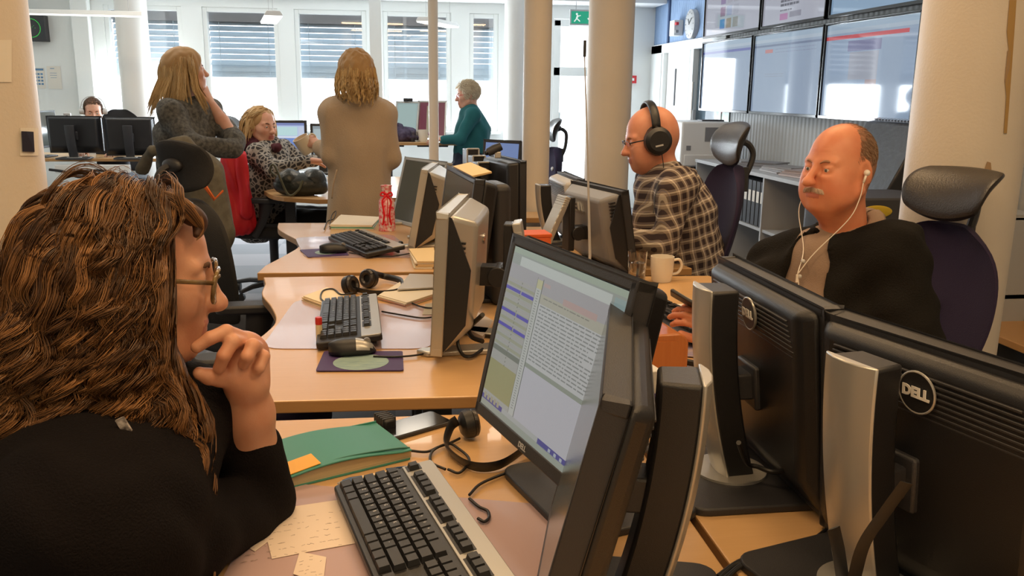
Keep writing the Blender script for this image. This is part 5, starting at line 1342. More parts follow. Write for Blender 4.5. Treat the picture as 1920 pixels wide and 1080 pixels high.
# ---------------- heads ----------------
def head_mesh(h=.0035, top=1.0, eye_open=1.0, jaw=1.0, fat=0.0, nose=1.0, ear=1.0, lips=1.0, brow=1.0, wrinkle=0, bald=False, sc=1.0):
    f = Field((-.14,-.115,-.19), (.15,.115,.15), h)
    f.ell((-.014,0,.034), (.099,.077,.088), .01)
    f.ell((-.03,0,.0), (.085,.070,.08), .02)
    f.ell((.028,0,-.028), (.062,.060*jaw,.086), .03)
    f.ell((.034,0,-.078), (.048,.048*jaw+fat*.012,.036), .03)
    f.ell((.073,0,-.100), (.017,.020*jaw,.016), .025)
    for s in (-1, 1):
        f.ell((.056, s*.040, -.024), (.026,.022,.022), .03)
        f.cap((.0, s*.058*jaw, -.055), (.055, s*.032*jaw, -.098), .014+fat*.006, .012, .03)
        f.cap((.078, s*.012, .020), (.070, s*.046, .021), .0095*brow, .007, .016)
        f.ell((.094, s*.031, .002), (.016,.021,.0135), .014, op='sub')
        f.ell((.074, s*.031, .002), (.0145,.0175,.0135), .006)                  # closed-in lids, ball sits in front of them
        f.cap((.0805, s*.020, .0105), (.078, s*.044, .0085), .0042, .0036, .005)
        f.cap((.080, s*.021, -.009), (.077, s*.042, -.009), .0030, .0030, .006)
        f.ell((.0905, s*.031, .0012), (.0085,.0128,.0050*eye_open), .002, op='sub')
        f.cap((.101, s*.0155, -.036), (.082, s*.0335, -.070), .0022, .0016, .006+.002*wrinkle, 'sub')
        if wrinkle:
            f.cap((.089, s*.004, .048), (.078, s*.040, .050), .0012, .0010, .005, 'sub'); f.cap((.087, s*.004, .060), (.074, s*.040, .062), .0012, .0010, .005, 'sub'); f.cap((.084, s*.022, -.0145), (.079, s*.040, -.012), .0013, .001, .004, 'sub')
            f.ell((.080, s*.030, -.020), (.008,.016,.006), .008)
        f.ell((.103*nose, s*.0115, -.034), (.0105,.0085,.0085), .008)
        f.ell((.106*nose, s*.0075, -.0425), (.005,.0035,.0045), .004, op='sub')
        if fat: f.ell((.05, s*.045, -.06), (.03,.022+fat*.006,.03), .03)
        # ear
        q = np.array(Matrix.Rotation(R(-18*s), 3, 'Z') @ Matrix.Rotation(R(12), 3, 'Y'))
        f.ell((-.012, s*.080, -.004), (.018*ear,.007,.032*ear), .006, q); f.ell((-.008, s*.0865, .0), (.010,.006,.018), .005, q, 'sub'); f.ell((-.006, s*.077, -.030), (.009,.006,.010), .006)
    f.cap((.084,0,.014), (.106*nose,0,-.026), .0085, .0105, .012); f.ell((.110*nose,0,-.033), (.0135,.0125,.0115), .008)
    f.ell((.072,0,-.062), (.022,.028,.026), .022)
    f.ell((.0905,0,-.0595), (.0085,.0215,.0048*lips), .006); f.ell((.0895,0,-.0700), (.0085,.0185,.0060*lips), .006)
    f.cap((.101,-.020,-.0648), (.101,.020,-.0648), .0022, .0022, .004, 'sub')
    f.cap((.100,-.001,-.048), (.100,.001,-.053), .002, .002, .006, 'sub')
    if fat: f.ell((.01,0,-.115), (.05,.045,.03+.01*fat), .03)
    f.cap((-.022,0,-.06), (-.05,0,-.21), .052+fat*.008, .058+fat*.01, .03)
    Vv, Q = f.mesh(); Vv[:, 2] = np.where(Vv[:, 2] > .03, .03+(Vv[:, 2]-.03)*top, Vv[:, 2])
    return Vv*sc, Q
def eye_parts(root, M4, sc, iris, origin, tag_=''):
    for s in (-1, 1):
        bm = BM(); ell(bm, (0,0,0), (.0122,)*3, seg=14); bm.transform(M4 @ Matrix.Translation((.0755*sc, s*.031*sc, .001*sc)) @ Matrix.Scale(sc, 4))
        bm.transform(Matrix.Translation(-V(origin)))
        o = fin('eye', bm, [mat('eye_white', (.62,.58,.54), .25), mat('iris_'+iris[0], iris[1], .15)], root, smooth='all')
        c = (M4 @ V((.0765*sc, s*.031*sc, 0)))-V(origin); fwd = (M4.to_3x3() @ V((1, 0, -.05))).normalized()
        for p in o.data.polygons:
            if (p.center-c).normalized().dot(fwd) > .90: p.material_index = 1
def brow_parts(root, M4, sc, m, origin, th=.0035):
    for s in (-1, 1):
        bm = BM(); tube(bm, smooth_path([(.0905*sc, s*.013*sc, .0185*sc), (.0875*sc, s*.030*sc, .0245*sc), (.074*sc, s*.050*sc, .018*sc)], 6), [th*.7]*4+[th]*5+[th*.3]*4, 6, flat=.6)
        bm.transform(M4); bm.transform(Matrix.Translation(-V(origin))); fin('eyebrow', bm, m, root, smooth='all')
def glasses_part(root, M4, sc, m, origin, w_=.025, h_=.019, r=.0018, thick=.004, rimless=False, name='glasses'):
    bm = BM(); X = .1015*sc
    for s in (-1, 1):
        pts = [V((X-.006*abs(math.cos(a))*(1 if math.cos(a)*s > 0 else 0), s*.033*sc+w_*sc*math.copysign(abs(math.cos(a))**.7, math.cos(a)), -.002+h_*sc*math.copysign(abs(math.sin(a))**.7, math.sin(a)))) for a in [2*math.pi*k/24 for k in range(25)]]
        if not rimless: tube(bm, pts, r, 6, cap=False)
        else: tube(bm, pts[0:13], r*.8, 6)
        tube(bm, [V((X-.006, s*(.033+w_)*sc, .006)), V((.06*sc, s*.079*sc, .008)), V((.0, s*.083*sc, .006)), V((-.02*sc, s*.083*sc, -.006))], thick*.5, 6, flat=.6)
    tube(bm, [V((X, -.009*sc, .002)), V((X+.004, 0, .005)), V((X, .009*sc, .002))], r, 6)
    bm.transform(M4); bm.transform(Matrix.Translation(-V(origin)))
    g = fin(name, bm, m, root, smooth='all')
    for s in (-1, 1):
        bm = BM(); prism(bm, rrect(w_*1.9*sc, h_*1.9*sc, .012), 0, .001)
        bm.transform(M4 @ Matrix.Translation((X-.003, s*.033*sc, -.002)) @ Matrix.Rotation(R(90), 4, 'Y') @ Matrix.Rotation(R(90), 4, 'Z')); bm.transform(Matrix.Translation(-V(origin)))
        fin('lens', bm, m_pane, g)
def face_mat4(pos, yaw, pitch=0, roll=0):
    """local +x is where the face looks; pitch > 0 looks down"""
    return Matrix.Translation(pos) @ Matrix.Rotation(yaw, 4, 'Z') @ Matrix.Rotation(R(pitch), 4, 'Y') @ Matrix.Rotation(R(roll), 4, 'X')
# ---------------- hands ----------------
def hand_shapes(wr, d, nrm, thumb, curl=(25,35,25), spread=4, sc=1.0, thumb_in=20):
    """list of tapered capsules; d towards the fingers, nrm out of the back of the hand, thumb = +1/-1 side"""
    d = V(d).normalized(); nrm = (V(nrm)-d*V(nrm).dot(d)).normalized(); y = nrm.cross(d)*thumb; wr = V(wr); out = []
    fl = [(.040,.024,.019,.0088), (.044,.028,.020,.0088), (.041,.026,.020,.0083), (.032,.020,.018,.0074)]
    off = [.026, .009, -.009, -.026]; pl = [.088, .091, .086, .078]
    for (a, b, c, r), o_, L in zip(fl, off, pl):
        k0 = wr+(d*L+y*o_)*sc
        out.append((wr+y*o_*.5*sc+d*.012*sc, k0, .0165*sc, .0115*sc, .014))
        ang = 0; p = k0; yy = R(spread)*(o_/.01)*.6; dd = (d+y*math.tan(yy)*.25).normalized()
        for seg_l, cu_, rr_ in ((a, curl[0], r), (b, curl[1], r*.94), (c, curl[2], r*.86)):
            ang += R(cu_); dr = dd*math.cos(ang)-nrm*math.sin(ang); q = p+dr*seg_l*sc; out.append((p, q, rr_*sc*1.02, rr_*.93*sc, .003)); p = q
    ti = R(thumb_in); b0 = wr+(d*.02+y*.02-nrm*.006)*sc; b1 = b0+(d*.032+y*.026-nrm*.012)*sc
    t1 = (d*math.cos(ti)+y*math.sin(ti)*.9-nrm*.35).normalized(); b2 = b1+t1*.032*sc; b3 = b2+(t1-nrm*.25-y*.2).normalized()*.026*sc
    out += [(b0, b1, .016*sc, .0125*sc, .012), (b1, b2, .0112*sc, .0102*sc, .004), (b2, b3, .0102*sc, .0086*sc, .003)]
    return out
def caps_field(shapes, h, pad=.03, k0=None):
    pts = []
    for s in shapes:
        if s[0] == 'e': pts += [np.array(s[1])-max(s[2]), np.array(s[1])+max(s[2])]
        else: r = max(s[2], s[3]); pts += [np.array(s[0])-r, np.array(s[0])+r, np.array(s[1])-r, np.array(s[1])+r]
    pts = np.array(pts); f = Field(pts.min(0)-pad, pts.max(0)+pad, h)
    for s in shapes:
        if s[0] == 'e': f.ell(s[1], s[2], s[3] if len(s) > 3 else .03, np.array(s[4]) if len(s) > 4 and s[4] is not None else None)
        else: f.cap(s[0], s[1], s[2], s[3], k0 or s[4])
    return f
def skinmat(name, c, red=None):
    return mat(name, c, .48, sss=.12, col2=red or (c[0]*.92, c[1]*.78, c[2]*.74), noise_scale=16, bump=.06, bump_scale=500)
def cloth_noise(Vv, amp, sc, seed=0.0, aniso=(1,1,1)):
    """smooth folds pushed along a rough normal"""
    q = Vv*np.array(aniso)*sc+seed; n = np.sin(q[:,0]+1.7*np.sin(q[:,1]*.8+q[:,2]*.5))*np.sin(q[:,2]*1.1+1.3*np.sin(q[:,0]*.7+q[:,1]))+.5*np.sin(q[:,1]*2.1+q[:,2]*1.6+2*np.sin(q[:,0]*1.3))
    return n*amp
def vnormals(Vv, Q):
    n = np.cross(Vv[Q[:,2]]-Vv[Q[:,0]], Vv[Q[:,3]]-Vv[Q[:,1]]); N_ = np.zeros_like(Vv)
    for k in range(4): np.add.at(N_, Q[:, k], n)
    return N_/(np.linalg.norm(N_, axis=1, keepdims=True)+1e-12)
def garment(name, shapes, m, root, origin, h=.007, fold=.004, fs=28, seed=0., k=None, aniso=(1,1,1), cut=None, mats=None, mfun=None):
    f = caps_field(shapes, h, k0=k)
    if cut is not None:
        for c in cut:
            if c[0] == 'e': f.ell(c[1], c[2], .004, None, 'sub')
            else: f.cap(c[0], c[1], c[2], c[3], .004, 'sub')
    Vv, Q = f.mesh(); Nn = vnormals(Vv, Q); Vv = Vv+Nn*cloth_noise(Vv, fold, fs, seed, aniso)[:, None]
    mi = mfun(Vv[Q].mean(1)) if mfun else None
    return np_mesh(name, Vv, Q, mats or [m], root, origin, mi=mi)
def person(label, foot, M4, hp, shapes, hands, skin, h_head=.0035, h_hand=.003, sc=1.0, iris=('brown', (.03,.015,.008)), brow=None, skin_caps=(), shrink=.016, lipc=None, eyes=True, body_h=.012, paint=None, pmats=()):
    """one continuous body mesh: head, neck, trunk and limbs under the clothes, hands"""
    root = thing('person', label, 'person', foot); VV = []; QQ = []; n = 0; MI = []
    Vh, Qh = head_mesh(h_head, **hp); cl = Vh[Qh].mean(1)
    mi = np.zeros(len(Qh), int)
    lip = (cl[:,0] > .082) & (np.abs(cl[:,1]) < .0225) & (cl[:,2] < -.0545) & (cl[:,2] > -.0765) & (cl[:,0] > .0935-.7*np.abs(cl[:,1])**1.0*.25)
    mi[lip] = 1
    if paint: mi = paint(cl, mi)
    Vw = (Vh*sc) @ np.array(M4.to_3x3()).T+np.array(M4.translation); VV.append(Vw); QQ.append(Qh); MI.append(mi); n += len(Vw)
    bs = []
    for s in shapes:
        if s[0] == 'e': bs.append(('e', s[1], tuple(max(.01, q-shrink) for q in s[2]), .03, s[4] if len(s) > 4 else None))
        else: bs.append((s[0], s[1], max(.012, s[2]-shrink), max(.012, s[3]-shrink), .03))
    f = caps_field(bs, body_h); Vb, Qb = f.mesh(); VV.append(Vb); QQ.append(Qb+n); MI.append(np.zeros(len(Qb), int)); n += len(Vb)
    for hs in hands:
        f = caps_field(hs, h_hand); Vb, Qb = f.mesh(); VV.append(Vb); QQ.append(Qb+n); MI.append(np.zeros(len(Qb), int)); n += len(Vb)
    lipm = mat(skin.name+'_lips', lipc or (.42,.13,.10), .4)
    o = np_mesh('body', np.concatenate(VV), np.concatenate(QQ), [skin, lipm]+list(pmats), root, foot, mi=np.concatenate(MI))
    if eyes: eye_parts(root, M4, sc*hp.get('sc', 1), iris, foot)
    if brow: brow_parts(root, M4, sc*hp.get('sc', 1), brow, foot)
    return root
def Tm(M4, p): return M4 @ V(p)
# ======================= woman with long curly hair, nearest =======================
sk1 = skinmat('skin_fair_warm', (.62,.33,.21))
W0 = (-.42, 1.0, 0)
M1h = face_mat4(aty(252, 508, 1.17), R(14), 10)
def pY(px, py, Y): return aty(px, py, Y)
elb = pY(487, 940, 1.26); wri = pY(462, 715, 1.185)
def L(a, b, t): return V(a)*(1-t)+V(b)*t
cuff = L(elb, wri, .45)
th1 = [(-.50,1.0,.55), (-.44,1.03,.80), (-.36,1.02,.95)]
shR = V((-.36, .93, .915)); shL = V((-.30, 1.20, .93))
neckb = Tm(M1h, (-.05, 0, -.17))
sh_shapes = [((-.50,1.03,.50), (-.44,1.04,.80), .16, .165, .08), ('e', (-.37,1.05,.86), (.13,.19,.12), .06, rz(R(20))),
   (shR, shL, .075, .075, .07), (shR, V((-.285,1.08,.80)), .072, .060, .04), (V((-.285,1.08,.80)), elb, .060, .050, .03), (elb, cuff, .048, .044, .02),
   (shL, V((-.40,1.33,.72)), .062, .05, .04), (V((-.40,1.33,.72)), V((-.25,1.25,.60)), .048, .04, .03), (neckb, neckb+V((-.01,0,-.06)), .062, .085, .05)]
# finger chains from the photograph: pixel x, pixel y, depth
def ch(pts, r0, r1, k=.003):
    P = [pY(*p) for p in pts]; n = len(P)-1
    return [(P[i], P[i+1], r0+(r1-r0)*i/n, r0+(r1-r0)*(i+1)/n, k) for i in range(n)]
hand1 = [(L(elb, wri, .28), L(elb, wri, .75), .038, .031, .02), (L(elb, wri, .75), wri, .031, .027, .02)]
hand1 += [(wri, pY(458,640,1.185), .024, .014, .016), (wri, pY(472,645,1.20), .024, .015, .016), (wri, pY(484,655,1.215), .022, .014, .016), (wri, pY(488,672,1.225), .021, .013, .016), (pY(440,705,1.165), pY(455,665,1.175), .017, .015, .016)]
hand1 += ch([(458,636,1.185), (424,622,1.150), (394,634,1.135), (369,651,1.130)], .0108, .0080)
hand1 += ch([(473,645,1.20), (436,640,1.145), (420,667,1.135), (411,690,1.140)], .0108, .0082)
hand1 += ch([(486,655,1.215), (474,648,1.150), (464,668,1.140), (457,682,1.148)], .0102, .0080)
hand1 += ch([(490,674,1.225), (494,668,1.175), (485,690,1.162), (474,700,1.168)], .0092, .0074)
hand1 += ch([(444,712,1.17), (412,708,1.155), (392,706,1.145), (374,700,1.140)], .0135, .0088, .006)
w1 = person('woman with long curly hair and glasses resting her chin on her hand', W0, M1h, dict(nose=.99, jaw=.95, lips=1.1, ear=.9, eye_open=.7, top=.90), sh_shapes[:9], [hand1], sk1, h_head=.003, h_hand=.0022, sc=1.0, brow=mat('brow_brown', (.10,.045,.02), .8), lipc=(.50,.19,.15), iris=('blue', (.10,.14,.18)))
m_cardi = mat('black_knit', (.006,.0045,.005), .95, spec=.15, bump=.4, bump_scale=350)
garment('cardigan', [(s[0], s[1], s[2]+.002 if s[0] == 'e' and False else s[2], *s[3:]) for s in sh_shapes], m_cardi, w1, W0, h=.0055, fold=.0035, fs=30, seed=1.)
# trousers below the desk
garment('trousers', [((-.50,.98,.50), (-.12,1.02,.50), .09, .07, .04), ((-.50,1.12,.50), (-.12,1.16,.50), .09, .07, .04), ((-.12,1.02,.50), (-.12,1.02,.08), .065, .05, .03), ((-.12,1.16,.50), (-.12,1.16,.08), .065, .05, .03), ((-.12,1.02,.05), (.02,1.02,.04), .045, .04, .02), ((-.12,1.16,.05), (.02,1.16,.04), .045, .04, .02)], mat('dark_trousers', (.015,.016,.022), .9), w1, W0, h=.012)
m_nail = mat('fingernail', (.62,.36,.28), .25)
for (a, b) in (((402,684,1.128),(0,0)), ):
    pass
m_tort = mat('tortoise_frame', (.10,.055,.02), .2, col2=(.20,.13,.05), noise_scale=90)
glasses_part(w1, M1h, 1.0, m_tort, W0, w_=.027, h_=.022, r=.0028, thick=.006)
# --- curls ---
m_hair1 = hair_mat('auburn_curls', (.042,.018,.008), (.42,.20,.07), .40)
def grow(roots, dirs, n, L_, lift, centre, rad, bodyc=None, drop=1.0, step=None):
    """push strands down while keeping them outside an inflated skull; all in head space"""
    P = np.zeros((len(roots), n, 3)); P[:, 0] = roots; v = dirs.copy(); st = (L_/n)[:, None]
    inf = rad[None, :]+lift[:, None]
    for i in range(1, n):
        v = v+np.array([0,0,-.22*drop]); v /= np.linalg.norm(v, axis=1, keepdims=True)
        p = P[:, i-1]+v*st; q = (p-centre)/inf; d = np.linalg.norm(q, axis=1, keepdims=True); ins = (d < 1)
        p2 = np.where(ins, centre+q/np.maximum(d, 1e-6)*inf, p)
        v = np.where(ins, (p2-P[:, i-1]), v); v /= np.linalg.norm(v, axis=1, keepdims=True)+1e-9
        P[:, i] = p2
    return P
def scalp(n, front=.055, zmin=-.03, r=(.099,.079,.089), c=(-.014,0,.034), side=None, seed=1, zfront=.055):
    g_ = np.random.default_rng(seed); out = []
    while len(out) < n:
        d = g_.normal(size=3); d /= np.linalg.norm(d); p = np.array(c)+d*np.array(r)
        if p[2] < zmin: continue
        if p[0] > front and p[2] < zfront+.3*(p[0]-front): continue
        if p[0] > .02 and p[2] < .0: continue
        if side and p[1]*side < -.03: continue
        out.append(p)
    return np.array(out)
def curly(Mh, nguide, per, seed, Lr, amp, lam, lift, part_y, dark, name, root, origin, rad=.00042, spread=.010, nseg=44, back=.35, sc=1.0, straight=False, hs=None, drop=1.0, tip_in=0.0, front=.055, zfront=.055, zmin=-.03, fwd=None, seg=3, backlen=(1,1,1), xf=None, grav=1.0, top=1.0, tip_tone=0.0):
    g_ = np.random.default_rng(seed); ro = scalp(nguide, seed=seed, front=front, zfront=zfront, zmin=zmin); cen = np.array([-.014,0,.02]); radv = np.array([.101,.081,.102])
    nrm = (ro-cen)/radv**2; nrm /= np.linalg.norm(nrm, axis=1, keepdims=True)
    sgn = np.where(ro[:,1] > part_y, 1., -1.)
    dr = nrm*.12+np.stack([-back*np.ones(len(ro))*(ro[:,0] < .06)+(0.1), sgn*.9*np.clip((ro[:,0]+.06)/.07, .05, 1), np.zeros(len(ro))], 1)
    dr /= np.linalg.norm(dr, axis=1, keepdims=True)
    Lg = g_.uniform(*Lr, len(ro))*np.interp(ro[:,0], [-.1, -.04, .005], backlen); lf = g_.uniform(*lift, len(ro))
    G0 = grow(ro, dr, nseg, Lg, lf, cen, radv, drop=drop)
    s = np.linspace(0, 1, nseg)[None, :, None]; arc = (s*Lg[:, None, None])
    ph = g_.uniform(0, 2*math.pi, (len(ro), 1, 1)); la = g_.uniform(lam*.75, lam*1.3, (len(ro), 1, 1)); am = g_.uniform(.6, 1.3, (len(ro), 1, 1))*amp
    T = np.gradient(G0, axis=1); T /= np.linalg.norm(T, axis=2, keepdims=True)+1e-9
    out = (G0-cen)*np.array([1,1,.1]); out /= np.linalg.norm(out, axis=2, keepdims=True)+1e-9; sid = np.cross(T, out); sid /= np.linalg.norm(sid, axis=2, keepdims=True)+1e-9
    gate = np.clip((arc-.05)/.12, 0, 1)
    G1 = G0+gate*am*(np.sin(2*math.pi*arc/la+ph)*sid+.55*np.cos(2*math.pi*arc/la+ph)*out)
    if tip_in: G1 = G1-tip_in*np.clip(s-.75, 0, 1)**2*out
    S = []; cv = []
    tone = g_.random(len(ro))
    for k in range(per):
        o1 = g_.normal(size=(len(ro), 1, 1))*spread; o2 = g_.normal(size=(len(ro), 1, 1))*spread*.5; conv = (1-.62*s)
        jit = .0022*np.sin(2*math.pi*arc/(la*.6)+g_.uniform(0, 6.28, (len(ro),1,1)))
        q = G1+o1*sid*conv+o2*out*conv*.8+jit*gate*sid
        S.append(q); cv.append(np.clip(tone*.75+g_.normal(size=len(ro))*.14+.02, 0, 1))
    S = np.concatenate(S)
    if xf:
        z_ = S[:,:,2]; rx0 = np.tile(ro[:,0], per)[:, None]
        S[:,:,0] += np.where(rx0 > .0, .30, 0)*np.maximum(0, -z_-.12)-np.clip((-rx0-.015)*14, 0, 1)*.55*np.maximum(0, -z_-.03)
        xm = xf[0]+np.clip((z_-xf[2])/.05, 0, 1)*(xf[1]-xf[0])+np.clip((-z_-.09)/.10, 0, 1)*.05; dl = .045
        e_ = S[:,:,0]-(xm-dl); S[:,:,0] = np.where(e_ > 0, xm-dl+dl*(1-np.exp(-np.maximum(e_, 0)/dl)), S[:,:,0])
    S[:,:,2] = np.where(S[:,:,2] > .03, .03+(S[:,:,2]-.03)*top, S[:,:,2])
    S = S*sc; cv = np.concatenate(cv); S = S @ np.array(Mh.to_3x3()).T+np.array(Mh.translation)
    return strands(name, S, rad*g_.uniform(.7, 1.3, len(S)), dark, root, origin, cv**1.4, seg=seg, tip_tone=tip_tone), G1
Mup = Matrix.Translation(M1h.translation) @ Matrix.Rotation(R(14), 4, 'Z') @ Matrix.Rotation(R(4), 4, 'Y')
o, _ = curly(Mup, 480, 32, 11, (.56, .64), .0155, .074, (.0, .012), .03, m_hair1, 'hair', w1, W0, rad=.00055, spread=.0062, nseg=56, tip_tone=.35, front=.050, zfront=.06, backlen=(.50,.60,1), xf=(.054,.092,.06), top=.86)
# soft mass under the strands so that no scalp shows
hs = [('e', Tm(Mup, (-.022,0,.030)), (.100,.080,.079), .02, Mup.to_3x3()), (Tm(Mup, (-.06,-.02,.0)), Tm(Mup, (-.10,-.03,-.20)), .075, .06, .05), (Tm(Mup, (.0,-.055,.0)), Tm(Mup, (.0,-.085,-.17)), .035, .03, .03), (Tm(Mup, (-.05,.05,.0)), Tm(Mup, (-.07,.06,-.18)), .05, .04, .04)]
def strands_under(name, shapes, m, root, origin, h=.006, fold=.004, fs=60, cut=None, aniso=(1,1,.35)):
    o = garment(name, shapes, m, root, origin, h=h, fold=fold, fs=fs, cut=cut, aniso=aniso)
    return o
m_und = mat('auburn_underlayer', (.05,.018,.007), .6)
strands_under('hair_mass', hs, m_und, w1, W0, cut=[(Tm(Mup, (.12,0,.0)), Tm(Mup, (.10,0,-.10)), .075, .085), ('e', Tm(Mup, (.095,-.03,.03)), (.045,.06,.045))])
# rolled fringe at the temple
def roll(bm):
    pts = smooth_path([Tm(Mup, (.01,-.040,.102)), Tm(Mup, (.045,-.050,.095)), Tm(Mup, (.066,-.050,.084)), Tm(Mup, (.078,-.048,.072)), Tm(Mup, (.074,-.058,.056))], 8); n = len(pts)
    tube(bm, [p-V(W0) for p in pts], [.004+.010*math.sin(math.pi*i/(n-1)) for i in range(n)], 10)
part('fringe_core', m_und, w1, roll, smooth='all')
g_ = np.random.default_rng(4); base = np.array([list(p) for p in smooth_path([(.0,-.040,.104), (.03,-.048,.102), (.056,-.052,.092), (.074,-.050,.080), (.083,-.050,.068), (.074,-.060,.052)], 7)])
SS = []
for k in range(520):
    a0 = g_.uniform(0, 6.28); rr_ = g_.uniform(.008, .015); t = np.linspace(0, 1, len(base)); ang = a0+t*3.2
    q = base.copy(); q[:,1] += np.cos(ang)*rr_*np.sin(math.pi*np.clip(t*.9+.08,0,1)); q[:,2] += np.sin(ang)*rr_*np.sin(math.pi*np.clip(t*.9+.08,0,1)); SS.append(q)
SS = np.array(SS) @ np.array(Mup.to_3x3()).T+np.array(Mup.translation)
strands('fringe', SS, .0006, m_hair1, w1, W0, g_.random(len(SS))**1.5*.8)
# small patterned tag at the nape
part('scarf_tag', mat('patterned_tag', (.5,.45,.42), .6, col2=(.05,.04,.04), noise_scale=120), w1, lambda bm: bx(bm, pY(243, 815, .99)-V(W0), (.010, .004, .045), ry(R(-25))))
# ======================= man in the checked shirt =======================
def plaid(name):
    m = mat(name, (.2,.15,.12), .85, spec=.2); nt = m.node_tree; b = nt.nodes['Principled BSDF']
    tc = nt.nodes.new('ShaderNodeTexCoord'); sp = nt.nodes.new('ShaderNodeSeparateXYZ'); mp = nt.nodes.new('ShaderNodeMapping'); mp.inputs['Rotation'].default_value = (0, R(14), R(10))
    nt.links.new(tc.outputs['Object'], mp.inputs[0]); nt.links.new(mp.outputs[0], sp.inputs[0])
    def math_(op, a, b_=None):
        n = nt.nodes.new('ShaderNodeMath'); n.operation = op
        for i, q in enumerate((a, b_)):
            if q is None: continue
            if hasattr(q, 'is_linked') or hasattr(q, 'links'): nt.links.new(q, n.inputs[i])
            else: n.inputs[i].default_value = q
        return n.outputs[0]
    h = math_('ADD', sp.outputs[0], sp.outputs[1])
    def band(src, per, lo, hi, off=0):
        f = math_('FRACT', math_('ADD', math_('MULTIPLY', src, 1/per), off)); return math_('MULTIPLY', math_('GREATER_THAN', f, lo), math_('LESS_THAN', f, hi))
    P = .043
    dk = math_('ADD', band(h, P, .0, .5), band(sp.outputs[2], P, .0, .5)); wt = math_('ADD', band(h, P, .70, .80), band(sp.outputs[2], P, .70, .80)); bl = math_('ADD', band(h, P, .88, .94), band(sp.outputs[2], P, .88, .94))
    def mix(fac, a, c):
        x = nt.nodes.new('ShaderNodeMix'); x.data_type = 'RGBA'; nt.links.new(fac, x.inputs[0])
        if isinstance(a, tuple): x.inputs[6].default_value = (*a, 1)
        else: nt.links.new(a, x.inputs[6])
        x.inputs[7].default_value = (*c, 1); return x.outputs[2]
    c = mix(math_('MULTIPLY', dk, .5), (.30,.24,.19), (.045,.032,.035)); c = mix(math_('MULTIPLY', wt, .48), c, (.75,.68,.58)); c = mix(math_('MULTIPLY', bl, .35), c, (.10,.11,.20))
    nt.links.new(c, b.inputs['Base Color']); return m
sk2 = skinmat('skin_ruddy', (.66,.31,.20))
Y2 = 3.3
W2 = (1.12, 3.3, 0)
M2h = face_mat4(aty(1219, 260, Y2), R(178), 13)
nb2 = Tm(M2h, (-.055, 0, -.20))
shn = aty(1268, 352, 3.12); shf = aty(1225, 345, 3.47)
el2 = aty(1246, 462, 3.08); cu2 = aty(1192, 448, 3.16); wr2 = aty(1180, 447, 3.2)
elf = aty(1222, 440, 3.5)
pel = V((1.22, 3.3, .55)); chst = aty(1262, 400, 3.3)
sh2 = [(pel, chst, .17, .155, .08), (chst, (shn+shf)/2+V((.02,0,-.02)), .155, .11, .06), (shn, shf, .075, .075, .06), (nb2, (shn+shf)/2+V((0,0,.01)), .058, .09, .05),
   (shn, el2, .068, .052, .035), (el2, cu2, .050, .040, .02), (shf, elf, .068, .052, .035), (elf, elf+V((-.19,-.02,-.03)), .05, .04, .02)]
hl2 = hand_shapes(wr2, V((-.25,.95,-.12)), (0,0,1), -1, curl=(20,30,20)); hf2 = hand_shapes(elf+V((-.20,-.02,-.03)), V((-.6,0,-.8)), (0,0,1), 1, curl=(20,30,20))
w2 = person('bald man in a checked shirt wearing headphones, looking down at his screen', W2, M2h, dict(nose=1.0, jaw=1.04, fat=.2, eye_open=.75), sh2, [hl2, hf2], sk2, h_head=.0038, h_hand=.004, brow=mat('brow_sandy', (.30,.14,.07), .8), lipc=(.48,.17,.13))
m_plaid = plaid('checked_cotton')
garment('shirt', sh2, m_plaid, w2, W2, h=.008, fold=.006, fs=26, seed=3., cut=[('e', nb2+V((-.02,0,.07)), (.07,.07,.06))])
part('collar', m_plaid, w2, lambda bm: tube(bm, [nb2-V(W2)+V((.075*math.cos(a)-.005, .082*math.sin(a), .02+.035*math.cos(a))) for a in [2*math.pi*k/20 for k in range(21)]], .016, 8, flat=1.5, cap=False), smooth='all')
garment('trousers', [(pel, pel+V((-.02,0,-.05)), .16, .15, .05), (pel+V((0,-.1,-.06)), V((.82,3.2,.50)), .085, .065, .04), (pel+V((0,.1,-.06)), V((.82,3.42,.50)), .085, .065, .04), (V((.82,3.2,.50)), V((.86,3.2,.08)), .06, .045, .03), (V((.82,3.42,.50)), V((.86,3.42,.08)), .06, .045, .03), (V((.86,3.2,.05)), V((.72,3.2,.04)), .045, .035, .02), (V((.86,3.42,.05)), V((.72,3.42,.04)), .045, .035, .02)], MATS['dark_trousers'], w2, W2, h=.013)
glasses_part(w2, M2h, 1.0, m_black, W2, w_=.027, h_=.015, r=.0014, thick=.005, rimless=True)
def headphones(label, M4, sc=1.0, big=True, m=m_black, group=None):
    t = thing('headphones', label, 'headphones', tuple(M4.translation)); t.rotation_euler = M4.to_euler(); t.scale = (sc,)*3
    r = .054 if big else .030
    for s in (-1, 1):
        e = part('ear_cup', m, t, lambda bm: lathe(bm, [(0, .032), (r*.7, .032), (r*.95, .020), (r, .0), (r*.96, -.012), (0, -.012)], 28, (-.004, s*.092, -.004), rx(R(-90*s))), smooth=True)
        part('ear_cushion', m_leath, e, lambda bm: tube(bm, [V((-.004+r*.72*math.cos(k/20*2*math.pi), s*.083, -.004+r*.9*math.sin(k/20*2*math.pi))) for k in range(21)], .010 if big else .006, 8, cap=False), smooth=True)
        part('yoke', m, t, lambda bm: tube(bm, [V((-.006, s*.110, .0)), V((-.006, s*.108, .035)), V((-.006, s*.096, .062))], .008 if big else .004, 8), smooth=True)
    part('headband', m, t, lambda bm: tube(bm, [V((-.006-.012*math.sin(a), .102*math.cos(a), .045+.094*math.sin(a))) for a in [math.pi*k/18 for k in range(19)]], .017 if big else .004, 8, flat=.4 if big else 1), smooth='all')
    if big:
        box_part('cup_mark', m_lgrey, t, (.0, .1245 if False else .1245, -.02), (.03, .001, .006))
    return t
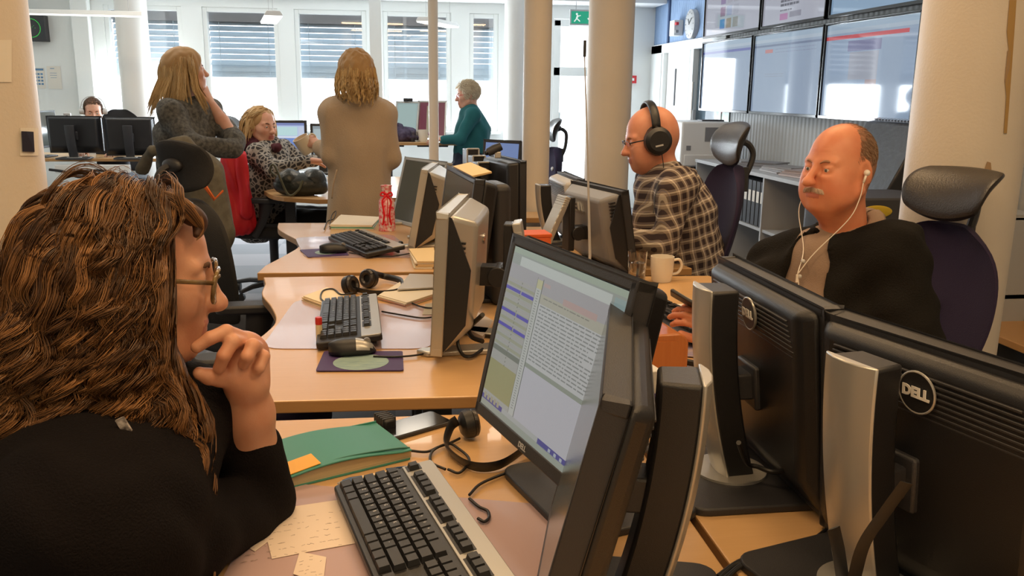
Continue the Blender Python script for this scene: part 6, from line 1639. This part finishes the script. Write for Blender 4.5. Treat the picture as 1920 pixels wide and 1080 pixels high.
headphones('big black headphones worn on the bald man\'s head', M2h)
bm = BM(); P0 = smooth_path([Tm(M2h, (-.01, .10, -.05)), Tm(M2h, (.0, .115, -.12)), aty(1232, 350, 3.1), aty(1225, 400, 3.05)], 6); tube(bm, [q-P0[0] for q in P0], .0018, 6)
o = fin('headphone_cable', bm, m_rubber, smooth=True); o.location = P0[0]; tag(o, 'thin black headphone cable hanging over the checked shirt', 'cable')
# ======================= older man =======================
sk3 = skinmat('skin_reddish', (.70,.29,.16))
W3 = (1.2, 2.1, 0); Y3 = 2.1
M3h = face_mat4(aty(1572, 316, Y3), R(202), 0, 0) @ Matrix.Scale(.93, 4)
nb3 = Tm(M3h, (-.055, 0, -.20))
s_n = aty(1672, 480, 1.98); s_f = aty(1462, 500, 2.28)   # near and far shoulders
mid3 = (s_n+s_f)/2
e_n = aty(1712, 640, 1.88); e_f = aty(1400, 590, 2.12); wf = aty(1350, 622, 1.95)
pel3 = V((1.27, 2.18, .52)); ch3 = aty(1580, 580, 2.12)
m_cg = mat('charcoal_cardigan', (.012,.011,.010), .95, spec=.15, bump=.35, bump_scale=260)
m_sh3 = mat('taupe_shirt', (.27,.19,.14), .85, bump=.2, bump_scale=300)
sh3 = [(pel3, ch3, .19, .175, .08), (ch3, mid3+V((.01,.02,-.04)), .165, .12, .07), (s_n, s_f, .085, .085, .07), (nb3, mid3+V((0,0,.02)), .066, .10, .06),
   (s_n, e_n, .078, .065, .04), (e_n, e_n+V((-.22,-.08,-.06)), .060, .045, .03), (s_f, e_f, .078, .060, .04), (e_f, L(e_f, wf, .8), .056, .040, .03)]
ph = aty(1296, 575, 1.90)
hand3 = hand_shapes(wf, (aty(1312, 588, 1.90)-wf), (.2,-.6,.3), 1, curl=(45,45,30), thumb_in=10)
hand3n = hand_shapes(e_n+V((-.24,-.09,-.06)), (-1,-.1,-.1), (0,0,1), -1, curl=(20,25,20))
def stubble(cl, mi):
    c = cl; q = (c[:,2] > .0) & (c[:,2] < .108) & (c[:,0] < .012-.25*(c[:,2]-.03)) & ~((np.abs(c[:,1]) > .072) & (c[:,0] > -.035) & (c[:,2] < .04))
    q &= (c[:,0] > -.2) ; q |= (c[:,0] < -.05) & (c[:,2] > -.06) & (c[:,2] < .11)
    mi[q] = 2; return mi
m_greyh = hair_mat('short_grey_hair', (.22,.13,.08), (.46,.31,.21), .6)
w3 = person('older man with a grey moustache and white earphones in a dark cardigan', W3, M3h, dict(nose=1.09, jaw=1.2, fat=.85, eye_open=.72, ear=1.15, wrinkle=1, lips=.8), sh3, [hand3, hand3n], sk3, h_head=.0032, h_hand=.0035, brow=mat('brow_grey', (.34,.18,.11), .8), lipc=(.50,.16,.11), iris=('grey', (.10,.10,.10)), paint=stubble, pmats=[mat('stubble_hair', (.40,.20,.12), .7, noise_amt=.3, noise_scale=60)])  # short-hair area of the scalp painted in the hair's own colour
garment('shirt', [(s[0], s[1], s[2]-.012, s[3]-.012, s[4]) for s in sh3[:4]], m_sh3, w3, W3, h=.009, fold=.002, fs=30)
fdir = V((-.93,-.37,0))
def shirt_gap(c):
    """cardigan is open in front: the faces around the button line show the shirt"""
    return None
cutc = [('e', L(nb3, ch3, t_)+fdir*(.10+.085*t_)+V((-.02,-.0,-.02-.20*(t_-.5)*0)), (.062+.012*t_,.062+.012*t_,.10)) for t_ in (.12,.35,.6,.85,1.1)]
garment('cardigan', sh3, m_cg, w3, W3, h=.0075, fold=.009, fs=24, seed=5., cut=cutc+[('e', nb3+V((-.03,-.02,.075)), (.085,.085,.07))])
part('shirt_collar', m_sh3, w3, lambda bm: tube(bm, [nb3-V(W3)+V((-.012+.082*math.cos(a), -.004+.082*math.sin(a), .022+.048*math.cos(a-.3))) for a in [2*math.pi*k/24 for k in range(25)]], .010, 8, flat=2.2, cap=False), smooth='all')
for k in range(4):
    q = aty([1532,1513,1503,1497][k], [432,455,495,515][k], 1.93)
    q = L(nb3, ch3, .25+.2*k)+fdir*(.155+.012*k)
    part('shirt_button', m_lgrey, w3, lambda bm: ell(bm, q-V(W3), (.006,.006,.006)))
garment('trousers', [(pel3, pel3+V((-.02,0,-.05)), .17, .16, .05), (pel3+V((0,-.1,-.04)), V((.86,2.02,.50)), .09, .07, .04), (pel3+V((0,.1,-.04)), V((.86,2.26,.50)), .09, .07, .04), (V((.86,2.02,.50)), V((.90,2.02,.08)), .065, .05, .03), (V((.86,2.26,.50)), V((.90,2.26,.08)), .065, .05, .03), (V((.9,2.02,.05)), V((.75,2.02,.04)), .045, .035, .02), (V((.9,2.26,.05)), V((.75,2.26,.04)), .045, .035, .02)], MATS['dark_trousers'], w3, W3, h=.014)
# short hair around the back and sides
g_ = np.random.default_rng(8)
def short_hair(M4, root, origin, n, m, name, cond, L_=(.010,.018), flow=(-.6,0,-.8), rad=.0006, lift=.25, r=(.101,.080,.090), c=(-.014,0,.034), nseg=5, jit=.25):
    out = []
    while len(out) < n:
        d = g_.normal(size=3); d /= np.linalg.norm(d); p = np.array(c)+d*np.array(r)*.985
        if cond(p, g_): out.append((p, d))
    P0_ = np.array([o_[0] for o_ in out]); N0 = np.array([o_[1] for o_ in out]); fl = np.array(flow, float)[None]+g_.normal(size=(n,3))*jit
    tg = fl-N0*(fl*N0).sum(1, keepdims=True); tg /= np.linalg.norm(tg, axis=1, keepdims=True); Ls = g_.uniform(*L_, (n,1))
    t = np.linspace(0, 1, nseg); S = P0_[:,None]+(tg[:,None]*t[None,:,None]+N0[:,None]*lift*np.sqrt(t)[None,:,None]*(1-.3*t)[None,:,None])*Ls[:,None]
    S = S @ np.array(M4.to_3x3()).T+np.array(M4.translation); return strands(name, S, rad, m, root, origin, g_.random(n))
def band3(p, g): 
    edge = .012-.25*(p[2]-.03)
    if p[2] < -.035 or p[0] > edge+.01: return False
    if abs(p[1]) > .068 and -.035 < p[0] < .015 and p[2] < .032: return False
    dens = 1.0 if p[2] < .085 else .25
    return g.random() < dens*min(1, (edge+.01-p[0])/.03)
short_hair(M3h, w3, W3, 5200, m_greyh, 'hair', band3, L_=(.010,.017), rad=.0005, lift=.25)
def mous(bm): pass
gm = np.random.default_rng(2); SS = []
for k in range(420):
    y_ = gm.uniform(-.030, .030); x0 = .099-.9*y_*y_*9; p0 = np.array([x0+gm.uniform(-.002,.001), y_, -.0500+gm.uniform(-.003,.003)-abs(y_)*.12]); t = np.linspace(0,1,5)[:,None]
    SS.append(p0+t*np.array([.002, y_*.22, -.0095])+np.array([0,0,0])-t*t*np.array([.003,0,.001]))
SS = np.array(SS) @ np.array(M3h.to_3x3()).T+np.array(M3h.translation)
strands('moustache', SS, .0007, hair_mat('moustache_grey', (.50,.36,.26), (.78,.62,.48), .6), w3, W3, gm.random(len(SS)))
# earphones: bud in the ear, cord down both sides to the chest
t = thing('earphones', 'white earphones with a long cord in the older man\'s ear', 'earphones', W3)
m_ewh = mat('earphone_white', (.85,.80,.72), .3)
for s in (1, -1):
    bud = Tm(M3h, (.0, .094*s, -.004)); part('ear_bud', m_ewh, t, lambda bm: (ell(bm, bud-V(W3), (.008,.008,.008)), tube(bm, [bud-V(W3), Tm(M3h, (.010, .094*s, -.03))-V(W3)], .0032, 8)), smooth='all')
jn = L(nb3, ch3, .42)+fdir*.175
ja = L(nb3, ch3, .78)+fdir*.20
for s in (1, -1):
    P0 = smooth_path([Tm(M3h, (.010, .094*s, -.03)), Tm(M3h, (.020, .094*s, -.075)), Tm(M3h, (.035, .085*s, -.13))+fdir*.01, L(nb3, ch3, .12)+fdir*.135+V((0, -.03*s, 0)), jn], 7)
    part('cord', m_ewh, t, lambda bm: tube(bm, [q-V(W3) for q in P0], .0014, 6), smooth='all')
part('cord_splitter', m_ewh, t, lambda bm: tube(bm, [jn-V(W3), jn-V(W3)+V((0,0,-.02))], .0035, 8)); part('lower_cord', m_ewh, t, lambda bm: tube(bm, [q-V(W3) for q in smooth_path([jn, L(jn, ja, .5)+V((.012,0,0)), ja, ja+V((-.0,0,-.06))], 6)], .0016, 6), smooth='all')
# the phone he holds
t = thing('smartphone', 'dark phone held in the older man\'s hand above his keyboard', 'phone', tuple(aty(1306, 576, 1.90))); t.rotation_euler = (R(28), R(22), R(70))
box_part('body', m_dark, t, (0,0,0), (.07,.14,.008), bevel=.003); box_part('glass', m_gloss, t, (0,0,.0045), (.064,.134,.001))
# ======================= people by the windows =======================
def blond(name, d, l): return hair_mat(name, d, l, .42)
# ---- standing woman in grey sweater ----
sk4 = skinmat('skin_light', (.66,.38,.27)); Y4 = 5.15; W4 = (-1.02, 5.15, 0)
M4h = face_mat4(aty(351, 133, Y4), R(22), -6) @ Matrix.Scale(.93, 4)
nb4 = Tm(M4h, (-.05,0,-.20))
s4r = aty(318, 212, 4.95); s4l = aty(392, 207, 5.28)
e4 = aty(442, 262, 5.05); w4 = aty(392, 190, 5.20)
hip4 = aty(352, 330, 5.12)
sh4 = [(hip4, aty(345, 260, 5.1), .155, .15, .07), (aty(345, 260, 5.1), (s4r+s4l)/2+V((0,0,-.03)), .15, .10, .06), (s4r, s4l, .068, .068, .06), (nb4, (s4r+s4l)/2, .05, .085, .05),
   (s4r, aty(360, 270, 4.85), .062, .055, .04), (aty(360, 270, 4.85), aty(440, 280, 4.98), .055, .05, .03), (s4l, e4, .062, .055, .04), (e4, L(e4, w4, .12), .052, .046, .02)]
arm4 = [(e4, L(e4, w4, .5), .036, .034, .02), (L(e4, w4, .5), w4, .034, .026, .02)]+hand_shapes(w4, (aty(381, 168, 5.2)-w4), (.6,-.5,.4), 1, curl=(25,35,20), spread=8)
w4_ = person('standing woman with long blonde hair in a grey sweater, hand at her chin', W4, M4h, dict(nose=1.0, jaw=.95), sh4, [arm4], sk4, h_head=.005, h_hand=.005, brow=mat('brow_brown', (.1,.045,.02), .8))
m_sw = mat('mottled_grey_sweater', (.15,.145,.13), .95, col2=(.055,.055,.052), noise_scale=55, bump=.4, bump_scale=200)
garment('sweater', sh4, m_sw, w4_, W4, h=.011, fold=.006, fs=20, seed=2.)
garment('trousers', [(hip4, hip4+V((0,0,-.15)), .165, .17, .08), (hip4+V((.0,-.08,-.15)), V((hip4.x,5.04,.1)), .10, .06, .05), (hip4+V((0,.09,-.15)), V((hip4.x,5.22,.1)), .10, .06, .05), (V((hip4.x,5.04,.05)), V((hip4.x+.13,5.04,.04)), .045, .035, .02), (V((hip4.x,5.22,.05)), V((hip4.x+.13,5.22,.04)), .045, .035, .02)], mat('black_trousers', (.012,.012,.014), .85), w4_, W4, h=.016)
m_bl = blond('straight_blonde', (.52,.34,.15), (.95,.74,.42))
strands_under('hair_mass', [('e', Tm(M4h, (-.022,0,.036)), (.108,.086,.094), .02, M4h.to_3x3()), (Tm(M4h, (-.05,-.02,.0)), Tm(M4h, (-.075,-.03,-.18)), .075, .055, .05)], mat('blonde_under', (.42,.25,.10), .6), w4_, W4, h=.008, fold=.002, cut=[(Tm(M4h, (.12,0,.0)), Tm(M4h, (.10,0,-.10)), .075, .085)])
curly(M4h, 260, 12, 21, (.27,.30), .002, .2, (.0,.006), .02, m_bl, 'hair', w4_, W4, rad=.0013, spread=.007, nseg=26, front=.055, zfront=.07, xf=(.045,.085,.065), backlen=(.8,.9,1))
# ---- seated blonde woman in patterned cardigan ----
Y5 = 6.0; W5 = (-.86, 6.0, 0)
M5h = face_mat4(aty(491, 236, Y5), R(-42), 4)
nb5 = Tm(M5h, (-.05,0,-.20)); s5n = aty(482, 290, 5.85); s5f = aty(530, 282, 6.2)
sh5 = [(V((-.92,6.05,.5)), aty(510, 330, 6.0), .16, .15, .07), (aty(510, 330, 6.0), (s5n+s5f)/2, .15, .11, .06), (s5n, s5f, .075, .075, .06), (s5n, aty(515, 318, 5.72), .066, .055, .04), (aty(515, 318, 5.72), aty(572, 302, 5.75), .055, .042, .03), (s5f, aty(560, 300, 6.2), .066, .055, .04), (aty(560, 300, 6.2), aty(590, 302, 6.05), .05, .04, .03)]
h5 = hand_shapes(aty(580, 301, 5.76), (1,.1,-.05), (0,0,1), 1, curl=(15,25,15))
w5 = person('seated blonde woman with a maroon scarf and patterned cardigan looking back', W5, M5h, dict(jaw=1.0), sh5, [h5], sk4, h_head=.005, h_hand=.006, brow=mat('brow_brown', (.1,.045,.02), .8))
m_pat = mat('knitted_pattern', (.30,.28,.25), .95); nt = m_pat.node_tree; vo = nt.nodes.new('ShaderNodeTexVoronoi'); vo.feature = 'DISTANCE_TO_EDGE'; vo.inputs['Scale'].default_value = 34
tcv = nt.nodes.new('ShaderNodeTexCoord'); gt = nt.nodes.new('ShaderNodeMath'); gt.operation = 'GREATER_THAN'; gt.inputs[1].default_value = .13; mxv = nt.nodes.new('ShaderNodeMix'); mxv.data_type = 'RGBA'; mxv.inputs[6].default_value = (.32,.30,.27,1); mxv.inputs[7].default_value = (.035,.033,.035,1)
nt.links.new(tcv.outputs['Object'], vo.inputs['Vector']); nt.links.new(vo.outputs['Distance'], gt.inputs[0]); nt.links.new(gt.outputs[0], mxv.inputs[0]); nt.links.new(mxv.outputs[2], nt.nodes['Principled BSDF'].inputs['Base Color'])
garment('cardigan', sh5, m_pat, w5, W5, h=.012, fold=.005, fs=22, seed=7.)
m_mar = mat('maroon_scarf', (.07,.012,.022), .9, bump=.3, bump_scale=100)
garment('scarf', [((nb5+V((.08*math.cos(a), .09*math.sin(a), .065+.015*math.sin(2*a)))), (nb5+V((.08*math.cos(a+.7), .09*math.sin(a+.7), .065+.015*math.sin(2*a+1.4)))), .046, .046, .03) for a in [k*.7 for k in range(9)]]+[(nb5+V((.07,-.03,.02)), aty(522, 276, 5.88), .035, .028, .03)], m_mar, w5, W5, h=.009, fold=.006, fs=40)
garment('trousers', [(V((-.92,6.05,.5)), V((-.45,5.98,.5)), .1, .08, .05), (V((-.92,6.18,.5)), V((-.45,6.15,.5)), .1, .08, .05), (V((-.45,5.98,.5)), V((-.45,5.98,.08)), .065, .05, .03), (V((-.45,6.15,.5)), V((-.45,6.15,.08)), .065, .05, .03)], MATS['black_trousers'], w5, W5, h=.016)
strands_under('hair_mass', [('e', Tm(M5h, (-.026,0,.036)), (.106,.086,.094), .02, M5h.to_3x3()), (Tm(M5h, (-.08,0,.0)), Tm(M5h, (-.09,0,-.07)), .06, .04, .04)], MATS['blonde_under'], w5, W5, h=.008, fold=.002, cut=[(Tm(M5h, (.12,0,-.01)), Tm(M5h, (.10,0,-.10)), .078, .085)])
curly(M5h, 200, 9, 31, (.12,.16), .002, .2, (.0,.004), .035, m_bl, 'hair', w5, W5, rad=.0015, spread=.006, nseg=16, front=.05, zfront=.07, xf=(.02,.088,.055), backlen=(.9,.9,1))
# ---- woman in the long beige coat, back view, with a mug ----
Y6 = 5.0; W6 = (-.14, 5.0, 0)
M6h = face_mat4(aty(668, 139, Y6), R(98), 2) @ Matrix.Scale(.88, 4)
nb6 = Tm(M6h, (-.05,0,-.20)); s6l = aty(622, 212, 5.0); s6r = aty(722, 214, 5.02)
hemL, hemR = aty(628, 395, 5.0), aty(688, 398, 5.0)
e6l = aty(622, 292, 4.98); w6l = aty(596, 272, 5.12); e6r = aty(733, 296, 5.02)
cz6 = (s6l+s6r)/2
sh6 = [(s6l, s6r, .062, .062, .05), (nb6, cz6, .05, .075, .05), (cz6, V((cz6.x,5.02,1.05)), .12, .125, .08), (V((cz6.x-.05,5.02,1.05)), V((cz6.x-.07,5.02,.62)), .115, .135, .10), (V((cz6.x+.05,5.02,1.05)), V((cz6.x+.055,5.02,.62)), .115, .135, .10),
   (s6l+V((.03,0,0)), V((cz6.x-.06,5.02,1.1)), .08, .10, .06), (s6r-V((.03,0,0)), V((cz6.x+.06,5.02,1.1)), .08, .10, .06),
   (s6l, e6l, .062, .058, .035), (e6l, L(e6l, w6l, .75), .056, .046, .03), (s6r, e6r, .062, .058, .035), (e6r, e6r+V((-.02,.22,.02)), .055, .045, .03)]
m_coat = mat('beige_wool', (.46,.345,.235), .95, bump=.3, bump_scale=150)
h6 = hand_shapes(w6l, (aty(584, 262, 5.16)-w6l), (.3,-.6,.5), 1, curl=(50,55,35), thumb_in=10)
w6 = person('woman in a long beige coat with curly blonde hair, seen from behind', W6, M6h, dict(jaw=1.0), sh6, [h6, hand_shapes(e6r+V((-.02,.24,.02)), (-.2,1,0), (0,0,1), -1)], sk4, h_head=.006, h_hand=.005, eyes=True)
garment('coat', sh6, m_coat, w6, W6, h=.011, fold=.007, fs=18, seed=9., aniso=(1,1,.45))
garment('trousers', [(V((cz6.x-.08,5.02,.62)), V((cz6.x-.08,5.02,.1)), .09, .06, .05), (V((cz6.x+.08,5.02,.62)), V((cz6.x+.08,5.02,.1)), .09, .06, .05), (V((cz6.x-.08,5.02,.05)), V((cz6.x-.08,5.16,.04)), .045, .035, .02), (V((cz6.x+.08,5.02,.05)), V((cz6.x+.08,5.16,.04)), .045, .035, .02)], MATS['black_trousers'], w6, W6, h=.016)
strands_under('hair_mass', [('e', Tm(M6h, (-.022,0,.036)), (.106,.086,.093), .02, M6h.to_3x3()), ('e', Tm(M6h, (-.045,0,-.045)), (.078,.080,.055), .03, M6h.to_3x3())], MATS['blonde_under'], w6, W6, h=.008, fold=.005, fs=90, cut=[(Tm(M6h, (.12,0,-.01)), Tm(M6h, (.10,0,-.10)), .078, .085)])
m_bl2 = blond('wavy_golden_blonde', (.42,.25,.09), (.90,.66,.32))
curly(M6h, 300, 12, 41, (.17,.205), .005, .05, (.0,.008), .0, m_bl2, 'hair', w6, W6, rad=.0013, spread=.007, nseg=24, front=.05, zfront=.07, xf=(.03,.088,.055), tip_in=.2)
pm6 = aty(579, 271, 5.17)
mug('cream mug held out by the woman in the beige coat', tuple(pm6-V((0,0,.045))), r=.047, h=.10, hang=10, m=mat('mug_cream', (.72,.62,.46), .3), tilt=(R(12), R(-28), 0))
part('coat_pocket', m_coat, w6, lambda bm: tube(bm, [q-V(W6) for q in smooth_path([aty(632, 318, 4.86), aty(625, 345, 4.855), aty(622, 372, 4.86)], 5)], .005, 6), smooth='all')
# ---- woman with short fair hair in a teal sweater ----
Y7 = 8.3; W7 = (.76, 8.3, 0)
M7h = face_mat4(aty(876, 178, Y7), R(186), 8)
nb7 = Tm(M7h, (-.05,0,-.20)); s7n = aty(886, 216, 8.12); s7f = aty(878, 214, 8.48); e7 = aty(862, 262, 8.05); w7 = aty(832, 262, 8.12)
sh7 = [(aty(884, 282, 8.3), aty(886, 245, 8.3), .17, .16, .07), (aty(886, 245, 8.3), (s7n+s7f)/2, .155, .10, .06), (s7n, s7f, .07, .07, .06), (nb7, (s7n+s7f)/2, .05, .08, .05), (s7n, e7, .062, .052, .04), (e7, w7, .050, .038, .03), (s7f, aty(858, 258, 8.5), .06, .05, .04)]
m_teal2 = mat('teal_sweater', (.010,.105,.115), .9)
w7_ = person('woman with short fair hair and glasses in a teal sweater at the far desk', W7, M7h, dict(), sh7, [hand_shapes(w7, (-1,0,.1), (0,-.3,1), -1, curl=(25,30,20))], sk4, h_head=.007, h_hand=.008, brow=MATS['brow_sandy'])
garment('sweater', sh7, m_teal2, w7_, W7, h=.014, fold=.005, fs=18, seed=4.)
hp7 = aty(884, 290, 8.3)
garment('trousers', [(hp7, hp7+V((0,0,-.12)), .17, .18, .06), (hp7+V((0,-.09,-.15)), V((hp7.x-.42,8.2,hp7.z-.22)), .10, .08, .05), (hp7+V((0,.09,-.15)), V((hp7.x-.42,8.4,hp7.z-.22)), .10, .08, .05), (V((hp7.x-.42,8.2,hp7.z-.22)), V((hp7.x-.40,8.2,.1)), .07, .05, .03), (V((hp7.x-.42,8.4,hp7.z-.22)), V((hp7.x-.4,8.4,.1)), .07, .05, .03)], mat('navy_trousers', (.008,.012,.03), .9), w7_, W7, h=.018)
glasses_part(w7_, M7h, 1.0, MATS['balm_red'], W7, thick=.005)
strands_under('hair_mass', [('e', Tm(M7h, (-.024,0,.040)), (.104,.085,.094), .02, M7h.to_3x3())], mat('fair_under', (.50,.38,.24), .7), w7_, W7, h=.008, fold=.003, fs=80, cut=[(Tm(M7h, (.13,0,-.02)), Tm(M7h, (.10,0,-.10)), .085, .09)])
short_hair(M7h, w7_, W7, 2600, hair_mat('fair_short', (.55,.42,.26), (.95,.85,.66)), 'hair', lambda p, g: p[2] > -.03 and p[0] < .05+max(0, (p[2]-.07)), L_=(.03,.05), rad=.0018, lift=.55, nseg=6)
chair('dark high chair under the woman in the teal sweater', hp7.x+.05, 8.3, R(180), back=m_bfab, head=False, seat_z=hp7.z-.30, bz=hp7.z+.1, arms=False)
# ---- man with headset behind the monitor backs ----
W8 = (-2.72, 8.95, 0); Y8 = 8.95
M8h = face_mat4(aty(175, 208, Y8), R(-72), 16)
nb8 = Tm(M8h, (-.05,0,-.20)); s8a = V((W8[0]-.20, 9.02, nb8.z-.07)); s8b = V((W8[0]+.20, 9.06, nb8.z-.07))
sh8 = [(V((W8[0],9.1,.5)), (s8a+s8b)/2+V((0,0,-.1)), .16, .14, .06), (s8a, s8b, .07, .07, .06), (s8a, V((s8a.x-.05,8.85,.82)), .06, .05, .04), (s8b, V((s8b.x+.05,8.85,.82)), .06, .05, .04), (V((s8a.x-.05,8.85,.82)), V((s8a.x+.05,8.72,.79)), .05, .04, .03), (V((s8b.x+.05,8.85,.82)), V((s8b.x-.05,8.72,.79)), .05, .04, .03)]
w8 = person('man with short brown hair and a headset behind the black monitor backs', W8, M8h, dict(), sh8, [hand_shapes(V((s8a.x+.06,8.69,.785)), (.1,-1,0), (0,0,1), 1), hand_shapes(V((s8b.x-.06,8.69,.785)), (-.1,-1,0), (0,0,1), -1)], sk4, h_head=.006, h_hand=.008, brow=MATS['brow_brown'])
garment('sweater', sh8, mat('dark_sweater', (.02,.02,.025), .9), w8, W8, h=.015, fold=.004, fs=18)
garment('trousers', [(V((W8[0]-.1,9.1,.48)), V((W8[0]-.1,8.68,.5)), .1, .075, .05), (V((W8[0]+.1,9.1,.48)), V((W8[0]+.1,8.68,.5)), .1, .075, .05), (V((W8[0]-.1,8.68,.5)), V((W8[0]-.1,8.68,.08)), .065, .05, .03), (V((W8[0]+.1,8.68,.5)), V((W8[0]+.1,8.68,.08)), .065, .05, .03)], MATS['dark_trousers'], w8, W8, h=.018)
short_hair(M8h, w8, W8, 2200, hair_mat('short_brown', (.07,.035,.018), (.16,.08,.04)), 'hair', lambda p, g: p[2] > -.02 and p[0] < .035+max(0, (p[2]-.07)*1.5), L_=(.014,.024), rad=.0022, lift=.35)
headphones('light grey headset worn by the man behind the monitor backs', M8h, big=False, m=m_lgrey)
# ---- red jacket and grey coat on chairs ----
m_red = mat('red_jacket', (.62,.010,.018), .55, bump=.2, bump_scale=40)
Yj = 5.72; W9 = tuple(aty(443, 350, Yj)); W9 = (W9[0], Yj, 0)
j = thing('red_jacket', 'bright red jacket hanging over a chair beside the patterned cardigan', 'jacket', W9)
garment('jacket_body', [(aty(436, 285, Yj), aty(434, 420, Yj), .045, .085, .03), (aty(446, 290, Yj), aty(456, 420, Yj), .045, .075, .03), (aty(428, 300, Yj), aty(424, 345, Yj), .04, .06, .03)], m_red, j, W9, h=.009, fold=.010, fs=38, aniso=(1,1,.25))
garment('sleeve', [(aty(452, 292, Yj-.05), aty(462, 400, Yj-.06), .035, .040, .02)], m_red, j, W9, h=.009, fold=.006, fs=40, aniso=(1,1,.3))


Yg = 3.5; g0 = aty(300, 300, Yg)
m_gc = mat('grey_green_coat', (.12,.115,.095), .9, col2=(.09,.085,.07), noise_scale=40)
W10 = (g0.x, Yg, 0)
j = thing('grey_coat', 'grey green coat draped over the chair with the big dark headrest', 'coat', W10)
garment('coat_body', [(aty(288, 280, Yg), aty(345, 268, Yg), .020, .026, .03), (aty(284, 285, Yg), aty(266, 318, Yg+.05), .020, .024, .03), (aty(345, 272, Yg), aty(392, 320, Yg+.05), .034, .045, .03), (aty(392, 320, Yg+.05), aty(405, 430, Yg+.05), .05, .075, .05), (aty(375, 340, Yg+.05), aty(385, 470, Yg+.05), .07, .09, .05)], m_gc, j, W10, h=.009, fold=.006, fs=30, aniso=(1,1,.4))
part('orange_trim', mat('orange_trim', (.75,.16,.03), .5), j, lambda bm: tube(bm, [q-V(W10) for q in (aty(385, 350, Yg-.07), aty(402, 374, Yg-.08), aty(418, 358, Yg-.05))], .009, 6, flat=.4))
